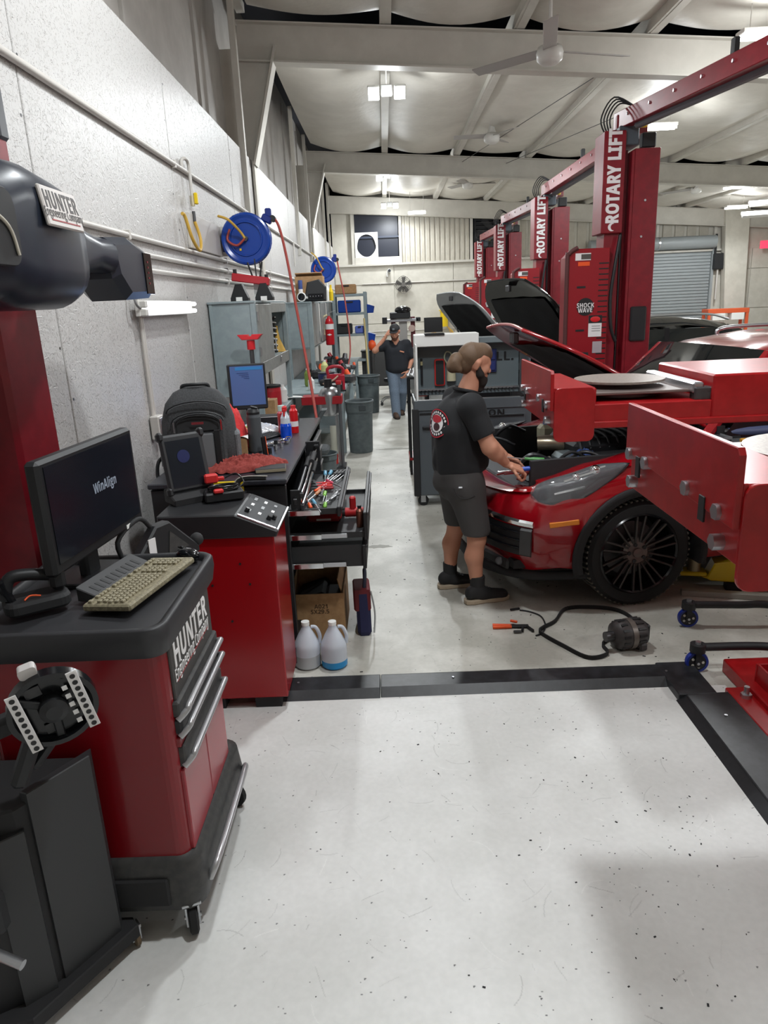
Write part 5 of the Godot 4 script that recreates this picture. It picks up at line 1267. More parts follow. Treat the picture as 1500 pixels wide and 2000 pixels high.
func bench_clutter() -> void:
	trash_can(T(-0.41, 0, -10.12), 0.2, 0.74, "grey plastic trash can nearest the bench leg, with a dark scuff")
	trash_can(T(-0.36, 0, -13.95), 0.22, 0.72, "grey plastic trash can behind the nearer one")
	trash_can(T(-0.8, 0, -8.35), 0.17, 0.36, "low grey tub with white sticker behind the open drawer")
	fire_extinguisher(T(-1.08, 1.3, -14.3), "red fire extinguisher hung at the farther grey cabinet")
	# red jump starter
	var j := thing("jump_starter", "red and black portable jump starter on the steel bench corner", "jump starter", T(-0.72, 0.881, -10.1, 6))
	part("body", B.new().box(V(0, 0.12, 0), V(0.25, 0.24, 0.12), 0.02), mat(rgb(176, 24, 46), 0.4), j)
	part("handle", B.new().tube(curve([V(-0.1, 0.23, 0), V(-0.11, 0.31, 0), V(-0.04, 0.345, 0), V(0.06, 0.34, 0), V(0.11, 0.3, 0), V(0.1, 0.23, 0)], 5), 0.022, 10), mat(rgb(176, 24, 46), 0.4), j)
	part("face", B.new().box(V(0.01, 0.08, 0.062), V(0.16, 0.13, 0.008), 0.003), M.black, j)
	part("label", B.new().box(V(0.01, 0.11, 0.0675), V(0.13, 0.025, 0.003)), M.white_print, j)
	part("base", B.new().box(V(0, 0.012, 0), V(0.27, 0.024, 0.14), 0.004), M.black, j)
	part("cable", B.new().tube(curve([V(0.03, 0.22, 0.07), V(-0.02, 0.18, 0.1), V(-0.1, 0.14, 0.1), V(-0.18, 0.12, 0.06)], 5), 0.012, 8), mat(rgb(190, 160, 140), 0.5), j)
	# drain pan trolley with steel tank
	var d := thing("drain_trolley", "red drain trolley with shiny steel tank and hose", "trolley", T(-0.82, 0, -8.95))
	part("trough", B.new().box(V(0, 0.92, 0), V(0.5, 0.1, 0.26), 0.006), mat(rgb(168, 30, 40), 0.4), d)
	part("tank", B.new().lathe([Vector2(0.1, 0.72), Vector2(0.13, 0.76), Vector2(0.14, 0.98), Vector2(0.1, 1.05), Vector2(0.03, 1.08), Vector2(0, 1.085)], 24, T(0.09, 0, 0), true), M.steel, d)
	part("gauge", B.new().cyl(V(0.08, 1.07, 0), V(0.08, 1.17, 0), 0.05, -1, 14), M.black, d)
	part("post", B.new().cyl(V(0.22, 0.05, 0.1), V(0.22, 1.1, 0.1), 0.022, -1, 10), mat(rgb(110, 112, 116), 0.4, 0.5), d)
	part("valve", B.new().box(V(0.22, 1.13, 0.1), V(0.07, 0.05, 0.05), 0.01), mat(rgb(200, 40, 44), 0.4), d)
	part("strut", B.new().cyl(V(0.19, 0.08, 0.05), V(0.16, 0.9, 0.05), 0.02, -1, 10), M.steel, d)
	part("red_sleeve", B.new().cyl(V(0.12, 0.12, 0.12), V(0.12, 0.24, 0.12), 0.045, -1, 12), mat(rgb(200, 44, 40), 0.4), d)
	part("glass_sleeve", B.new().cyl(V(0.12, 0.24, 0.12), V(0.12, 0.6, 0.12), 0.04, -1, 12), mat(rgb(190, 190, 176), 0.3), d)
	part("base_frame", B.new().box(V(0, 0.04, 0), V(0.5, 0.05, 0.4), 0.006), M.dark_steel, d)
	for s in [-1, 1]: part("wheel", B.new().cyl(V(0.24 * s, 0.04, 0.17), V(0.24 * s + 0.03 * s, 0.04, 0.17), 0.04, -1, 14), M.rubber, d)
	var ch := thing("shop_stool", "grey plastic seat back of a low creeper stool by the drawers", "stool", T(-0.86, 0, -8.0))
	part("back_shell", B.new().loft([ring3(rrect(0.08, 0.26, 0.03), T(-0.02, 0.5, 0, 0, 90)), ring3(rrect(0.07, 0.28, 0.03), T(0.0, 0.62, 0, 0, 90)), ring3(rrect(0.07, 0.24, 0.03), T(0.05, 0.8, 0, 0, 90)), ring3(rrect(0.06, 0.2, 0.025), T(0.14, 0.93, 0, 0, 90))]), mat(rgb(70, 76, 78), 0.6), ch)
	part("seat", B.new().prism(rrect(0.3, 0.34, 0.08), 0.07, T(0.02, 0.47, 0, 0, 90), 0.02), mat(rgb(70, 76, 78), 0.6), ch)
	part("pedestal", B.new().cyl(V(0, 0.03, 0), V(0, 0.45, 0), 0.03, -1, 12), M.dark_steel, ch)
	part("foot_ring", B.new().cyl(V(0, 0, 0), V(0, 0.03, 0), 0.13, -1, 20), M.black, ch)
	# clutter standing on the steel bench and near shelf
	var L := [["red_bucket", "red plastic tub under the near cabinet", "tub", -1.36, 0.956, -8.2, 0.14, 0.24, mat(rgb(190, 30, 44), 0.45)], ["oil_jug", "white oil jug in the cabinet shadow", "jug", -1.25, 0.956, -8.55, 0.05, 0.2, M.white], ["brown_box", "", "", 0, 0, 0, 0, 0, null], ["green_bottle", "olive green bottle on the steel bench", "bottle", -1.2, 0.881, -10.9, 0.05, 0.26, mat(rgb(120, 140, 60), 0.5)], ["blue_tub", "navy blue tub on the steel bench", "tub", -0.95, 0.881, -11.3, 0.13, 0.16, mat(rgb(30, 44, 90), 0.5)], ["white_bottle", "small white bottle in front of the olive bottle", "bottle", -1.1, 0.881, -10.4, 0.045, 0.18, M.white], ["yellow_bottle", "pale yellow bottle under the farther cabinet", "bottle", -1.02, 0.881, -11.9, 0.06, 0.3, mat(rgb(206, 206, 140), 0.5)]]
	for a in L:
		if a[8] == null: continue
		var o := thing(a[0], a[1], a[2], T(a[3], a[4], a[5]))
		var r: float = a[6]; var h: float = a[7]
		part("vessel", B.new().lathe([Vector2(0, 0), Vector2(r * 0.85, 0), Vector2(r, h * 0.1), Vector2(r, h * 0.75), Vector2(r * (0.95 if r > 0.1 else 0.4), h * 0.95), Vector2(0, h * 0.95)], 18), a[8], o)
		part("cap", B.new().cyl(V(0, h * 0.94, 0), V(0, h * 1.03, 0), r * (1.02 if r > 0.1 else 0.42), -1, 16), M.black if r > 0.1 else M.white, o)
	var bc := thing("parts_carton", "brown parts carton under the near cabinet", "box", T(-1.3, 0.956, -7.6))
	part("carton", B.new().box(V(0, 0.08, 0), V(0.22, 0.16, 0.2), 0.003), M.cardboard, bc)
	part("tape", B.new().box(V(0, 0.162, 0), V(0.05, 0.003, 0.2)), mat(rgb(196, 170, 120), 0.4), bc)
	var ps := thing("paper_sheet", "white paper sheet lying on the cabinet shelf", "paper", T(-1.22, 0.957, -8.85, 20))
	part("sheet", B.new().grid(6, 6, func(u: float, w: float) -> Vector3: return V(-0.12 + u * 0.3, 0.006 + 0.02 * sin(u * 3.0) , -0.1 + w * 0.2)), M.white, ps)
	rng.seed = 5
	for k in 16: # engine bits piled along the far bench
		var o := thing("engine_part", "%s %s car part %s on the cluttered steel bench" % [["dark", "greasy", "black", "silver"][k % 4], ["round", "long", "square", "ribbed"][(k / 4) % 4], ["by the reel hose", "at the bench edge", "near the shelf rack", "against the wall", "beside the jump starter"][k % 5]], "car part", T(-1.35 + rng.randf() * 0.75, 0.881, -10.9 - k * 0.3, rng.randf() * 180))
		var m: Material = [M.black_matte, M.dark_steel, M.black, M.steel][k % 4]
		var s := 0.07 + rng.randf() * 0.08
		part("casting", B.new().box(V(0, s * 0.5, 0), V(s * 2.0, s, s * 1.3), s * 0.25), m, o)
		part("flange", B.new().cyl(V(0, s * 0.7, s * 0.3), V(s * 0.4, s * 1.5, s * 0.3), s * 0.4, s * 0.3, 12), [M.dark_steel, M.red, M.black, M.orange][(k * 3) % 4], o)
	# blue shelf rack
	var r := thing("shelf_rack", "grey shelf rack with blue cases at the end of the bench", "shelf rack", T(-0.75, 0, -16.4))
	for sx in [-0.34, 0.34]:
		for sz in [-0.3, 0.3]:
			part("upright", B.new().box(V(sx, 1.15, sz), V(0.07, 2.3, 0.07), 0.004), M.cab_grey, r)
	for y in [0.3, 0.85, 1.4, 1.85, 2.24]:
		part("shelf", B.new().box(V(0, y, 0), V(0.72, 0.05, 0.66), 0.004), M.cab_grey, r)
	var CS := [["blue plastic case on the upper shelf of the rack", -0.76, 1.876, M.blue, 0.5, 0.26], ["dark case on the middle shelf of the rack", -0.9, 1.426, M.black, 0.36, 0.22], ["pale blue case in front of the dark one", -0.56, 1.426, mat(rgb(90, 110, 190), 0.5), 0.2, 0.16], ["tan carton on top of the rack", -0.82, 2.266, M.cardboard, 0.46, 0.2]]
	for a in CS:
		var o := thing("storage_case", a[0], "case", T(a[1], a[2], -16.25), "cases on the shelf rack")
		part("shell", B.new().box(V(0, a[5] * 0.5, 0), V(a[4], a[5], 0.3), 0.02), a[3], o)
		part("handle", B.new().box(V(0, a[5] * 0.85, 0.16), V(a[4] * 0.35, 0.03, 0.03), 0.006), M.black, o)
	for k in 2:
		var o := thing("hanging_bin", ["blue hanging bin high on the rack side", "blue hanging bin lower on the rack side"][k], "bin", T(-0.33, 1.85 - 0.6 * k, -16.3), "blue bins on the rack side")
		part("bin", B.new().prism([Vector2(-0.07, 0), Vector2(0.09, 0), Vector2(0.12, 0.14), Vector2(-0.07, 0.2)], 0.4, T(0, 0, 0), 0.01), M.blue, o)
		part("lip", B.new().box(V(0.1, 0.13, 0), V(0.03, 0.02, 0.4)), M.blue_deep, o)
	var br := thing("broom", "pale broom handle leaning on the shelf rack", "broom", T(-0.38, 0, -15.8))
	part("stick", B.new().cyl(V(0, 0.02, 0.05), V(-0.06, 1.75, -0.04), 0.02, -1, 8), mat(rgb(206, 186, 130), 0.6), br)
	part("head", B.new().box(V(0, 0.03, 0.06), V(0.3, 0.06, 0.06), 0.01), M.black, br)
	var cone := thing("marker_post", "post with a round orange cap sticking up behind the bench clutter", "post", T(-0.3, 0, -16.1))
	part("post", B.new().cyl(V(0, 0, 0), V(0, 1.1, 0), 0.04, -1, 10), M.charcoal, cone)
	part("cap", B.new().ball(V(0, 1.16, 0), V(0.09, 0.12, 0.09), 14, 10), M.orange, cone)

func far_things() -> void:
	# office partition and stool behind the walking man
	var pt := thing("partition", "dark grey low partition behind the walking man", "partition", T(0.1, 0, -16.6))
	part("panel", B.new().box(V(0, 0.62, 0), V(1.3, 0.78, 0.5), 0.02), mat(rgb(70, 70, 70), 0.7), pt)
	part("top_edge", B.new().box(V(0, 1.02, 0), V(1.34, 0.03, 0.54), 0.01), mat(rgb(84, 84, 82), 0.6), pt)
	for s in [-1, 1]: part("leg", B.new().box(V(0.5 * s, 0.12, 0), V(0.06, 0.24, 0.4)), M.black, pt)
	var st := thing("rolling_stool", "chrome rolling stool base behind the walking man", "stool", T(0.12, 0, -15.0))
	for k in 5:
		var a := TAU * k / 5.0
		part("leg", B.new().tube(curve([V(0, 0.14, 0), V(cos(a) * 0.2, 0.13, sin(a) * 0.2), V(cos(a) * 0.3, 0.07, sin(a) * 0.3)], 4), 0.018, 8), M.chrome, st)
		part("caster", B.new().cyl(V(cos(a) * 0.3, 0.03, sin(a) * 0.3 - 0.015), V(cos(a) * 0.3, 0.03, sin(a) * 0.3 + 0.015), 0.03, -1, 12), M.black, st)
	part("column", B.new().cyl(V(0, 0.12, 0), V(0, 0.48, 0), 0.025), M.chrome, st)
	part("seat", B.new().lathe([Vector2(0, 0.47), Vector2(0.18, 0.47), Vector2(0.2, 0.5), Vector2(0.18, 0.54), Vector2(0, 0.55)], 20), M.black, st)
	# tyre machine
	var tm := thing("tire_machine", "dark red and black tire changer with glossy dome on top", "machine", T(0.4, 0, -18.0))
	part("cabinet", B.new().box(V(0.05, 0.45, 0), V(0.7, 0.9, 0.6), 0.02), mat(rgb(96, 20, 28), 0.4), tm)
	for s in [-1, 1]: part("column", B.new().box(V(0.05 + 0.24 * s, 1.1, -0.1), V(0.11, 1.2, 0.12), 0.01), mat(rgb(90, 16, 26), 0.4), tm)
	part("centre_post", B.new().box(V(0.05, 1.15, -0.08), V(0.2, 0.9, 0.06), 0.006), mat(rgb(176, 174, 170), 0.4), tm)
	part("cross_arm", B.new().box(V(0.0, 1.62, 0), V(0.84, 0.07, 0.12), 0.01), M.steel, tm)
	part("arm_head", B.new().box(V(-0.4, 1.63, 0), V(0.12, 0.16, 0.14), 0.01), M.black, tm)
	part("arm_head", B.new().box(V(0.42, 1.63, 0), V(0.12, 0.1, 0.12), 0.01), M.black, tm)
	part("head_block", B.new().box(V(-0.02, 1.74, 0), V(0.5, 0.16, 0.24), 0.02), M.black, tm)
	part("dome", B.new().ball(V(0.05, 1.86, 0), V(0.2, 0.1, 0.16), 18, 10), M.black_gloss, tm)
	part("gauge", B.new().lathe([Vector2(0, 0.02), Vector2(0.08, 0.02), Vector2(0.085, 0)], 18, T(0.26, 1.42, 0.0, 0, 90)), mat(rgb(206, 180, 170), 0.4), tm)
	# far wall things
	var wf := thing("wall_fan", "round dark caged fan mounted on the far wall", "fan", T(0.67, 2.6, -24.75))
	var wire := mat(rgb(96, 92, 88), 0.5)
	for k in 5: part("cage_ring", B.new().tube(curve([V(0.06 + 0.055 * k, 0, 0), V(0, 0.06 + 0.055 * k, 0), V(-0.06 - 0.055 * k, 0, 0), V(0, -0.06 - 0.055 * k, 0)], 7, true), 0.008, 5, true), wire, wf)
	for k in 12: part("cage_wire", B.new().between(V(0, 0, 0.02), V(cos(TAU * k / 12) * 0.28, sin(TAU * k / 12) * 0.28, 0), 0.008, 0.008), wire, wf)
	for k in 5: part("blade", B.new().prism([Vector2(-0.03, 0.04), Vector2(0.03, 0.04), Vector2(0.09, 0.25), Vector2(-0.05, 0.25)], 0.01, T(0, 0, -0.06)).mesh(), mat(rgb(70, 68, 66), 0.5), wf).rotation.z = TAU * k / 5
	part("motor", B.new().cyl(V(0, 0, -0.2), V(0, 0, 0.03), 0.07, -1, 16), wire, wf)
	part("bracket", B.new().box(V(0, -0.05, -0.15), V(0.06, 0.3, 0.1), 0.01), wire, wf)
	var yr := thing("cord_reel", "yellow cord reel with tangled cord on the far wall", "cord reel", T(2.0, 1.45, -24.75))
	part("drum", B.new().cyl(V(0, -0.25, 0), V(0, 0.26, 0), 0.13, -1, 18), M.yellow, yr)
	part("flange", B.new().cyl(V(0, 0.26, 0), V(0, 0.29, 0), 0.17, -1, 18), M.yellow, yr)
	for k in 4: part("cord", B.new().tube(curve([V(-0.1, -0.2, 0.05), V(-0.3 - 0.04 * k, -0.45, 0.06), V(-0.1 + 0.1 * k, -0.75, 0.05), V(0.3, -0.5 - 0.05 * k, 0.06), V(0.1, -0.25, 0.05)], 6), 0.018, 6), [M.yellow_hose, M.yellow_hose, mat(rgb(150, 120, 110), 0.6), M.yellow_hose][k], yr)
	var cm := thing("security_camera", "small white security camera under the far window", "camera", T(0.2, 3.0, -24.9))
	part("arm", B.new().box(V(-0.05, -0.05, 0), V(0.06, 0.16, 0.06), 0.01), M.white, cm)
	part("body", B.new().cyl(V(0, 0.05, -0.02), V(0.02, 0.06, 0.14), 0.06), M.white, cm)
	part("lens", B.new().cyl(V(0.02, 0.06, 0.14), V(0.022, 0.061, 0.16), 0.05), M.black, cm)
	for k in 3:
		var o := thing("far_conduit", ["pipe run along the far wall at head height", "upper of two low pipes on the far wall", "lower of two low pipes on the far wall"][k], "conduit", T(0.9, [2.67, 1.12, 0.98][k], -24.96), "far wall pipes")
		part("pipe", B.new().cyl(V(-1.6, 0, 0), V(4.2, 0, 0), 0.022, -1, 8), M.conduit, o)
		for j in 3: part("clamp", B.new().box(V(-1.0 + 1.8 * j, 0, 0), V(0.03, 0.07, 0.05)), M.conduit, o)
	# far strip lamp
	var sl := thing("strip_lamp", "short bright strip lamp high on the far wall", "lamp", T(1.1, 4.6, -23.0))
	part("tray", B.new().box(V(0, 0.04, 0), V(0.55, 0.05, 0.12), 0.006), M.paint_white, sl)
	part("tube", B.new().cyl(V(-0.26, 0, 0.02), V(0.26, 0, 0.02), 0.04, -1, 12), M.led, sl)
	for s in [-1, 1]: part("hanger", B.new().cyl(V(0.2 * s, 0.06, 0), V(0.2 * s, 0.66, 0), 0.006, -1, 6), M.conduit, sl)
	omni(sl, V(0, -0.06, 0.04), 3.0, 0.15)
	# rolling door at the right of the far wall
	var d := struct("door_1", B.new().box(V(8.9, 1.75, -24.97), V(4.1, 3.5, 0.02)), mat(rgb(150, 156, 158), 0.5))
	var slat := mat(rgb(146, 152, 154), 0.45)
	for k in 34:
		struct("slat", B.new().box(V(8.9, 0.05 + k * 0.1, -24.94), V(3.95, 0.086, 0.03), 0.012), slat, d)
	struct("door_drum", B.new().cyl(V(6.8, 3.52, -24.75), V(10.9, 3.52, -24.75), 0.2, -1, 24), slat, d)
	struct("drum_band", B.new().cyl(V(9.0, 3.52, -24.75), V(9.06, 3.52, -24.75), 0.207, -1, 24), M.steel, d)
	struct("door_guide", B.new().box(V(10.92, 1.7, -24.9), V(0.08, 3.4, 0.12), 0.006), slat, d)
	struct("door_guide", B.new().box(V(6.88, 1.7, -24.9), V(0.08, 3.4, 0.12), 0.006), slat, d)
	var op := thing("door_opener", "black door opener box beside the rolling door", "motor", T(11.05, 2.9, -24.75))
	part("box", B.new().box(V(0, 0, 0), V(0.3, 0.5, 0.2), 0.02), M.black, op)
	part("chain", B.new().box(V(-0.12, 0.4, 0), V(0.05, 0.9, 0.05)), M.black_matte, op)
	part("conduit", B.new().cyl(V(0, -0.25, 0), V(0, -1.2, 0), 0.03, -1, 8), M.conduit, op)
	var ex := thing("exit_sign", "small lit red exit sign on the far right wall", "sign", T(12.45, 3.35, -24.6))
	var exm := mat(rgb(255, 90, 120), 0.5)
	exm.emission_enabled = true; exm.emission = Color(1.0, 0.2, 0.32); exm.emission_energy_multiplier = 0.9
	part("panel", B.new().box(V(0, 0, 0), V(0.3, 0.24, 0.06), 0.01), exm, ex)
	part("bracket", B.new().box(V(0, 0.0, -0.15), V(0.1, 0.06, 0.26)), M.conduit, ex)
	var oc := thing("orange_cart", "orange steel cart standing by the rolling door", "cart", T(10.9, 0, -23.6))
	part("top_frame", B.new().box(V(0, 1.35, 0), V(1.3, 0.14, 0.5), 0.01), mat(rgb(214, 92, 52), 0.4), oc)
	part("shelf", B.new().box(V(0, 0.5, 0), V(1.3, 0.06, 0.5), 0.01), mat(rgb(214, 92, 52), 0.4), oc)
	for s in [-1, 1]:
		for q in [-1, 1]: part("leg", B.new().box(V(0.6 * s, 0.68, 0.2 * q), V(0.08, 1.36, 0.08), 0.006), mat(rgb(214, 92, 52), 0.4), oc)
	for k in 2: part("white_carton", B.new().box(V(-0.3 + 0.6 * k, 1.18, 0.1), V(0.4, 0.22, 0.3), 0.01), M.white, oc)
	var sh := thing("paint_shelf", "shelf of red and yellow cans at the far right edge", "shelf", T(12.95, 0, -23.6))
	part("frame", B.new().box(V(0.4, 0.95, 0), V(0.03, 1.9, 0.3)).box(V(-0.4, 0.95, 0), V(0.03, 1.9, 0.3)), M.dark_steel, sh)
	for k in 5:
		part("shelf_board", B.new().box(V(0, 0.4 + 0.33 * k, 0), V(0.8, 0.025, 0.3)), M.dark_steel, sh)
		part("can_row", B.new().box(V(-0.1, 0.49 + 0.33 * k, 0.05), V(0.5, 0.13, 0.18), 0.02), [M.yellow, M.brown, mat(rgb(70, 50, 90), 0.5), M.red, M.orange][k], sh)
	# unlit hanging trays at the right edge
	for k in 2:
		var u := thing("unlit_lamp", ["upper unlit white lamp tray at the right edge", "lower unlit white lamp tray at the right edge"][k], "lamp", T(9.6 - 0.35 * k, 3.98 - 0.28 * k, -18.5 + 0.4 * k, -18, 24))
		part("tray", B.new().box(V(0, 0, 0), V(1.3, 0.06, 0.3), 0.01), M.paint_white, u)
		part("tube", B.new().cyl(V(-0.6, -0.04, 0), V(0.6, -0.04, 0), 0.02, -1, 8), M.white, u)
		part("hanger", B.new().cyl(V(0, 0, 0), V(0.0, 0.9, -0.3), 0.008, -1, 6), M.conduit, u)
	# ceiling fans
	var F := [[1.95, 4.6, -9.0, 0.98, "largest white ceiling fan under the nearest rafter", 18.0], [2.15, 4.92, -14.8, 0.7, "second white ceiling fan beyond the nearest rafter", 60.0], [2.4, 5.0, -21.0, 0.75, "small far white ceiling fan above the red lifts", 5.0], [8.6, 4.62, -21.0, 1.0, "white ceiling fan near the rolling door", 12.0]]
	for a in F:
		var o := thing("ceiling_fan", a[4], "fan", T(a[0], a[1], a[2]), "white ceiling fans")
		part("downrod", B.new().cyl(V(0, 0.1, 0), V(0, roof(a[0]) - a[1] - 0.1, 0), 0.02, -1, 8), M.paint_white, o)
		part("canopy", B.new().lathe([Vector2(0.05, 0.22), Vector2(0.07, 0.14), Vector2(0.085, 0.1)], 18), M.paint_white, o)
		part("motor", B.new().lathe([Vector2(0.0, 0.1), Vector2(0.13, 0.09), Vector2(0.15, 0.03), Vector2(0.14, -0.04), Vector2(0.09, -0.08), Vector2(0, -0.09)], 24, Transform3D(), true), M.paint_white, o)
		for k in 3:
			var bl := B.new()
			bl.t = T(0, 0, 0, a[5] + 120.0 * k)
			part("blade", bl.box(V(a[3] * 0.57, 0.05, 0), V(a[3] * 0.9, 0.012, 0.15), 0.003, Basis(Vector3.RIGHT, 0.25)), mat(rgb(168, 164, 160), 0.5), o)

func tool_cart() -> void:
	var o := thing("tool_cart", "grey roller tool cabinet with open hutch behind the mechanic", "tool cabinet", T(0.85, 0, -7.4))
	part("body", W(o).box(V(0.85, 0.57, -7.4), V(1.16, 0.9, 0.62), 0.01), M.cart_grey, o)
	part("corner_trim", W(o).box(V(0.27, 0.57, -7.09), V(0.07, 0.9, 0.04), 0.008), M.black_matte, o)
	part("top_rail", W(o).box(V(0.85, 1.05, -7.085), V(1.18, 0.1, 0.02), 0.004).box(V(0.27, 1.05, -7.4), V(0.02, 0.1, 0.64), 0.004), M.cart_grey, o)
	part("tray_liner", W(o).box(V(0.86, 1.025, -7.4), V(1.12, 0.01, 0.58)), M.black, o)
	var bd := part("badge", W(o).box(V(0.38, 0.965, -7.088), V(0.14, 0.022, 0.004)), M.black_print, o)
	part("side_handle", W(o).box(V(0.4, 0.83, -7.075), V(0.13, 0.03, 0.03), 0.008), M.black, o)
	for k in 6:
		var d := part("drawer", W(o).box(V(0.93, 0.2 + k * 0.135, -7.085), V(0.88, 0.125, 0.014), 0.003), M.cart_grey, o)
		part("handle", W(o).box(V(0.93, 0.25 + k * 0.135, -7.07), V(0.84, 0.015, 0.02), 0.004), M.black, d)
	text("ICON", "lettering", 0.06, M.black_print, o, o.transform.affine_inverse() * T(1.02, 0.955, -7.073), 0.002, true, 1.35)
	for x in [0.33, 1.37]:
		for z in [-7.16, -7.64]: caster(o, V(x, 0, z), 0.055, 90, M.black)
	# hutch
	part("hutch_back", W(o).box(V(0.85, 1.36, -7.66), V(1.1, 0.56, 0.02), 0.004), mat(rgb(100, 110, 114), 0.4), o)
	part("hutch_side", W(o).box(V(0.3, 1.36, -7.42), V(0.02, 0.56, 0.5), 0.004), M.white, o)
	part("hutch_side", W(o).box(V(1.42, 1.36, -7.42), V(0.02, 0.56, 0.5), 0.004), M.cart_grey, o)
	part("hutch_top", W(o).box(V(0.62, 1.66, -7.55), V(0.66, 0.12, 0.26), 0.006), M.white, o)
	part("hutch_top", W(o).box(V(1.2, 1.64, -7.58), V(0.5, 0.06, 0.2), 0.006), mat(rgb(110, 120, 124), 0.4), o)
	text("LL.", "lettering", 0.09, M.black_print, o, o.transform.affine_inverse() * T(1.25, 1.46, -7.645), 0.002, true, 1.2)
	part("lower_rail", W(o).box(V(0.85, 1.14, -7.64), V(1.1, 0.02, 0.03)), M.steel, o)
	for k in 26: part("bit", W(o).cyl(V(0.36 + k * 0.039, 1.13, -7.62), V(0.36 + k * 0.039, 1.13, -7.6), 0.009, -1, 8), M.chrome, o)
	# hung tools
	var lt := thing("work_light", "red framed black work light hung in the cart hutch", "work light", T(0.56, 1.32, -7.62))
	part("frame", B.new().prism(rrect(0.11, 0.28, 0.02), 0.02, T(0, 0, 0), 0.004), mat(rgb(200, 40, 36), 0.4), lt)
	part("pad", B.new().prism(rrect(0.085, 0.25, 0.015), 0.012, T(0, 0, 0.011)), M.black_matte, lt)
	var tl := thing("torch", "slim black torch hung at the left of the hutch", "torch", T(0.37, 1.35, -7.63))
	part("tube", B.new().cyl(V(0, -0.15, 0), V(0, 0.12, 0), 0.012, -1, 10), M.black, tl)
	part("ring", B.new().cyl(V(0, 0.05, 0), V(0, 0.09, 0), 0.013, -1, 10), mat(rgb(206, 196, 150), 0.4), tl)
	var cp := thing("drink_cup", "cream plastic bottle with looped hose hung in the hutch", "bottle", T(0.68, 1.3, -7.6))
	part("bottle", B.new().cyl(V(0, -0.07, 0), V(0, 0.09, 0), 0.05, 0.045, 16), mat(rgb(196, 190, 160), 0.4), cp)
	part("hose", B.new().tube(curve([V(-0.02, 0.09, 0), V(-0.07, 0.16, 0), V(-0.05, 0.23, 0), V(0, 0.21, 0), V(0.0, 0.12, 0)], 6), 0.008, 6), mat(rgb(186, 190, 160), 0.4), cp)
	var bg := thing("tape_gauge", "round blue gauge hung behind the mechanic's head", "gauge", T(0.77, 1.44, -7.62))
	part("dial", B.new().cyl(V(0, 0, 0), V(0, 0, 0.02), 0.07, -1, 20), mat(rgb(40, 80, 170), 0.4), bg)
	part("face", B.new().cyl(V(0, 0, 0.02), V(0, 0, 0.024), 0.035, -1, 16), M.white, bg)
	var bo := thing("organiser", "navy blue plastic organiser hung in the cart hutch", "organiser", T(1.04, 1.42, -7.63))
	part("panel", B.new().box(V(0, 0, 0), V(0.24, 0.24, 0.02), 0.004), mat(rgb(28, 38, 92), 0.5), bo)
	for k in 4: part("pocket", B.new().box(V(-0.055 + 0.11 * (k % 2), -0.055 + 0.11 * (k / 2), 0.014), V(0.1, 0.09, 0.014), 0.003), mat(rgb(34, 46, 108), 0.5), bo)
	var yt := thing("utility_knife", "yellow utility knife on the cart tray", "knife", T(1.12, 1.042, -7.2, 15))
	part("handle", B.new().box(V(0.03, 0.01, 0), V(0.09, 0.02, 0.03), 0.006), M.yellow, yt)
	part("blade", B.new().box(V(-0.05, 0.01, 0), V(0.08, 0.006, 0.02)), mat(rgb(200, 60, 40), 0.4), yt)
	var wj := thing("solder_jar", "small white nozzle jar on the cart tray", "jar", T(0.88, 1.042, -7.18))
	part("jar", B.new().lathe([Vector2(0, 0), Vector2(0.03, 0), Vector2(0.03, 0.02), Vector2(0.012, 0.04), Vector2(0.006, 0.07), Vector2(0, 0.07)], 14), M.white, wj)
	part("band", B.new().cyl(V(0, 0.004, 0), V(0, 0.014, 0), 0.031, -1, 14), M.red, wj)
	var lp := thing("open_laptop", "black open laptop on top of the tall cart", "laptop", T(0.5, 1.711, -7.5))
	part("base", B.new().box(V(0, 0.01, 0.02), V(0.2, 0.02, 0.16), 0.004), M.black, lp)
	part("screen", B.new().box(V(0, 0.1, -0.07), V(0.19, 0.15, 0.012), 0.003, Basis(Vector3.RIGHT, -0.15)), M.black_gloss, lp)
	# slim red cart beside it
	var rc := thing("slim_cart", "slim dark cart with red cable reel left of the grey cabinet", "cart", T(0.37, 0, -8.75))
	for s in [-1, 1]:
		for q in [-1, 1]: part("post", B.new().box(V(0.11 * s, 0.6, 0.2 * q), V(0.03, 1.2, 0.03), 0.003), M.black, rc)
	part("deck", B.new().box(V(0, 1.18, 0), V(0.26, 0.03, 0.46), 0.004), M.black, rc)
	part("shelf", B.new().box(V(0, 0.2, 0), V(0.26, 0.03, 0.46), 0.004), M.red, rc)
	part("cable_reel", B.new().cyl(V(-0.02, 1.05, 0.24), V(0.1, 1.05, 0.24), 0.09, -1, 16), mat(rgb(160, 50, 30), 0.5), rc)
	part("white_panel", B.new().box(V(0.07, 0.65, 0.0), V(0.012, 0.8, 0.4)), M.white, rc)
	for k in 3: part("loose_tool", B.new().tube(curve([V(-0.12 + 0.05 * k, 1.2, 0.2), V(-0.08 + 0.05 * k, 1.26, 0.0), V(-0.1 + 0.08 * k, 1.2, -0.15)], 4), 0.012, 6), M.steel, rc)

func lerp_table(t: Array, x: float) -> float:
	if x <= t[0][0]: return t[0][1]
	for i in t.size() - 1:
		if x <= t[i + 1][0]:
			var u: float = (x - t[i][0]) / (t[i + 1][0] - t[i][0])
			u = u * u * (3.0 - 2.0 * u) * 0.5 + u * 0.5
			return lerpf(t[i][1], t[i + 1][1], u)
	return t[-1][1]

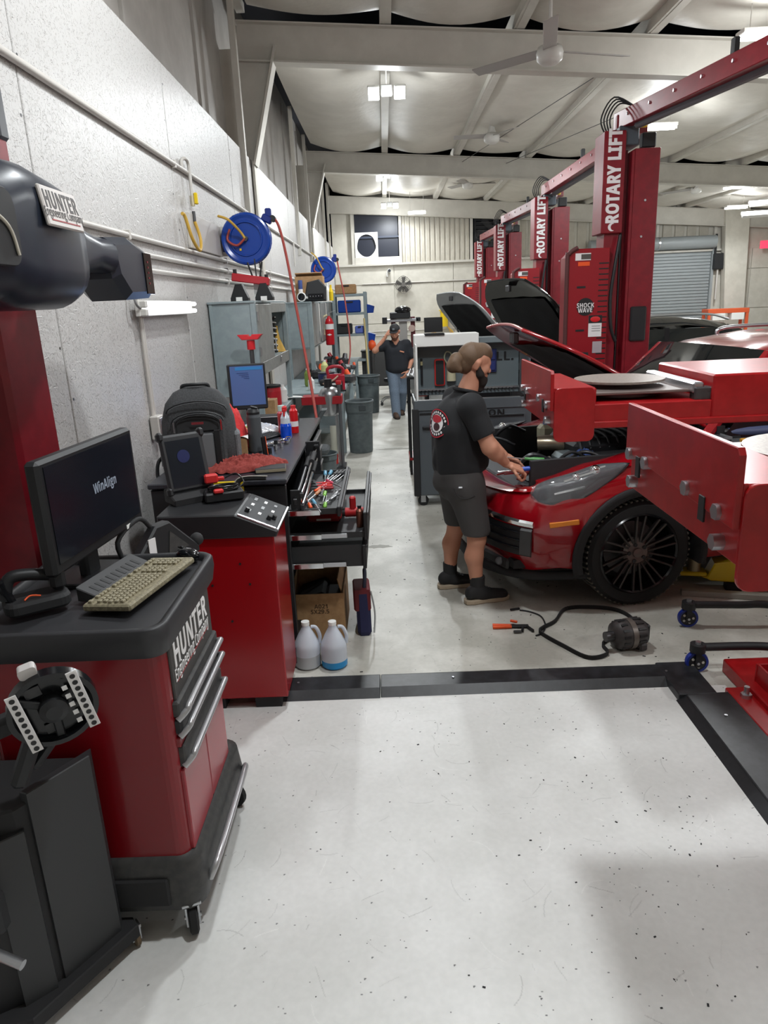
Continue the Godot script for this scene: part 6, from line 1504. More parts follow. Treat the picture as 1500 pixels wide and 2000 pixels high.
# A sport utility car with its bonnet up. Local axes: x forward from the front axle, y up, z to the car's right.
func car(at: Transform3D, label: String, paint: Material, hood_angle: float, liner: Material, glass: Material, full: bool) -> Node3D:
	var o := thing("car", label, "car", at)
	# plan outline from the tail round the nose, as (a, s) with s to the left
	var half := [Vector2(-3.75, 0.0), Vector2(-3.74, 0.5), Vector2(-3.68, 0.8), Vector2(-3.5, 0.93), Vector2(-3.0, 0.97), Vector2(-2.4, 0.965), Vector2(-1.6, 0.96), Vector2(-0.8, 0.965), Vector2(-0.45, 0.975), Vector2(0, 0.985), Vector2(0.4, 0.97), Vector2(0.6, 0.915), Vector2(0.74, 0.82), Vector2(0.84, 0.66), Vector2(0.9, 0.45), Vector2(0.94, 0.22), Vector2(0.95, 0.0)]
	var fine := []
	for i in half.size() - 1:
		var k := 6 if half[i].x > -0.9 or half[i].x < -2.2 and half[i].x > -3.5 else 3
		for j in k:
			fine.append(half[i].cubic_interpolate(half[i + 1], half[maxi(i - 1, 0)], half[mini(i + 2, half.size() - 1)], float(j) / k))
	fine.append(half[-1])
	var top := [[-3.75, 1.02], [-2.0, 1.06], [-0.8, 1.06], [-0.2, 1.02], [0.25, 0.94], [0.55, 0.86], [0.8, 0.80], [0.95, 0.77]]
	var low := [[-3.75, 0.42], [-3.3, 0.3], [-2.0, 0.27], [0.3, 0.27], [0.55, 0.3], [0.75, 0.26], [0.95, 0.24]]
	var prof := [[0.0, -0.07], [0.12, -0.03], [0.3, 0.0], [0.55, 0.012], [0.75, 0.0], [0.9, -0.03], [1.0, -0.075]]
	var arch_r := 0.43
	for side in [1.0, -1.0]:
		var rows := []
		for i in fine.size():
			var p: Vector2 = fine[i]
			var d: Vector2 = (fine[mini(i + 1, fine.size() - 1)] - fine[maxi(i - 1, 0)]).normalized()
			var nrm := Vector2(-d.y, d.x) # outward, to the left of travel
			var h0 := lerp_table(low, p.x); var h1 := lerp_table(top, p.x)
			for ax in [0.0, -2.9]:
				var q := absf(p.x - ax)
				if q < arch_r: h0 = maxf(h0, 0.37 + sqrt(arch_r * arch_r - q * q))
			var row := PackedVector3Array()
			for j in 15:
				var w := j / 14.0
				var h := lerpf(h0, h1, w)
				var rel := clampf((h - 0.27) / (h1 - 0.27), 0.0, 1.0)
				var off := lerp_table(prof, rel)
				row.append(V(p.x + nrm.x * off, h, -(p.y + nrm.y * off) * side))
			rows.append(row)
		part("body_side", B.new().loft(rows, false, false), paint, o)
		# inner edge: fender top strip between the shoulder and the engine bay
		var strip := []
		for i in fine.size():
			var p: Vector2 = fine[i]
			if p.x < -0.85: continue
			var h1 := lerp_table(top, p.x)
			var row := PackedVector3Array()
			var q := Vector2(minf(p.x, 0.62), minf(p.y, 0.66))
			for j in 5:
				var u := j / 4.0
				var m: Vector2 = p.lerp(q, u)
				row.append(V(m.x - 0.03 * (1 - u) * (1.0 if p.x > 0.6 else 0.0), h1 + 0.035 * sin(u * PI * 0.6) - 0.02 * u * u, -m.y * side * (1.0 - 0.06 * (1 - u))))
			strip.append(row)
		part("fender_top", B.new().loft(strip, false, false), paint, o)
		if full or side > 0:
			for ax in [0.0, -2.9]:
				part("arch_trim", B.new().loft(arc_ring(ax, arch_r, 0.045, side), false, true), M.black_matte, o)
	# floor pan and inner bay, so that no light leaks through
	part("under_tray", B.new().box(V(-1.4, 0.3, 0), V(4.4, 0.06, 1.5)), M.black_matte, o)
	part("bay_wall", B.new().box(V(-0.7, 0.72, 0), V(0.1, 0.75, 1.7)), M.black_matte, o)
	part("radiator", B.new().box(V(0.7, 0.55, 0), V(0.06, 0.4, 1.2)), M.black_matte, o)
	for s in [-1, 1]: part("inner_fender", B.new().box(V(-0.1, 0.68, 0.64 * s), V(1.5, 0.62, 0.04)), M.black_matte, o)
	# cabin: glass band, pillars, roof
	var cab := []
	for a in [[-0.48, 1.04, 0.79, 0.76], [-0.74, 1.36, 0.74, 0.70], [-1.02, 1.63, 0.68, 0.60]]:
		cab.append(PackedVector3Array([V(a[0], a[1], -a[2]), V(a[0] + 0.05, a[1] + 0.015, -a[2] * 0.6), V(a[0] + 0.07, a[1] + 0.02, 0), V(a[0] + 0.05, a[1] + 0.015, a[2] * 0.6), V(a[0], a[1], a[2])]))
	part("windscreen", B.new().loft(cab, false, false), glass, o)
	var roof_rows := []
	for a in [[-0.97, 1.62, 0.64], [-1.12, 1.67, 0.66], [-1.6, 1.72, 0.67], [-2.3, 1.715, 0.67], [-2.8, 1.67, 0.66], [-3.3, 1.6, 0.63], [-3.6, 1.48, 0.6]]:
		var row := PackedVector3Array()
		for j in 13:
			var u := j / 6.0 - 1.0
			row.append(V(a[0], a[1] - 0.08 * pow(absf(u), 4.0) - (0.05 if absf(u) > 0.99 else 0.0), u * (a[2] + 0.03 * (1.0 if absf(u) > 0.99 else 0.0))))
		roof_rows.append(row)
	part("roof", B.new().loft(roof_rows, false, false), paint, o)
	for s in [-1.0, 1.0]:
		part("a_pillar", B.new().between(V(-0.46, 1.03, 0.81 * s), V(-1.04, 1.62, 0.67 * s), 0.07, 0.06, 0.015), paint, o)
		part("side_glass", B.new().quad4([V(-0.6, 1.07, 0.85 * s), V(-3.3, 1.1, 0.85 * s), V(-3.2, 1.52, 0.7 * s), V(-1.12, 1.57, 0.7 * s)]), glass, o)
		part("door_pillar", B.new().between(V(-1.75, 1.06, 0.862 * s), V(-1.9, 1.56, 0.7 * s), 0.08, 0.03), M.black_gloss, o)
		part("rear_pillar", B.new().quad4([V(-2.95, 1.08, 0.87 * s), V(-3.7, 1.03, 0.8 * s), V(-3.55, 1.46, 0.64 * s), V(-3.15, 1.56, 0.68 * s)]), paint, o)
		part("roof_rail", B.new().tube(curve([V(-1.5, 1.67, 0.61 * s), V(-1.65, 1.73, 0.6 * s), V(-2.8, 1.71, 0.59 * s), V(-3.3, 1.62, 0.58 * s)], 6), 0.018, 6), M.steel, o)
	part("tailgate", B.new().quad4([V(-3.62, 1.46, -0.58), V(-3.62, 1.46, 0.58), V(-3.76, 1.0, 0.74), V(-3.76, 1.0, -0.74)]), glass, o)
	# shoulder deck behind the bay, below the glass
	part("cowl", B.new().box(V(-0.58, 1.03, 0), V(0.2, 0.05, 1.6), 0.015), M.black_matte, o)
	part("cabin_shell", B.new().box(V(-2.1, 0.9, 0), V(2.7, 0.3, 1.7)), M.black_matte, o)
	# bonnet, hinged at the cowl
	var hinge := V(-0.62, 1.13, 0)
	var ca := cos(hood_angle); var sa := sin(hood_angle)
	var sheet := func(u: float, w: float, off: float) -> Vector3:
		var x := u * 1.42
		var taper := 0.74 - 0.05 * u - (0.62 * pow(maxf(0.0, u - 0.62) / 0.38, 2.4) * 0.5)
		var z := (w * 2.0 - 1.0) * taper
		var crown := 0.035 * (1.0 - pow(w * 2.0 - 1.0, 2.0)) - 0.05 * u * u + off
		return hinge + V(x * ca - crown * sa, x * sa + crown * ca, z)
	var hd := part("bonnet", B.new().grid(18, 16, func(u: float, w: float) -> Vector3: return sheet.call(u, w, 0.0)), paint, o)
	part("bonnet_inner", B.new().grid(18, 16, func(u: float, w: float) -> Vector3: return sheet.call(u * 0.995, 0.006 + w * 0.988, -0.025)), paint, hd)
	part("bonnet_liner", B.new().grid(14, 12, func(u: float, w: float) -> Vector3: return sheet.call(0.04 + u * 0.76, 0.08 + w * 0.84, -0.04 - 0.012 * sin(w * 18.0) * sin(u * 9.0))), liner, hd)
	var edge := []
	for i in 13: edge.append(sheet.call(i / 12.0, 0.0, -0.012))
	for i in 9: edge.append(sheet.call(1.0, i / 8.0, -0.012))
	for i in 13: edge.append(sheet.call(1.0 - i / 12.0, 1.0, -0.012))
	part("bonnet_rim", B.new().tube(edge, 0.014, 6), paint, hd)
	part("bonnet_latch", B.new().box(sheet.call(0.93, 0.5, -0.07), V(0.05, 0.08, 0.08), 0.01), M.dark_steel, hd)
	for s in [-1, 1]:
		var foot := V(-0.45, 1.0, 0.66 * s)
		part("gas_strut", B.new().cyl(foot, sheet.call(0.42, 0.5 + 0.42 * s, -0.03), 0.009, -1, 6), M.black, hd)
	return o

func arc_ring(ax: float, r: float, w: float, side: float) -> Array:
	var rings := []
	for i in 25:
		var a := -0.22 + (PI + 0.44) * i / 24.0
		var c := V(ax + cos(a) * r, 0.37 + sin(a) * r, 0)
		var out := V(cos(a), sin(a), 0)
		var base := -(0.975 + (0.01 if ax == 0.0 else -0.01)) * side
		if absf(c.x) > 0.3 and ax == 0.0 and c.x > 0: base += side * 0.06 * (c.x - 0.3) / 0.13 * 0.4
		rings.append(PackedVector3Array([c + V(0, 0, base), c + out * w + V(0, 0, base + 0.004 * side), c + out * w + V(0, 0, base - 0.02 * side), c - out * 0.012 + V(0, 0, base - 0.03 * side), c - out * 0.012 + V(0, 0, base + 0.3 * side)]))
	return rings

func wheel(parent: Node3D, at: Transform3D, r: float) -> void:
	# axle along local z, face towards +z
	var w := 0.29
	var tb := B.new(); tb.t = at
	tb.lathe([Vector2(r * 0.74, -w / 2), Vector2(r * 0.92, -w / 2), Vector2(r * 0.985, -w * 0.42), Vector2(r, -w * 0.3), Vector2(r, w * 0.3), Vector2(r * 0.985, w * 0.42), Vector2(r * 0.92, w / 2), Vector2(r * 0.74, w / 2 - 0.01)], 56, T(0, 0, 0, 0, 90))
	var t := part("tire", tb, M.rubber, parent)
	var gv := mat(rgb(96, 94, 86), 0.8)
	var tread := B.new().box(V(0, 0, 0), V(0.016, 0.012, 0.1), 0.002).mesh()
	for k in 60:
		for s in [-1, 1]:
			var g := part("tread_block", tread, gv, t)
			g.transform = at * Transform3D(Basis(Vector3.BACK, TAU * k / 60.0), Vector3()) * T(0, r * 0.995, 0.075 * s, 8.0 * s)
	var rim := mat(rgb(74, 70, 68), 0.3, 0.7)
	var rb := B.new(); rb.t = at
	rb.lathe([Vector2(r * 0.7, -w * 0.3), Vector2(r * 0.715, w * 0.3), Vector2(r * 0.76, w * 0.47), Vector2(r * 0.735, w * 0.5), Vector2(r * 0.71, w * 0.46), Vector2(r * 0.69, w * 0.3), Vector2(r * 0.66, -w * 0.3)], 48, T(0, 0, 0, 0, 90))
	var rm := part("rim", rb, M.black_gloss, parent)
	for k in 10:
		for s in [-1, 1]:
			var sb := B.new(); sb.t = at * Transform3D(Basis(Vector3.BACK, TAU * k / 10.0), Vector3())
			sb.between(V(0.016 * s, r * 0.2, w * 0.34), V(0.03 * s, r * 0.72, w * 0.44), 0.014, 0.03, 0.003, Vector3.BACK)
			part("spoke", sb, rim, rm)
	var hb := B.new(); hb.t = at
	hb.lathe([Vector2(r * 0.27, w * 0.2), Vector2(r * 0.27, w * 0.33), Vector2(r * 0.2, w * 0.37), Vector2(r * 0.09, w * 0.36), Vector2(r * 0.085, w * 0.4), Vector2(0, w * 0.41)], 30, T(0, 0, 0, 0, 90))
	part("hub", hb, mat(rgb(112, 100, 96), 0.35, 0.6), rm)
	for k in 5:
		var nb := B.new(); nb.t = at * Transform3D(Basis(Vector3.BACK, TAU * k / 5.0 + 0.3), Vector3())
		part("lug_hole", nb.cyl(V(0, r * 0.16, w * 0.34), V(0, r * 0.16, w * 0.39), 0.014, -1, 10), M.black, rm)
	var db := B.new(); db.t = at
	part("brake_disc", db.cyl(V(0, 0, -w * 0.1), V(0, 0, w * 0.0), r * 0.52, -1, 30), M.dark_steel, parent)
	var bb := B.new(); bb.t = at
	part("wheel_well", bb.cyl(V(0, 0, -w * 0.5), V(0, 0, -w * 0.3), r * 0.7, -1, 30), M.black_matte, parent)

const NOSE := [Vector2(0.915, 0.42), Vector2(0.875, 0.56), Vector2(0.825, 0.69), Vector2(0.765, 0.79), Vector2(0.7, 0.86)]
const CORNER := [Vector2(0.84, 0.66), Vector2(0.74, 0.82), Vector2(0.6, 0.915), Vector2(0.4, 0.97), Vector2(0.0, 0.985)]

func red_car_details(o: Node3D) -> void:
	wheel(o, T(0, 0.37, -0.83, 180), 0.37)
	wheel(o, T(0, 0.37, 0.83, 0), 0.37)
	wheel(o, T(-2.9, 0.37, -0.83, 180), 0.37)
	wheel(o, T(-2.9, 0.37, 0.83, 0), 0.37)
	for s in [-1.0, 1.0]: # s = -1 is the left side
		# headlamp: teardrop patch that follows the front corner, with lamps inside a clear cover
		var lamp := func(u: float, w: float, lift_: float) -> Vector3:
			var x := lerpf(0.70, 0.08, u)
			var y := 0.62
			for n in range(1, CORNER.size()):
				if CORNER[n].x <= x:
					y = lerpf(CORNER[n].y, CORNER[n - 1].y, (x - CORNER[n].x) / (CORNER[n - 1].x - CORNER[n].x))
					break
			var h1 := lerp_table([[-0.2, 1.02], [0.25, 0.94], [0.55, 0.86], [0.8, 0.80]], x)
			var wide := pow(sin(PI * pow(clampf(u, 0.0, 1.0), 0.75)), 0.75)
			var q := (w - 0.42) * 0.27 * wide - 0.035 + 0.05 * u
			var bow := (1.0 - pow(2.0 * w - 1.0, 2.0)) * wide
			if q < 0.0:
				return V(x + lift_ * 0.7, h1 + q + 0.012 + lift_ * 0.5 * bow, (y - 0.05 + 0.35 * minf(-q, 0.1) + lift_ * bow) * s)
			return V(x - q * 0.25 + lift_ * 0.5, h1 + 0.018 + lift_ * bow + 0.02 * sin(q * 12.0), (y - 0.05 - q * 0.85 + lift_ * 0.4 * bow) * s)
		var hl := part("headlamp", B.new().grid(22, 14, func(u: float, w: float) -> Vector3: return lamp.call(u, w, 0.004)), mat(rgb(44, 46, 49), 0.3), o)
		var clear := mat(Color(0.95, 0.97, 1.0, 0.1), 0.03)
		clear.transparency = BaseMaterial3D.TRANSPARENCY_ALPHA
		part("lamp_cover", B.new().grid(22, 14, func(u: float, w: float) -> Vector3: return lamp.call(u * 1.01 - 0.005, w * 1.04 - 0.02, 0.03)), clear, hl)
		for k in 2:
			part("projector", B.new().ball(lamp.call(0.62 - 0.2 * k, 0.55, 0.006), Vector3.ONE * (0.036 - 0.008 * k), 16, 10), M.chrome, hl)
		for k in 3:
			part("light_blade", B.new().between(lamp.call(0.2 + 0.1 * k, 0.3 + 0.2 * k, 0.014), lamp.call(0.5 + 0.12 * k, 0.24 + 0.2 * k, 0.014), 0.008, 0.012), M.chrome, hl)
		# chrome bar and intake below
		var nose := func(u: float, h: float, off: float) -> Vector3: # along the bumper corner, u from the grille outwards
			var k := lerpf(0.0, 3.999, u)
			var t0: Vector2 = NOSE[int(k)]; var t1: Vector2 = NOSE[int(k) + 1]
			var d := (t1 - t0).normalized()
			var m: Vector2 = t0.lerp(t1, k - int(k)) + Vector2(d.y, -d.x) * off
			return V(m.x, h, m.y * s)
		part("chrome_bar", B.new().loft(range(9).map(func(i: int) -> PackedVector3Array: return PackedVector3Array([nose.call(i / 8.0, 0.645 - 0.012 * i / 8.0, 0.018), nose.call(i / 8.0, 0.63 - 0.012 * i / 8.0, 0.03), nose.call(i / 8.0, 0.605 - 0.012 * i / 8.0, 0.024), nose.call(i / 8.0, 0.6 - 0.012 * i / 8.0, 0.0)])), true, true, false), M.chrome, o)
		var inn := part("air_intake", B.new().grid(8, 3, func(u: float, w: float) -> Vector3: return nose.call(0.06 + u * 0.92 - 0.05 * w, 0.585 - 0.2 * w, 0.016)), M.black, o)
		for k in 3:
			part("slat", B.new().tube(range(7).map(func(i: int) -> Vector3: return nose.call(0.08 + i / 6.0 * 0.7, 0.545 - 0.055 * k, 0.022)), 0.008, 6), M.black_gloss, inn)
		part("intake_blade", B.new().loft(range(4).map(func(i: int) -> PackedVector3Array: return PackedVector3Array([nose.call(0.78 + i * 0.07, 0.585, 0.02), nose.call(0.78 + i * 0.07, 0.57, 0.04), nose.call(0.76 + i * 0.07, 0.4, 0.036), nose.call(0.76 + i * 0.07, 0.385, 0.016)])), true, true, false), mat(rgb(66, 66, 68), 0.4), inn)
		part("fog_recess", B.new().between(V(0.93, 0.32, 0.5 * s), V(0.83, 0.3, 0.74 * s), 0.03, 0.075, 0.02), M.black, o)
		part("fog_lamp", B.new().ball(V(0.875, 0.31, 0.67 * s), V(0.03, 0.03, 0.03), 12, 8), mat(rgb(90, 92, 96), 0.1), o)
		part("side_marker", B.new().between(V(0.62, 0.615, 0.918 * s), V(0.44, 0.64, 0.972 * s), 0.02, 0.035, 0.004), mat(rgb(226, 130, 10), 0.25), o)
	part("centre_grille", B.new().box(V(0.945, 0.5, 0), V(0.02, 0.26, 0.6), 0.008), M.black, o)
	for k in 4: part("grille_slat", B.new().box(V(0.958, 0.41 + 0.06 * k, 0), V(0.012, 0.014, 0.56), 0.003), M.black_gloss, o)
	part("lower_lip", B.new().tube(curve([V(0.3, 0.24, -0.9), V(0.7, 0.22, -0.76), V(0.92, 0.21, -0.4), V(0.95, 0.21, 0), V(0.92, 0.21, 0.4), V(0.7, 0.22, 0.76), V(0.3, 0.24, 0.9)], 6), 0.035, 8), M.black_matte, o)
	# engine bay
	var en := part("engine_cover", B.new().box(V(-0.16, 0.94, 0.02), V(0.62, 0.16, 0.56), 0.05), M.black, o)
	for k in 8: part("cover_rib", B.new().tube(curve([V(-0.42 + 0.075 * k, 0.95, -0.25), V(-0.42 + 0.075 * k, 1.03, -0.16), V(-0.4 + 0.075 * k, 1.035, 0.2)], 4), 0.018, 6), M.black, en)
	part("valve_cover", B.new().box(V(-0.15, 0.86, -0.36), V(0.6, 0.16, 0.14), 0.02), M.black_matte, o)
	part("intake_pipe", B.new().tube(curve([V(0.1, 0.93, 0.0), V(0.22, 0.96, 0.02), V(0.32, 0.96, 0.06)], 4), 0.06, 14), mat(rgb(170, 160, 140), 0.3, 0.8), o)
	part("alternator_bracket", B.new().box(V(0.2, 0.8, -0.2), V(0.16, 0.26, 0.22), 0.03), mat(rgb(150, 164, 170), 0.35, 0.7), o)
	part("blue_rag", cloth_at(B.new(), T(0.12, 0.88, -0.33), V(0.1, 0.1, 0.09), 31), mat(rgb(60, 84, 140), 0.8), o)
	part("pulley", B.new().lathe([Vector2(0.03, -0.02), Vector2(0.075, -0.02), Vector2(0.07, 0.0), Vector2(0.075, 0.02), Vector2(0.02, 0.02)], 20, T(0.32, 0.82, -0.14, 0, 0, 90)), M.steel, o)
	part("radiator_deck", B.new().box(V(0.6, 0.79, 0), V(0.3, 0.04, 1.24), 0.012), mat(rgb(62, 63, 66), 0.5), o)
	part("reservoir", B.new().box(V(0.05, 0.95, 0.52), V(0.16, 0.14, 0.13), 0.03), mat(rgb(196, 196, 170), 0.4), o)
	part("reservoir_cap", B.new().cyl(V(0.05, 1.01, 0.52), V(0.05, 1.05, 0.52), 0.04), mat(rgb(60, 90, 160), 0.4), o)
	part("battery_box", B.new().box(V(-0.45, 0.92, 0.5), V(0.3, 0.2, 0.2), 0.02), M.black, o)
	rng.seed = 9
	for k in 9:
		var p := V(rng.randf_range(-0.5, 0.45), rng.randf_range(0.86, 0.98), rng.randf_range(-0.56, 0.56))
		part("hose", B.new().tube(curve([p, p + V(0.14, 0.06, 0.05 - 0.02 * k), p + V(0.22, 0.0, 0.14 - 0.03 * k), p + V(0.26, -0.12, 0.12)], 5), 0.012 + 0.003 * (k % 3), 6), [M.black, M.dark_steel, M.black_matte, mat(rgb(120, 34, 34), 0.5)][k % 4], o)
	part("fender_mat", B.new().grid(8, 6, func(u: float, w: float) -> Vector3: return V(0.2 + 0.42 * u, 0.845 - 0.03 * u + 0.01 * sin(u * 9.0), -0.52 + 0.4 * w)), mat(rgb(64, 68, 72), 0.6), o)

func cloth_at(b: B, at: Transform3D, r: Vector3, seed_: int) -> B:
	b.t = at
	return cloth_heap(b, r, seed_, 28, 14)

func cars() -> void:
	var red_paint := mat(rgb(150, 8, 22), 0.18)
	red_paint.clearcoat_enabled = true; red_paint.clearcoat = 0.8; red_paint.clearcoat_roughness = 0.04
	var black_paint := mat(rgb(14, 15, 16), 0.1)
	var silver := mat(rgb(190, 192, 194), 0.25, 0.3)
	var glass := mat(rgb(18, 22, 24), 0.04)
	var felt := noisy(rgb(20, 21, 22), rgb(34, 35, 36), 5.0, 0.9, 0.0, 71, 0.05)
	var r := car(T(1.47, 0, -5.42, 190), "red sport utility car with open bonnet and dark multi-spoke wheel", red_paint, 0.56, felt, glass, true)
	red_car_details(r)
	var b := car(T(1.78, 0, -9.6, 208), "black sport utility car behind the red one with its bonnet raised", black_paint, 0.95, felt, glass, false)
	for a in [[0.0, -0.83, 180], [-2.9, -0.83, 180], [0.0, 0.83, 0], [-2.9, 0.83, 0]]:
		part("wheel", B.new().lathe([Vector2(0, -0.13), Vector2(0.34, -0.13), Vector2(0.36, -0.1), Vector2(0.36, 0.1), Vector2(0.34, 0.13), Vector2(0, 0.13)], 28, T(a[0], 0.36, a[1], 0, 90)), M.rubber, b)
	var s := car(T(1.5, 0, -13.7, 208), "silver car farthest back with its bonnet raised", silver, 0.85, felt, glass, false)
	for a in [[0.0, -0.83, 180], [-2.9, -0.83, 180], [0.0, 0.83, 0], [-2.9, 0.83, 0]]:
		part("wheel", B.new().lathe([Vector2(0, -0.13), Vector2(0.34, -0.13), Vector2(0.36, -0.1), Vector2(0.36, 0.1), Vector2(0.34, 0.13), Vector2(0, 0.13)], 28, T(a[0], 0.36, a[1], 0, 90)), M.rubber, s)

func lift(at: Vector3, k: int, beam_end: Vector3) -> void:
	var which: String = ["nearest", "second", "third", "farthest"][k]
	var o := thing("two_post_lift", "%s red two-post car lift with white lettering down its cover" % which, "car lift", T(at.x, 0, at.z), "red two-post lifts")
	var red: Material = M.red_lift
	part("base_plate", B.new().box(V(0.1, 0.012, 0), V(0.75, 0.024, 0.5), 0.004), red, o)
	part("column_flange", B.new().box(V(-0.1, 1.72, 0), V(0.16, 3.4, 0.28), 0.006), red, o)
	part("inner_channel", B.new().box(V(0.02, 1.75, -0.08), V(0.1, 3.4, 0.16)), red, o)
	part("lift_screw", B.new().cyl(V(0.03, 0.1, 0.02), V(0.03, 3.4, 0.02), 0.012, -1, 8), M.dark_steel, o)
	part("channel_lip", B.new().box(V(0.085, 1.72, 0.06), V(0.03, 3.4, 0.16), 0.004), red, o)
	var pl := part("column_plate", B.new().box(V(0.23, 1.72, 0.0), V(0.26, 3.44, 0.26), 0.006), red, o)
	part("pad_cover", B.new().box(V(0.22, 1.72, 0.14), V(0.17, 0.36, 0.05), 0.014), M.black, pl)
	for y in [2.95, 2.6, 1.55]: part("bolt", B.new().cyl(V(0.17 + 0.06 * fmod(y, 1.0), y, 0.13), V(0.17 + 0.06 * fmod(y, 1.0), y, 0.14), 0.012, -1, 8), M.steel, pl)
	for i in 9: part("edge_marker", B.new().box(V(0.362, 2.2 + i * 0.12, 0.1), V(0.004, 0.06, 0.02)), M.white_print, pl)
	var cv := part("name_cover", B.new().box(V(-0.12, 3.12, 0.02), V(0.22, 0.96, 0.34), 0.008), red, o)
	text("ROTARY LIFT", "lettering", 0.125, M.white_print, cv, T(-0.115, 3.17, 0.193, 0, 0, 90), 0.003, true, 0.82)
	part("logo_oval", B.new().cyl(V(-0.12, 2.7, 0.19), V(-0.12, 2.7, 0.193), 0.04, -1, 20), M.white_print, cv)
	part("logo_inner", B.new().cyl(V(-0.1, 2.7, 0.192), V(-0.1, 2.7, 0.195), 0.032, -1, 20), red, cv)
	# power unit with vents and labels
	var pu := part("power_unit", B.new().prism([Vector2(-0.58, 0.75), Vector2(-0.14, 0.75), Vector2(-0.14, 2.5), Vector2(-0.5, 2.5), Vector2(-0.58, 2.42)], 0.3, T(0, 0, 0.1), 0.01), mat(rgb(142, 18, 30), 0.35), o)
	for i in 26: part("vent_slot", B.new().box(V(-0.2, 1.0 + i * 0.054, 0.252), V(0.1, 0.012, 0.004)), M.black_print, pu)
	part("edge_rubber", B.new().tube(curve([V(-0.585, 0.8, 0.26), V(-0.585, 2.3, 0.26), V(-0.57, 2.45, 0.26), V(-0.48, 2.51, 0.26)], 4), 0.022, 8), mat(rgb(84, 40, 40), 0.6), pu)
	part("warning_label", B.new().box(V(-0.42, 2.42, 0.253), V(0.16, 0.07, 0.004)), M.white_print, pu)
	part("warning_label", B.new().box(V(-0.39, 2.42, 0.256), V(0.1, 0.05, 0.004)), mat(rgb(80, 76, 72), 0.5), pu)
	part("warning_label", B.new().box(V(-0.41, 2.35, 0.253), V(0.12, 0.04, 0.004)), M.orange, pu)
	for y in [2.12, 1.68]: part("latch_slot", B.new().box(V(-0.43, y, 0.253), V(0.09, 0.02, 0.004)), M.black_print, pu)
	var st := part("round_sticker", B.new().cyl(V(-0.38, 1.92, 0.251), V(-0.38, 1.92, 0.255), 0.09, -1, 28), M.black_print, pu)
	text("SHOCK", "lettering", 0.045, M.white_print, st, T(-0.38, 1.935, 0.257), 0.002, true, 0.9)
	text("WAVE", "lettering", 0.045, M.white_print, st, T(-0.38, 1.885, 0.257), 0.002, true, 0.9)
	var dg := part("danger_sign", B.new().box(V(-0.27, 1.72, 0.254), V(0.14, 0.22, 0.004)), M.white_print, pu)
	part("danger_band", B.new().box(V(-0.27, 1.79, 0.2565), V(0.14, 0.08, 0.003)), M.black_print, dg)
	part("danger_oval", B.new().ball(V(-0.27, 1.79, 0.2575), V(0.055, 0.03, 0.004), 16, 6), mat(rgb(206, 30, 36), 0.4), dg)
	for i in 3: part("print_line", B.new().box(V(-0.26, 1.72 - 0.025 * i, 0.2565), V(0.09, 0.008, 0.002)), mat(rgb(150, 150, 150), 0.5), dg)
	part("spec_label", B.new().box(V(-0.24, 1.5, 0.254), V(0.1, 0.12, 0.004)), mat(rgb(170, 160, 166), 0.5), pu)
	part("socket_plate", B.new().box(V(-0.42, 1.4, 0.255), V(0.18, 0.1, 0.008), 0.004), M.black, pu)
	part("gauge", B.new().lathe([Vector2(0.02, 0.0), Vector2(0.04, 0.006), Vector2(0.045, 0.0)], 16, T(-0.42, 1.2, 0.255, 0, 90)), M.white_print, pu)
	part("hydraulic_hose", B.new().tube(curve([V(-0.03, 2.62, 0.2), V(-0.08, 2.3, 0.22), V(-0.11, 2.0, 0.22), V(-0.09, 1.7, 0.22), V(-0.03, 1.55, 0.2)], 6), 0.018, 8), M.black, o)
	# head and overhead beam
	part("head_block", B.new().box(V(0.03, 3.56, 0.03), V(0.2, 0.18, 0.24), 0.01), mat(rgb(70, 78, 86), 0.5), o)
	part("limit_switch", B.new().box(V(0.25, 3.52, 0.05), V(0.14, 0.14, 0.1), 0.01), M.black, o)
	part("yellow_tag", B.new().box(V(0.14, 3.66, 0.16), V(0.11, 0.08, 0.03), 0.006), M.yellow, o)
	var a := V(-0.03, 3.72, -0.06); var e := beam_end
	var bm := part("overhead_beam", B.new().between(a, e, 0.1, 0.16, 0.006), red, o)
	part("beam_rail", B.new().between(a + V(0.1, -0.09, 0.3), e + V(0.08, -0.09, -0.3), 0.08, 0.06, 0.015), mat(rgb(96, 98, 104), 0.6), bm)
	part("beam_foot", B.new().box(V(-0.02, 3.62, -0.02), V(0.1, 0.3, 0.14), 0.006), red, o)
	for i in 8: part("bolt", B.new().cyl(a.lerp(e, 0.08 + 0.11 * i) + V(-0.06, 0.02, 0), a.lerp(e, 0.08 + 0.11 * i) + V(-0.045, 0.02, 0), 0.014, -1, 8), M.steel, bm)
	part("beam_switch", B.new().box(a.lerp(e, 0.5) + V(0, 0.13, 0), V(0.05, 0.14, 0.06), 0.008), M.black, bm)
	for i in 4: part("cable_loop", B.new().tube(curve([V(-0.12 - 0.02 * i, 3.55, 0.1), V(-0.16 - 0.03 * i, 3.72, 0.1), V(-0.06 - 0.02 * i, 3.86 + 0.02 * i, 0.08), V(0.06, 3.8, 0.2)], 5), 0.008, 6), M.black, o)
	# the other column of the pair
	if k == 0:
		part("far_column", B.new().box(V(0.78, 1.85, 3.55), V(0.26, 3.7, 0.26), 0.006), red, o)
		part("base_plate", B.new().box(V(0.78, 0.012, 3.55), V(0.5, 0.024, 0.6), 0.004), red, o)

func lifts() -> void:
	var P := [V(2.5, 0, -8.05), V(2.76, 0, -12.75), V(2.78, 0, -17.1), V(2.9, 0, -21.7)]
	for k in 4: lift(P[k], k, V(0.68, 3.72, 3.45) if k == 0 else P[k - 1] - P[k] + V(0.28, 3.72, -0.2))

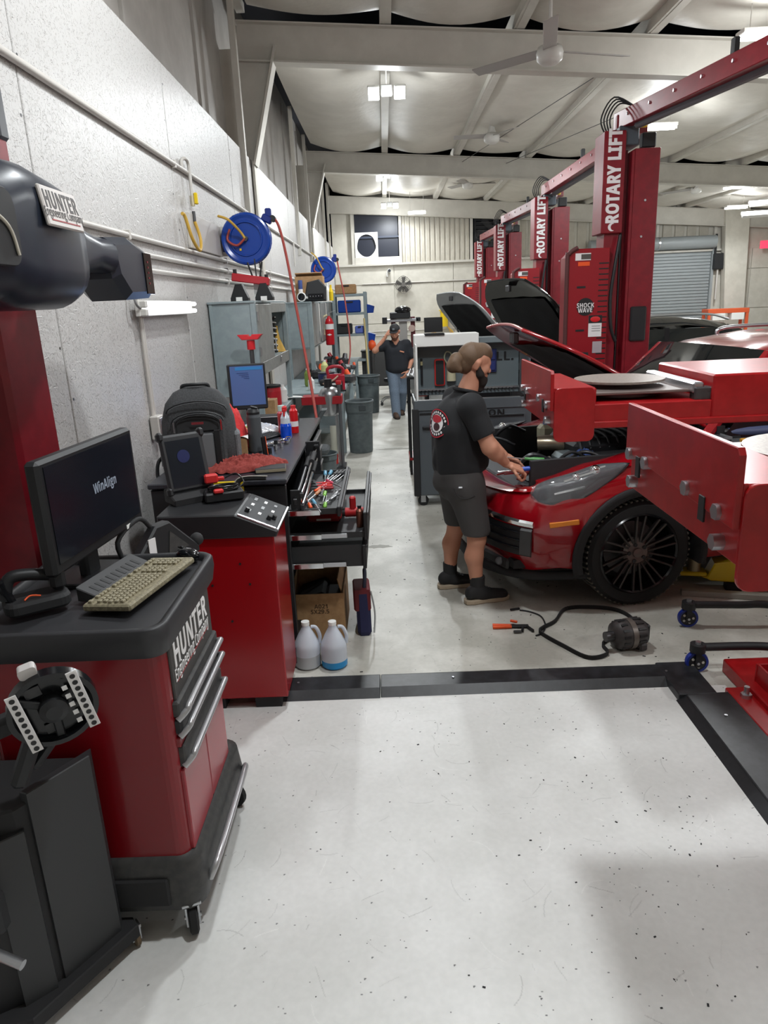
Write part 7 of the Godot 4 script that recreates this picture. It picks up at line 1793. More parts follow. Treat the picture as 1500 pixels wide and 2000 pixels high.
func alignment_rack() -> void:
	var o := thing("alignment_rack", "raised red alignment rack with two runways and bolted stop plates", "rack", T(2.6, 0, -2.6))
	var red: Material = M.red_rack
	for r in 2:
		var zc: float = [-3.475, -1.765][r]
		var w := 0.66
		var rw := part("runway", W(o).box(V(0.83, 1.57, zc), V(0.18, 0.17, w), 0.008).box(V(1.17, 1.53, zc), V(0.52, 0.1, w), 0.004).box(V(3.42, 1.585, zc), V(3.98, 0.21, w), 0.008), red, o)
		part("side_skirt", W(o).box(V(3.1, 1.49, zc + w * 0.5 + 0.004), V(4.7, 0.03, 0.02), 0.004), red, rw)
		part("stop_plate", W(o).prism([Vector2(-(zc - 0.35), 1.735), Vector2(-(zc + 0.33), 1.735), Vector2(-(zc + 0.34), 1.72), Vector2(-(zc + 0.34), 1.56), Vector2(-(zc - 0.35), 1.59)], 0.016, Transform3D(Basis(Vector3(0, 0, -1), Vector3.UP, Vector3(1, 0, 0)), V(0.722, 0, 0)), 0.002), red, rw)
		part("end_plate", W(o).box(V(0.735, 1.57, zc), V(0.012, 0.18, w + 0.02), 0.002), red, rw)
		part("corner_guard", W(o).prism(rrect(0.18, 0.24, 0.03), 0.012, T(0.82, 1.54, zc + w * 0.5 + 0.012), 0.002), red, rw)
		for p in [[-0.31, 1.59], [-0.18, 1.59], [0.1, 1.59], [0.27, 1.58], [-0.29, 1.51], [0.27, 1.51]]:
			part("hex_bolt", W(o).cyl(V(0.73, p[1], zc + p[0]), V(0.704, p[1], zc + p[0]), 0.019, 0.019, 6), M.steel, rw)
		for p in [-0.24, 0.19]:
			part("slot", W(o).box(V(0.714, 1.565, zc + p), V(0.006, 0.06, 0.03), 0.001), M.black_print, rw)
		# turnplate in its recess
		var tp := part("turnplate", W(o).cyl(V(1.12, 1.645, zc), V(1.12, 1.655, zc), 0.21, -1, 40), noisy(rgb(138, 128, 120), rgb(160, 150, 142), 5.0, 0.4, 0.3, 81, 0.05), rw)
		part("turnplate_base", W(o).box(V(1.13, 1.615, zc), V(0.46, 0.014, 0.52), 0.003), mat(rgb(120, 108, 104), 0.4, 0.4), tp)
		part("lower_disc", W(o).cyl(V(1.12, 1.585, zc), V(1.12, 1.6, zc), 0.2, -1, 32), M.dark_steel, tp)
		part("slide_rail", W(o).box(V(1.38, 1.63, zc), V(0.05, 0.05, 0.6), 0.008), M.steel, tp)
		part("rail_bracket", W(o).box(V(1.4, 1.605, zc + 0.28), V(0.08, 0.06, 0.06), 0.006), M.dark_steel, tp)
	for z in [-3.475, -1.765]:
		for q in 2:
			part("scissor_arm", W(o).between(V(2.6 + 2.2 * q, 0.1, z - 0.1 + 0.2 * q), V(4.8 - 2.2 * q, 1.48, z - 0.1 + 0.2 * q), 0.1, 0.16, 0.01), red, o)
	part("cross_tie", W(o).box(V(4.6, 1.4, -2.6), V(0.2, 0.1, 1.4), 0.008), red, o)
	# base frame on the floor
	part("base_rail", W(o).box(V(1.78, 0.025, -2.75), V(0.16, 0.05, 1.1), 0.004), red, o)
	part("base_rail", W(o).box(V(3.4, 0.04, -2.6), V(3.2, 0.08, 1.9), 0.006), red, o)
	part("base_wall", W(o).box(V(1.86, 0.1, -2.75), V(0.012, 0.16, 1.1), 0.002).box(V(2.05, 0.1, -3.3), V(0.4, 0.16, 0.012), 0.002), red, o)
	part("roller_housing", W(o).box(V(2.1, 0.16, -3.1), V(0.2, 0.24, 0.24), 0.03), red, o)
	part("drive_block", W(o).box(V(2.0, 0.1, -2.95), V(0.22, 0.14, 0.3), 0.02), M.black, o)
	for p in [[1.74, -3.2], [1.74, -2.6]]:
		var bt := part("anchor_bolt", W(o).cyl(V(p[0] + 0.02, 0.05, p[1]), V(p[0] + 0.02, 0.11, p[1]), 0.014, -1, 8), M.steel, o)
		part("nut", W(o).cyl(V(p[0] + 0.02, 0.05, p[1]), V(p[0] + 0.02, 0.07, p[1]), 0.028, -1, 6), M.steel, bt)

func floor_things() -> void:
	# alternator with its belt
	var al := thing("alternator", "dirty grey alternator lying on the floor", "alternator", T(1.38, 0, -3.87, 12))
	part("housing", B.new().lathe([Vector2(0.03, -0.1), Vector2(0.075, -0.095), Vector2(0.088, -0.05), Vector2(0.09, 0.05), Vector2(0.078, 0.09), Vector2(0.03, 0.1), Vector2(0, 0.1)], 28, T(0, 0.092, 0, 0, 0, 90), true), mat(rgb(72, 68, 68), 0.5, 0.4), al)
	for k in 14:
		var b := B.new(); b.t = T(0, 0.092, 0) * Transform3D(Basis(Vector3.RIGHT, TAU * k / 14.0), Vector3())
		part("cooling_fin", b.box(V(0.05, 0.088, 0), V(0.05, 0.014, 0.016), 0.002), mat(rgb(52, 50, 50), 0.5, 0.4), al)
		var b2 := B.new(); b2.t = b.t
		part("vent", b2.box(V(-0.05, 0.0885, 0), V(0.04, 0.006, 0.014)), M.black, al)
	part("stator_band", B.new().cyl(V(-0.012, 0.092, 0), V(0.02, 0.092, 0), 0.0925, -1, 28), mat(rgb(120, 112, 106), 0.4, 0.5), al)
	part("pulley", B.new().cyl(V(-0.15, 0.092, 0), V(-0.1, 0.092, 0), 0.03, -1, 18), M.dark_steel, al)
	part("mount_ear", B.new().box(V(0.06, 0.03, 0.06), V(0.05, 0.05, 0.05), 0.01), mat(rgb(72, 68, 68), 0.5, 0.4), al)
	part("regulator", B.new().box(V(0.11, 0.1, -0.01), V(0.03, 0.1, 0.1), 0.01), M.black, al)
	var path := [V(1.24, 0.014, -3.9), V(1.235, 0.014, -3.78), V(1.11, 0.014, -3.74), V(1.0, 0.014, -3.9), V(0.905, 0.014, -4.08), V(0.93, 0.014, -4.15), V(1.03, 0.014, -4.24), V(1.14, 0.014, -4.42), V(1.3, 0.014, -4.44), V(1.47, 0.014, -4.38), V(1.53, 0.014, -4.22), V(1.46, 0.014, -4.05), V(1.34, 0.014, -3.99)]
	var bl := thing("drive_belt", "black ribbed drive belt looped on the floor", "belt", Transform3D())
	var cp := curve(path, 6, true)
	var rows := []
	for i in cp.size() + 1:
		var p: Vector3 = cp[i % cp.size()]
		var d: Vector3 = (cp[(i + 1) % cp.size()] - cp[(i + cp.size() - 1) % cp.size()]).normalized()
		var s := d.cross(Vector3.UP).normalized()
		rows.append(PackedVector3Array([p + s * 0.004 + V(0, -0.013, 0), p + s * 0.004 + V(0, 0.013, 0), p - s * 0.004 + V(0, 0.013, 0), p - s * 0.004 + V(0, -0.013, 0)]))
	part("band", B.new().loft(rows, false, true, false), M.rubber, bl)
	# clamp pliers
	var pl := thing("clamp_pliers", "orange handled hose clamp pliers on the floor", "pliers", T(0.68, 0.012, -4.2, -4))
	for s in [-1, 1]:
		part("grip", B.new().cyl(V(-0.06, 0, 0.014 * s), V(0.06, 0, 0.01 * s), 0.012, 0.01, 10), M.orange, pl)
	part("body", B.new().box(V(0.11, 0, 0), V(0.12, 0.016, 0.03), 0.004), M.black, pl)
	part("jaw", B.new().between(V(0.15, 0, -0.01), V(0.19, 0, 0.07), 0.014, 0.014).between(V(0.13, 0, 0.02), V(0.12, 0, 0.075), 0.014, 0.014), M.black, pl)
	part("orange_tip", B.new().cyl(V(0.06, 0.01, -0.06), V(0.1, 0.01, -0.04), 0.009, -1, 8), M.orange, pl)
	part("pin", B.new().box(V(0.09, 0, 0.08), V(0.05, 0.012, 0.02), 0.003), M.dark_steel, pl)
	solo("probe_cable", "thin black cable with a flat probe tip on the floor", "cable", B.new().tube(curve([V(0.87, 0.006, -4.06), V(0.92, 0.006, -4.1), V(0.96, 0.006, -4.2), V(0.96, 0.006, -4.34), V(0.9, 0.006, -4.42), V(0.84, 0.006, -4.45)], 6), 0.005, 6).box(V(0.81, 0.008, -4.465), V(0.07, 0.012, 0.016), 0.003, Basis(Vector3.UP, 0.25)), M.black)
	# dolly legs on blue casters
	for k in 2:
		var p: Vector3 = [V(1.84, 0, -4.12), V(1.66, 0, -3.56)][k]
		var o := thing("dolly_leg", ["far black tube leg on a blue caster wheel", "near black tube leg on a blue caster wheel"][k], "dolly", T(p.x, 0, p.z, -8 + 4 * k), "dolly legs with blue casters")
		part("tube", B.new().tube(curve([V(0.02, 0.15, 0), V(0.3, 0.15, -0.01), V(0.5, 0.15, -0.01 + 0.03 * k), V(0.9, 0.13, 0.14 - 0.1 * k), V(1.5, 0.13, 0.3 - 0.2 * k)], 6), 0.023, 12), M.black, o)
		part("mount_plate", B.new().cyl(V(0, 0.125, 0), V(0, 0.17, 0), 0.042, -1, 18), M.black, o)
		part("top_nut", B.new().cyl(V(0, 0.17, 0), V(0, 0.185, 0), 0.016, -1, 8), M.steel, o)
		part("fork", B.new().box(V(0, 0.09, 0.026), V(0.03, 0.1, 0.006)).box(V(0, 0.09, -0.026), V(0.03, 0.1, 0.006)), M.black, o)
		part("tread", B.new().lathe([Vector2(0.047, -0.016), Vector2(0.06, -0.016), Vector2(0.063, 0), Vector2(0.06, 0.016), Vector2(0.047, 0.016)], 28, T(0, 0.063, 0, 0, 90)), mat(rgb(24, 44, 130), 0.35), o)
		var dk := part("wheel_disc", B.new().cyl(V(0, 0.063, -0.012), V(0, 0.063, 0.014), 0.049, -1, 24), M.black, o)
		for i in 5: part("wheel_hole", B.new().cyl(V(cos(TAU * i / 5) * 0.03, 0.063 + sin(TAU * i / 5) * 0.03, 0.0135), V(cos(TAU * i / 5) * 0.03, 0.063 + sin(TAU * i / 5) * 0.03, 0.016), 0.008, -1, 10), mat(rgb(196, 192, 182), 0.5), dk)
		part("axle", B.new().cyl(V(0, 0.063, -0.034), V(0, 0.063, 0.034), 0.008, -1, 8), M.steel, o)
	# yellow lift arm
	var ya := thing("lift_arm", "yellow lift arm with steel pad post under the red car", "lift arm", T(2.2, 0, -4.75, -14))
	part("arm", B.new().prism([Vector2(-0.02, 0.1), Vector2(0.02, 0.1), Vector2(0.06, 0.2), Vector2(0.2, 0.23), Vector2(1.3, 0.2), Vector2(1.3, 0.04), Vector2(0.05, 0.07)], 0.14, T(0, 0, 0), 0.008), mat(rgb(206, 178, 14), 0.35), ya)
	part("tip_plate", B.new().box(V(-0.08, 0.11, 0), V(0.2, 0.03, 0.12), 0.008), mat(rgb(206, 178, 14), 0.35), ya)
	part("pad_post", B.new().cyl(V(-0.06, 0.12, 0), V(-0.06, 0.36, 0), 0.045, -1, 18), mat(rgb(150, 136, 110), 0.35, 0.6), ya)
	part("pad", B.new().cyl(V(-0.06, 0.36, 0), V(-0.06, 0.39, 0), 0.06, -1, 18), M.rubber, ya)
	part("foot", B.new().box(V(0.2, 0.03, 0.02), V(0.1, 0.06, 0.1)), M.black, ya)
	solo("floor_beam", "long pale steel angle lying on the floor by the yellow arm", "steel bar", B.new().between(V(2.0, 0.02, -4.62), V(3.4, 0.02, -4.25), 0.06, 0.04, 0.004), mat(rgb(150, 148, 140), 0.4), Transform3D())
	var fm := thing("fender_cover", "grey fender cover mat under the socket tray on the red car", "mat", T(2.2, 1.075, -4.68, 4))
	part("mat", B.new().box(V(0.05, 0, 0), V(0.62, 0.012, 0.3), 0.003), mat(rgb(66, 68, 70), 0.7), fm)
	part("magnet_edge", B.new().box(V(0.05, -0.04, 0.155), V(0.62, 0.09, 0.012), 0.003), mat(rgb(66, 68, 70), 0.7), fm)
	var tr := thing("organiser_tray", "black divided tray of small parts on the red car's fender", "tray", T(2.1, 1.082, -4.66, 6))
	part("tray", B.new().box(V(0, 0.012, 0), V(0.24, 0.024, 0.2), 0.003), M.black, tr)
	for k in 6: part("pocket", B.new().box(V(-0.075 + 0.075 * (k % 3), 0.026, -0.045 + 0.09 * (k / 3)), V(0.064, 0.006, 0.078), 0.001), mat(rgb(58, 60, 62), 0.6), tr)
	part("rim", B.new().box(V(0, 0.028, 0.1), V(0.24, 0.016, 0.006)).box(V(0, 0.028, -0.1), V(0.24, 0.016, 0.006)).box(V(0.12, 0.028, 0), V(0.006, 0.016, 0.2)).box(V(-0.12, 0.028, 0), V(0.006, 0.016, 0.2)), mat(rgb(120, 122, 124), 0.4), tr)
	var tq := thing("blue_ratchet", "cordless ratchet with blue grey handle beside the socket tray", "power tool", T(2.34, 1.115, -4.75, 4))
	part("handle", B.new().cyl(V(-0.06, 0, 0), V(0.24, 0, 0), 0.03, 0.034, 14), mat(rgb(70, 78, 110), 0.5), tq)
	part("head", B.new().cyl(V(-0.12, -0.02, 0), V(-0.12, 0.05, 0), 0.035, -1, 16), M.black, tq)
	part("neck", B.new().cyl(V(-0.12, 0.01, 0), V(-0.05, 0.0, 0), 0.02, 0.026, 12), M.dark_steel, tq)
	var os := thing("orange_fitting", "small orange fitting in front of the blue ratchet", "fitting", T(2.32, 1.082, -4.58))
	part("body", B.new().cyl(V(-0.03, 0.012, 0), V(0.02, 0.012, 0), 0.012, -1, 10), mat(rgb(206, 150, 50), 0.5), os)
	part("tail", B.new().cyl(V(0.02, 0.012, 0), V(0.04, 0.012, 0), 0.007, -1, 8), M.black, os)
	for q in [[0.08, -10.2, 0.24, 0.07, "dark oil stain on the aisle floor near the trash can", 3], [-0.12, -5.9, 0.1, 0.04, "small dark scuff stain on the floor past the drawers", 6]]:
		var ol := []
		var fs := FastNoiseLite.new(); fs.seed = q[5]; fs.frequency = 0.9
		for i in 28:
			var a := TAU * i / 28.0
			var rr := 1.0 + 0.5 * fs.get_noise_2d(cos(a) * 2.0, sin(a) * 2.0)
			ol.append(Vector2(cos(a) * q[2] * rr, sin(a) * q[3] * rr))
		solo("floor_stain", q[4], "stain", B.new().prism(ol, 0.0012, Transform3D(Basis(Vector3.RIGHT, -PI / 2), V(0, 0.0006, 0))), mat(rgb(128, 126, 114), 0.5), T(q[0], 0, q[1]))
	# crumbs and leaves of dirt on the floor: nobody could count them
	rng.seed = 404
	var cr := B.new()
	for k in 190:
		var p := V(rng.randf_range(-0.6, 1.45), 0.0045, rng.randf_range(-3.35, -0.9))
		if rng.randf() < 0.55: p = V(0.9 + rng.randfn(0.0, 0.36), 0.0045, -2.2 + rng.randfn(0.0, 0.42))
		if p.x > 1.42 or p.z < -3.36: continue
		var s := 0.0011 + 0.0042 * pow(rng.randf(), 3.0)
		cr.box(p, V(s * 2.0, 0.002, s * 1.2), 0.0, Basis(Vector3.UP, rng.randf() * 6.0))
	for k in 220:
		var p := V(rng.randf_range(-0.3, 2.6), 0.001, rng.randf_range(-9.0, -3.65))
		var s := 0.0022 + 0.005 * pow(rng.randf(), 3.0)
		cr.box(p, V(s * 2.4, 0.002, s * 1.2), 0.0, Basis(Vector3.UP, rng.randf() * 6.0))
	var dirt := solo("floor_crumbs", "scattered dark crumbs of dirt over the white floor", "dirt", cr, M.black_matte)
	dirt.set_meta("kind", "stuff")

# Tapered capsules joined with a smooth minimum on a grid and meshed as surface nets.
# bones: [a, b, ra, rb]
func flesh(bones: Array, k: float, cell: float, cuts: Array = []) -> B:
	var lo := Vector3.INF; var hi := -Vector3.INF
	for q in bones:
		var r := maxf(q[2], q[3]) + k + cell * 2.0
		for e in 2:
			lo = lo.min(q[e] - Vector3.ONE * r); hi = hi.max(q[e] + Vector3.ONE * r)
	var nx := int((hi.x - lo.x) / cell) + 2; var ny := int((hi.y - lo.y) / cell) + 2; var nz := int((hi.z - lo.z) / cell) + 2
	var g := PackedFloat32Array()
	g.resize(nx * ny * nz)
	g.fill(1.0)
	for q in bones:
		var a: Vector3 = q[0]; var b: Vector3 = q[1]; var ra: float = q[2]; var rb: float = q[3]
		var ab := b - a
		var l2 := maxf(ab.length_squared(), 1e-8)
		var r := maxf(ra, rb) + k + cell * 2.0
		var p0 := ((a.min(b) - Vector3.ONE * r - lo) / cell).floor(); var p1 := ((a.max(b) + Vector3.ONE * r - lo) / cell).ceil()
		for z in range(maxi(0, int(p0.z)), mini(nz, int(p1.z) + 1)):
			for y in range(maxi(0, int(p0.y)), mini(ny, int(p1.y) + 1)):
				var row := (z * ny + y) * nx
				for x in range(maxi(0, int(p0.x)), mini(nx, int(p1.x) + 1)):
					var p := lo + Vector3(x, y, z) * cell
					var t := clampf((p - a).dot(ab) / l2, 0.0, 1.0)
					var d := p.distance_to(a + ab * t) - lerpf(ra, rb, t)
					var o := g[row + x]
					if d > o + k: continue
					var h := maxf(k - absf(d - o), 0.0) / k
					g[row + x] = minf(d, o) - h * h * k * 0.25
	for c in cuts: # planes [point, normal]: keep what lies on the side the normal points away from
		for z in nz:
			for y in ny:
				var row := (z * ny + y) * nx
				for x in nx:
					if g[row + x] < cell * 2.0:
						g[row + x] = maxf(g[row + x], (lo + Vector3(x, y, z) * cell - c[0]).dot(c[1]))
	# surface nets
	var ids := {}
	var vs := PackedVector3Array(); var ns := PackedVector3Array()
	for z in nz - 1:
		for y in ny - 1:
			for x in nx - 1:
				var i := (z * ny + y) * nx + x
				var c := [g[i], g[i + 1], g[i + nx], g[i + nx + 1], g[i + nx * ny], g[i + nx * ny + 1], g[i + nx * ny + nx], g[i + nx * ny + nx + 1]]
				var m := 0
				for q in 8: if c[q] < 0.0: m |= 1 << q
				if m == 0 or m == 255: continue
				var s := Vector3(); var n := 0
				for e in EDGES:
					if (c[e[0]] < 0.0) != (c[e[1]] < 0.0):
						var t: float = c[e[0]] / (c[e[0]] - c[e[1]])
						var pa := Vector3(e[0] & 1, (e[0] >> 1) & 1, e[0] >> 2); var pb := Vector3(e[1] & 1, (e[1] >> 1) & 1, e[1] >> 2)
						s += pa.lerp(pb, t); n += 1
				ids[i] = vs.size()
				vs.append(lo + (Vector3(x, y, z) + s / n) * cell)
				ns.append(Vector3(c[1] + c[3] + c[5] + c[7] - c[0] - c[2] - c[4] - c[6], c[2] + c[3] + c[6] + c[7] - c[0] - c[1] - c[4] - c[5], c[4] + c[5] + c[6] + c[7] - c[0] - c[1] - c[2] - c[3]).normalized())
	var o := B.new()
	var st := [1, nx, nx * ny]
	for i in ids:
		for ax in 3:
			var other: int = i + st[ax]
			if (g[i] < 0.0) == (g[other] < 0.0): continue
			var u: int = st[(ax + 1) % 3]; var w: int = st[(ax + 2) % 3]
			if not (ids.has(i - u) and ids.has(i - w) and ids.has(i - u - w)): continue
			var q := [ids[i], ids[i - u], ids[i - u - w], ids[i - w]]
			o.tri(vs[q[0]], vs[q[1]], vs[q[2]], ns[q[0]], ns[q[1]], ns[q[2]])
			o.tri(vs[q[0]], vs[q[2]], vs[q[3]], ns[q[0]], ns[q[2]], ns[q[3]])
	return o

const EDGES := [[0, 1], [2, 3], [4, 5], [6, 7], [0, 2], [1, 3], [4, 6], [5, 7], [0, 4], [1, 5], [2, 6], [3, 7]]

func join(a: B, b: B) -> B:
	a.v.append_array(b.v); a.n.append_array(b.n)
	return a

# head seen with face towards local +x, chin at the origin's height 0, crown at 0.23
func head_bones(at: Transform3D, s := 1.0) -> Array:
	var L := [[V(-0.02, 0.14, 0.0), V(0.015, 0.15, 0.0), 0.088, 0.08], [V(0.03, 0.09, 0), V(0.035, 0.05, 0), 0.062, 0.05], [V(0.05, 0.025, 0), V(0.055, 0.015, 0), 0.032, 0.03],
		[V(0.088, 0.115, 0), V(0.104, 0.078, 0), 0.011, 0.016], [V(0.075, 0.125, 0.03), V(0.078, 0.128, -0.03), 0.022, 0.022], [V(0.082, 0.046, 0.018), V(0.082, 0.046, -0.018), 0.013, 0.013],
		[V(-0.01, 0.12, 0.078), V(-0.016, 0.085, 0.074), 0.02, 0.014], [V(-0.01, 0.12, -0.078), V(-0.016, 0.085, -0.074), 0.02, 0.014], [V(0.06, 0.085, 0.04), V(0.05, 0.075, 0.045), 0.028, 0.026], [V(0.06, 0.085, -0.04), V(0.05, 0.075, -0.045), 0.028, 0.026]]
	var o := []
	for q in L: o.append([at * (q[0] * s), at * (q[1] * s), q[2] * s, q[3] * s])
	return o

func eyes(parent: Node3D, at: Transform3D) -> void:
	for s in [-1, 1]:
		var e := part("eye", B.new().ball(at * V(0.083, 0.112, 0.03 * s), Vector3.ONE * 0.013, 10, 8), M.white, parent)
		part("iris", B.new().ball(at * V(0.093, 0.111, 0.03 * s), Vector3.ONE * 0.006, 8, 6), mat(rgb(50, 40, 34), 0.3), e)

# five separate bent fingers on a palm; fingers run along local +x, palm faces local -y, thumb on local +z
func hand_bones(at: Transform3D, curl: float) -> Array:
	var o := [[at * V(0.0, 0, 0.022), at * V(0.075, 0, 0.03), 0.02, 0.014], [at * V(0.0, 0, -0.012), at * V(0.07, 0, -0.03), 0.02, 0.013], [at * V(0.0, 0, 0.0), at * V(0.078, 0, 0.0), 0.022, 0.015], [at * V(-0.05, 0, 0), at * V(0, 0, 0), 0.024, 0.024]]
	for f in 4:
		var z := 0.031 - 0.0205 * f
		var l: float = [0.040, 0.045, 0.042, 0.034][f]
		var p := V(0.08 - 0.004 * absf(f - 1.0), 0.0, z)
		var a := -curl * 0.6
		for j in 3:
			var d: Vector3 = V(cos(a), sin(a), 0.0) * l * [1.0, 0.72, 0.55][j]
			o.append([at * p, at * (p + d), 0.0093 - 0.0008 * j, 0.0088 - 0.0008 * j])
			p += d
			a -= curl
	var q := V(0.012, -0.008, 0.034)
	var dirs := [V(0.55, -0.25, 0.8), V(0.8, -0.4, 0.42), V(0.9, -0.45, 0.1)]
	for j in 3:
		var d: Vector3 = dirs[j].normalized() * [0.036, 0.032, 0.026][j]
		o.append([at * q, at * (q + d), 0.0115 - 0.001 * j, 0.0105 - 0.001 * j])
		q += d
	return o

func shoe(parent: Node3D, at: Transform3D, m: Material, sole_m: Material, cell := 0.008) -> void:
	var sh := part("shoe", flesh([[at * V(-0.1, 0.07, 0), at * V(-0.02, 0.075, 0), 0.042, 0.045], [at * V(-0.02, 0.06, 0), at * V(0.12, 0.045, 0.008), 0.046, 0.036], [at * V(0.05, 0.045, -0.012), at * V(0.14, 0.04, 0.0), 0.036, 0.03], [at * V(-0.09, 0.09, 0), at * V(-0.05, 0.115, 0), 0.036, 0.04]], 0.03, cell, [[at * V(0, 0.026, 0), at.basis * Vector3.DOWN]]), m, parent)
	var ol := [Vector2(-0.15, 0.0), Vector2(-0.14, 0.036), Vector2(-0.09, 0.05), Vector2(0.0, 0.044), Vector2(0.08, 0.056), Vector2(0.14, 0.05), Vector2(0.18, 0.022), Vector2(0.185, 0.0), Vector2(0.175, -0.024), Vector2(0.13, -0.044), Vector2(0.06, -0.046), Vector2(0, -0.038), Vector2(-0.09, -0.046), Vector2(-0.14, -0.034)]
	var b := B.new(); b.t = at
	part("sole", b.prism(ol, 0.036, Transform3D(Basis(Vector3.RIGHT, -PI / 2), V(0, 0.018, 0)), 0.007), sole_m, sh)
	for k in 4:
		var lb := B.new(); lb.t = at
		part("lace", lb.tube([V(0.02 + 0.022 * k, 0.1 - 0.008 * k, 0.026), V(0.022 + 0.022 * k, 0.108 - 0.009 * k, 0), V(0.02 + 0.022 * k, 0.1 - 0.008 * k, -0.026)], 0.0035, 5), m, sh)

func mechanic() -> void:
	var o := thing("person", "bearded man with hair bun in black shirt and grey shorts leaning over the engine", "person", T(0.52, 0, -4.75))
	var inv := o.transform.affine_inverse()
	# joints in world coordinates; he faces +x and a little away
	var hipR := V(0.52, 0.86, -4.66); var hipL := V(0.45, 0.87, -4.86)
	var kneeR := V(0.575, 0.47, -4.64); var kneeL := V(0.46, 0.48, -4.9)
	var ankR := V(0.575, 0.1, -4.63); var ankL := V(0.41, 0.1, -4.92)
	var pel := V(0.485, 0.92, -4.76)
	var chest := V(0.49, 1.26, -4.76)
	var neck := V(0.535, 1.47, -4.77)
	var shR := V(0.535, 1.385, -4.575); var shL := V(0.47, 1.39, -4.96)
	var elR := V(0.645, 1.125, -4.52); var wrR := V(0.775, 0.985, -4.66)
	var elL := V(0.66, 1.13, -5.02); var wrL := V(0.80, 0.99, -4.9)
	var head_at := Transform3D(Basis.from_euler(V(0, 0.22, -0.2)), V(0.565, 1.53, -4.775))
	var bones := [[pel, chest, 0.13, 0.12], [chest, neck, 0.1, 0.06], [neck, head_at * V(0, 0.06, 0), 0.062, 0.06], [shR, elR, 0.062, 0.05], [elR, elR.lerp(wrR, 0.35), 0.05, 0.049], [elR.lerp(wrR, 0.35), wrR, 0.047, 0.03], [shL, elL, 0.062, 0.05], [elL, wrL, 0.047, 0.03], [chest, shR, 0.1, 0.06], [chest, shL, 0.1, 0.06],
		[hipR, kneeR, 0.095, 0.062], [hipL, kneeL, 0.095, 0.062], [kneeR, kneeR.lerp(ankR, 0.35) + V(-0.022, 0, 0), 0.06, 0.062], [kneeR.lerp(ankR, 0.35) + V(-0.022, 0, 0), ankR, 0.06, 0.04], [kneeL, kneeL.lerp(ankL, 0.35) + V(-0.022, 0, 0), 0.06, 0.062], [kneeL.lerp(ankL, 0.35) + V(-0.022, 0, 0), ankL, 0.06, 0.04], [ankR, ankR + V(0.06, -0.05, 0.0), 0.038, 0.024], [ankL, ankL + V(0.06, -0.05, 0.0), 0.038, 0.024]]
	var body := flesh(bones, 0.03, 0.014)
	var aim := func(p: Vector3, d: Vector3, up: Vector3) -> Transform3D:
		var x := d.normalized(); var z := x.cross(up).normalized()
		return Transform3D(Basis(x, z.cross(x), z), p)
	var hr: Transform3D = aim.call(wrR + V(0.035, -0.02, 0.0), V(0.8, -0.35, -0.2), V(0.25, 0.9, 0.3))
	var hl: Transform3D = aim.call(wrL + V(0.035, -0.02, 0.0), V(0.8, -0.4, 0.25), V(0.25, 0.9, -0.3))
	hl.basis.z = -hl.basis.z
	join(body, flesh(hand_bones(hr, 0.75), 0.007, 0.0042))
	join(body, flesh(hand_bones(hl, 0.6), 0.007, 0.0055))
	join(body, flesh(head_bones(head_at) + [[neck, head_at * V(0, 0.05, 0), 0.062, 0.056]], 0.018, 0.0052))
	var shift := func(b: B) -> B:
		for i in b.v.size(): b.v[i] = inv * b.v[i]
		return b
	part("body", shift.call(body), M.skin, o)

	eyes(o, inv * head_at)

	# hair, bun, beard
	var hair := noisy(rgb(78, 58, 42), rgb(112, 86, 62), 14.0, 0.6, 0.0, 91, 0.08, 256, 3.0)
	part("hair", shift.call(flesh([[head_at * V(-0.03, 0.16, 0), head_at * V(0.02, 0.175, 0), 0.09, 0.076], [head_at * V(-0.05, 0.13, 0), head_at * V(-0.07, 0.1, 0), 0.08, 0.066], [head_at * V(0.05, 0.195, 0.0), head_at * V(0.066, 0.18, 0), 0.046, 0.036]], 0.03, 0.006, [[head_at * V(0.05, 0.1, 0), head_at.basis * V(0.75, -0.62, 0)]])), hair, o)
	part("hair_bun", shift.call(flesh([[head_at * V(-0.135, 0.115, 0.012), head_at * V(-0.155, 0.075, 0.02), 0.05, 0.046], [head_at * V(-0.1, 0.13, 0), head_at * V(-0.13, 0.12, 0), 0.035, 0.04], [head_at * V(-0.16, 0.1, 0.04), head_at * V(-0.12, 0.06, 0.05), 0.024, 0.022]], 0.02, 0.006)), hair, o)
	var beard := mat(rgb(38, 30, 27), 0.8)
	part("beard", shift.call(flesh([[head_at * V(0.03, 0.05, 0.05), head_at * V(0.06, 0.0, 0.02), 0.026, 0.03], [head_at * V(0.03, 0.05, -0.05), head_at * V(0.06, 0.0, -0.02), 0.026, 0.03], [head_at * V(0.068, 0.015, 0), head_at * V(0.062, -0.045, 0), 0.038, 0.026], [head_at * V(0.005, 0.09, 0.066), head_at * V(0.02, 0.05, 0.058), 0.016, 0.024], [head_at * V(0.005, 0.09, -0.066), head_at * V(0.02, 0.05, -0.058), 0.016, 0.024], [head_at * V(0.092, 0.06, 0.02), head_at * V(0.092, 0.06, -0.02), 0.009, 0.009]], 0.02, 0.006)), beard, o)
	# shirt
	var cloth := mat(rgb(24, 25, 28), 0.85)
	cloth.rim_enabled = true; cloth.rim = 0.2
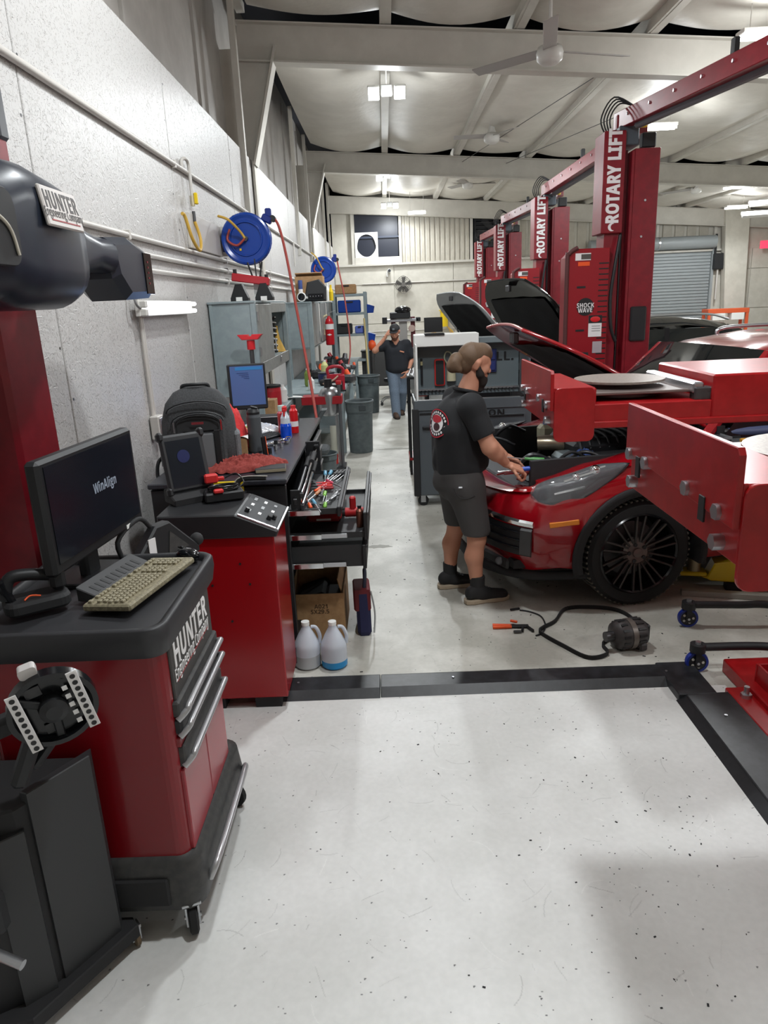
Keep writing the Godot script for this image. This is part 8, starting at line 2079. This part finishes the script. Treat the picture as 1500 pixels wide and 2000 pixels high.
	var shirt := flesh([[V(0.47, 0.97, -4.7), V(0.45, 1.22, -4.69), 0.155, 0.15], [V(0.44, 0.97, -4.83), V(0.44, 1.22, -4.84), 0.15, 0.15], [V(0.52, 1.0, -4.76), V(0.51, 1.2, -4.77), 0.155, 0.15], [V(0.47, 1.3, -4.72), shR, 0.125, 0.078], [V(0.45, 1.3, -4.83), shL, 0.125, 0.078], [V(0.46, 1.32, -4.77), V(0.515, 1.44, -4.775), 0.12, 0.075], [V(0.33, 1.0, -4.76), V(0.345, 1.05, -4.74), 0.03, 0.035]], 0.05, 0.012, [[V(0.5, 0.9, -4.76), V(0.3, -0.95, 0.0).normalized()], [V(0.53, 1.475, -4.775), V(0.2, 0.98, 0)]])
	for q in [[shR, elR], [shL, elL]]:
		join(shirt, flesh([[q[0].lerp(V(0.48, 1.3, -4.77), 0.25), q[0], 0.09, 0.082], [q[0], q[0].lerp(q[1], 0.9), 0.083, 0.076]], 0.04, 0.012, [[q[0].lerp(q[1], 0.74), (q[1] - q[0]).normalized()]]))
	part("shirt", shift.call(shirt), cloth, o)
	part("collar", shift.call(B.new().tube(curve([V(0.6, 1.445, -4.775), V(0.555, 1.465, -4.7), V(0.475, 1.482, -4.71), V(0.445, 1.487, -4.775), V(0.475, 1.482, -4.84), V(0.555, 1.465, -4.85)], 5, true), 0.013, 8, true)), cloth, o)
	# round printed emblem on the back
	var bt := Transform3D(Basis.looking_at(V(0.86, -0.14, -0.62), Vector3.UP), V(0.336, 1.275, -4.645))
	emblem_frame = bt
	var em := part("emblem", shift.call(patch(bt, 0.098, 0.098, 0.0)), M.black_print, o)
	part("emblem_ring", shift.call(patch_ring(bt, 0.088, 0.094, 0.001)), mat(rgb(190, 40, 56), 0.7), em)
	part("emblem_disc", shift.call(patch(bt, 0.056, 0.06, 0.001)), M.white_print, em)
	part("emblem_cap", shift.call(patch(bt * T(0.0, 0.03, 0), 0.045, 0.026, 0.0025)), mat(rgb(176, 36, 50), 0.7), em)
	part("emblem_mask", shift.call(patch(bt * T(0.004, -0.022, 0), 0.03, 0.026, 0.0025)), mat(rgb(60, 30, 34), 0.7), em)
	for k in 22:
		var a := TAU * k / 22.0
		if k in [0, 11]: continue
		part("emblem_letter", shift.call(patch(bt * T(cos(a) * 0.073, sin(a) * 0.073, 0), 0.0068, 0.0085, 0.0015)), M.white_print, em)
	# shorts
	var trouser := mat(rgb(70, 68, 68), 0.85)
	var shorts := flesh([[V(0.47, 0.93, -4.69), V(0.5, 0.82, -4.67), 0.145, 0.13], [V(0.445, 0.93, -4.84), V(0.45, 0.82, -4.86), 0.14, 0.125], [V(0.5, 0.84, -4.665), V(0.57, 0.53, -4.645), 0.13, 0.098], [V(0.45, 0.84, -4.86), V(0.46, 0.55, -4.895), 0.125, 0.092], [V(0.4, 0.86, -4.75), V(0.42, 0.82, -4.76), 0.115, 0.1]], 0.04, 0.012, [[V(0.56, 0.5, -4.64), V(0.0, -1, 0)], [V(0.46, 0.99, -4.76), V(0, 1, 0)]])
	part("shorts", shift.call(shorts), trouser, o)
	part("pocket_seam", shift.call(B.new().tube(curve([V(0.41, 0.86, -4.535), V(0.44, 0.8, -4.53), V(0.5, 0.785, -4.53), V(0.55, 0.8, -4.535)], 5), 0.004, 5)), mat(rgb(48, 46, 46), 0.9), o)
	part("belt_clip", shift.call(B.new().box(V(0.455, 0.86, -4.535), V(0.03, 0.014, 0.014), 0.004)), M.steel, o)
	# socks and shoes
	for q in [[kneeR, ankR, 12.0], [kneeL, ankL, 8.0]]:
		part("sock", shift.call(flesh([[q[1] + V(0, 0.115, 0), q[1] + V(0, -0.02, 0), 0.053, 0.05]], 0.01, 0.008, [[q[1] + V(0, 0.1, 0), Vector3.UP]])), M.black_matte, o)
		shoe(o, inv * T(q[1].x + 0.05, 0, q[1].z, q[2]), M.black_matte, mat(rgb(176, 160, 138), 0.7))
	# what he holds
	var p1 := thing("screwdriver", "green handled screwdriver lying over the engine by the mechanic's hand", "screwdriver", T(0.93, 0.975, -4.82, 165, 0, 4))
	part("blade", B.new().cyl(V(0, 0, 0), V(0.16, 0, 0), 0.004, -1, 8), M.chrome, p1)
	part("handle", B.new().lathe([Vector2(0, 0.0), Vector2(0.011, 0.0), Vector2(0.012, 0.04), Vector2(0.017, 0.06), Vector2(0.018, 0.13), Vector2(0, 0.14)], 12, T(0, 0, 0, 0, 0, 90), true), mat(rgb(84, 150, 84), 0.3), p1)
	var p2 := thing("blue_driver", "blue handled driver held in the mechanic's right hand", "screwdriver", T(0.9, 0.93, -4.7, 172, 0, -6))
	part("handle", B.new().lathe([Vector2(0, -0.06), Vector2(0.012, -0.06), Vector2(0.016, 0.0), Vector2(0.017, 0.08), Vector2(0, 0.09)], 12, T(0, 0, 0, 0, 0, 90), true), mat(rgb(30, 80, 190), 0.35), p2)
	part("blade", B.new().cyl(V(0.05, 0, 0), V(0.17, 0, 0), 0.004, -1, 8), M.chrome, p2)
	var p3 := thing("tool_bundle", "steel picks and clips under the mechanic's hands", "tool", T(0.78, 0.885, -4.72))
	for k in 5: part("pick", B.new().between(V(-0.06, 0.0 + 0.004 * k, -0.03 + 0.015 * k), V(0.06, 0.02, 0.03 - 0.02 * k), 0.008, 0.008), M.steel if k % 2 else M.red, p3)


var emblem_frame := Transform3D()
func bend(at: Transform3D, p: Vector3) -> float:
	var q := emblem_frame.affine_inverse() * (at * p)
	return 0.5 * q.x * q.x / 0.17
func patch(at: Transform3D, rx: float, ry: float, off: float) -> B:
	# a small printed disc that bends with the cloth
	var b := B.new()
	var f := func(u: float, w: float) -> Vector3:
		var a := w * TAU
		var p := V(cos(a) * rx * u, sin(a) * ry * u, 0)
		return at * (p + V(0, 0, 0.03 + off - bend(at, p)))
	return b.grid(4, 24, f)
func patch_ring(at: Transform3D, r0: float, r1: float, off: float) -> B:
	return B.new().grid(1, 30, func(u: float, w: float) -> Vector3: return at * V(cos(w * TAU) * lerpf(r0, r1, u), sin(w * TAU) * lerpf(r0, r1, u), 0.03 + off - 0.5 * pow(cos(w * TAU) * lerpf(r0, r1, u), 2.0) / 0.17))

func walking_man() -> void:
	var o := thing("person", "man in black cap, black shirt and jeans walking up the aisle, hand to his head", "person", T(0.2, 0, -13.3))
	# local frame: faces the camera (+z), a little to his right
	var hipR := V(-0.09, 0.84, 0.0); var hipL := V(0.09, 0.84, 0.0)
	var kneeR := V(-0.07, 0.47, 0.1); var kneeL := V(0.08, 0.46, -0.02)
	var ankR := V(-0.05, 0.09, 0.2); var ankL := V(0.05, 0.1, -0.24)
	var neck := V(-0.02, 1.4, 0.03)
	var shR := V(-0.2, 1.33, 0.02); var shL := V(0.17, 1.31, 0.02)
	var elR := V(-0.4, 1.22, 0.08); var wrR := V(-0.19, 1.46, 0.1)
	var elL := V(0.28, 1.06, 0.02); var wrL := V(0.2, 0.84, 0.1)
	var head := Transform3D(Basis(Vector3.UP, -PI / 2 - 0.2) * Basis(Vector3.BACK, -0.28), V(-0.02, 1.43, 0.06))
	var body := flesh([[V(-0.01, 0.9, 0), V(-0.02, 1.25, 0), 0.14, 0.13], [V(-0.02, 1.25, 0), neck, 0.1, 0.06], [neck, head * V(0, 0.06, 0), 0.06, 0.058], [shR, elR, 0.06, 0.048], [elR, wrR, 0.047, 0.03], [shL, elL, 0.06, 0.048], [elL, wrL, 0.046, 0.03], [hipR, kneeR, 0.09, 0.06], [hipL, kneeL, 0.09, 0.06], [kneeR, ankR, 0.058, 0.04], [kneeL, ankL, 0.058, 0.04], [V(-0.02, 1.25, 0), shR, 0.1, 0.06], [V(-0.02, 1.25, 0), shL, 0.1, 0.06]], 0.03, 0.02)
	var aim := func(p: Vector3, d: Vector3, up: Vector3) -> Transform3D:
		var x := d.normalized(); var z := x.cross(up).normalized()
		return Transform3D(Basis(x, z.cross(x), z), p)
	join(body, flesh(hand_bones(aim.call(wrR + V(0.02, 0.04, 0), V(0.6, 0.7, -0.1), V(-0.6, 0.5, 0.5)), 0.5), 0.008, 0.007))
	join(body, flesh(hand_bones(aim.call(wrL + V(-0.02, -0.03, 0.01), V(-0.5, -0.7, 0.1), V(0.6, -0.4, 0.6)), 0.5), 0.008, 0.007))
	join(body, flesh(head_bones(head), 0.018, 0.008))
	part("body", body, M.skin, o)
	eyes(o, head)
	var beard := mat(rgb(96, 60, 44), 0.8)
	part("beard", flesh([[head * V(0.03, 0.05, 0.05), head * V(0.06, 0.005, 0.02), 0.026, 0.03], [head * V(0.03, 0.05, -0.05), head * V(0.06, 0.005, -0.02), 0.026, 0.03], [head * V(0.066, 0.012, 0), head * V(0.06, -0.015, 0), 0.034, 0.024]], 0.02, 0.009), beard, o)
	var cap := part("cap", flesh([[head * V(-0.015, 0.165, 0), head * V(0.02, 0.17, 0), 0.094, 0.086]], 0.02, 0.01, [[head * V(0, 0.15, 0), head.basis * Vector3.DOWN]]), M.black_matte, o)
	var br := B.new(); br.t = head
	part("cap_brim", br.prism([Vector2(0.07, -0.08), Vector2(0.14, -0.07), Vector2(0.175, -0.03), Vector2(0.175, 0.03), Vector2(0.14, 0.07), Vector2(0.07, 0.08)], 0.01, Transform3D(Basis(Vector3.RIGHT, -PI / 2), V(0, 0.148, 0)), 0.003), M.black_matte, cap)
	var cb := B.new(); cb.t = head
	part("cap_badge", cb.box(V(0.102, 0.195, 0), V(0.006, 0.03, 0.04), 0.002), mat(rgb(140, 146, 150), 0.4), cap)
	var cloth := mat(rgb(26, 29, 36), 0.85)
	part("shirt", flesh([[V(-0.06, 0.9, 0.01), V(-0.08, 1.18, 0), 0.155, 0.15], [V(0.06, 0.9, 0.01), V(0.05, 1.18, 0), 0.155, 0.15], [V(-0.06, 1.22, 0), shR, 0.13, 0.085], [V(0.04, 1.22, 0), shL, 0.13, 0.085], [V(-0.02, 1.25, 0), V(-0.02, 1.37, 0.02), 0.11, 0.07], [shR, shR.lerp(elR, 0.5), 0.085, 0.08], [shL, shL.lerp(elL, 0.8), 0.085, 0.085]], 0.05, 0.016, [[V(0, 0.8, 0), Vector3.DOWN], [V(-0.02, 1.4, 0.02), V(0, 1, 0.1)]]), cloth, o)
	part("chest_logo", B.new().box(V(0.09, 1.19, 0.158), V(0.08, 0.022, 0.006), 0.002, Basis(Vector3.BACK, -0.3)), mat(rgb(206, 140, 110), 0.6), o)
	var jean := noisy(rgb(84, 98, 116), rgb(120, 134, 150), 5.0, 0.85, 0.0, 95, 0.06)
	part("jeans", flesh([[V(-0.06, 0.9, 0), hipR, 0.13, 0.12], [V(0.06, 0.9, 0), hipL, 0.13, 0.12], [hipR, kneeR, 0.12, 0.09], [hipL, kneeL, 0.115, 0.088], [kneeR, ankR + V(0, -0.03, -0.01), 0.09, 0.082], [kneeL, ankL + V(0, -0.02, 0), 0.086, 0.078]], 0.03, 0.016, [[V(0, 0.95, 0), Vector3.UP]]), jean, o)
	part("watch", B.new().lathe([Vector2(0.034, -0.012), Vector2(0.038, -0.012), Vector2(0.038, 0.012), Vector2(0.034, 0.012)], 16, aim.call(wrL.lerp(elL, 0.08), V(1, 0, 0), (elL - wrL).normalized())), M.black, o)
	shoe(o, T(-0.06, 0, 0.25, -80), mat(rgb(78, 58, 46), 0.7), mat(rgb(50, 40, 34), 0.8), 0.012)
	shoe(o, T(0.05, 0, -0.2, -85), mat(rgb(78, 58, 46), 0.7), mat(rgb(50, 40, 34), 0.8), 0.012)

func _ready() -> void:
	camera_and_light()
	materials()
	lamps()
	structure()
	alignment_console()
	sensor_tower()
	adaptor_stand()
	red_cabinet()
	tool_bench()
	bench_top_things()
	under_drawer_things()
	wall_things()
	steel_cabinets()
	bench_clutter()
	far_things()
	tool_cart()
	cars()
	lifts()
	alignment_rack()
	floor_things()
	mechanic()
	walking_man()
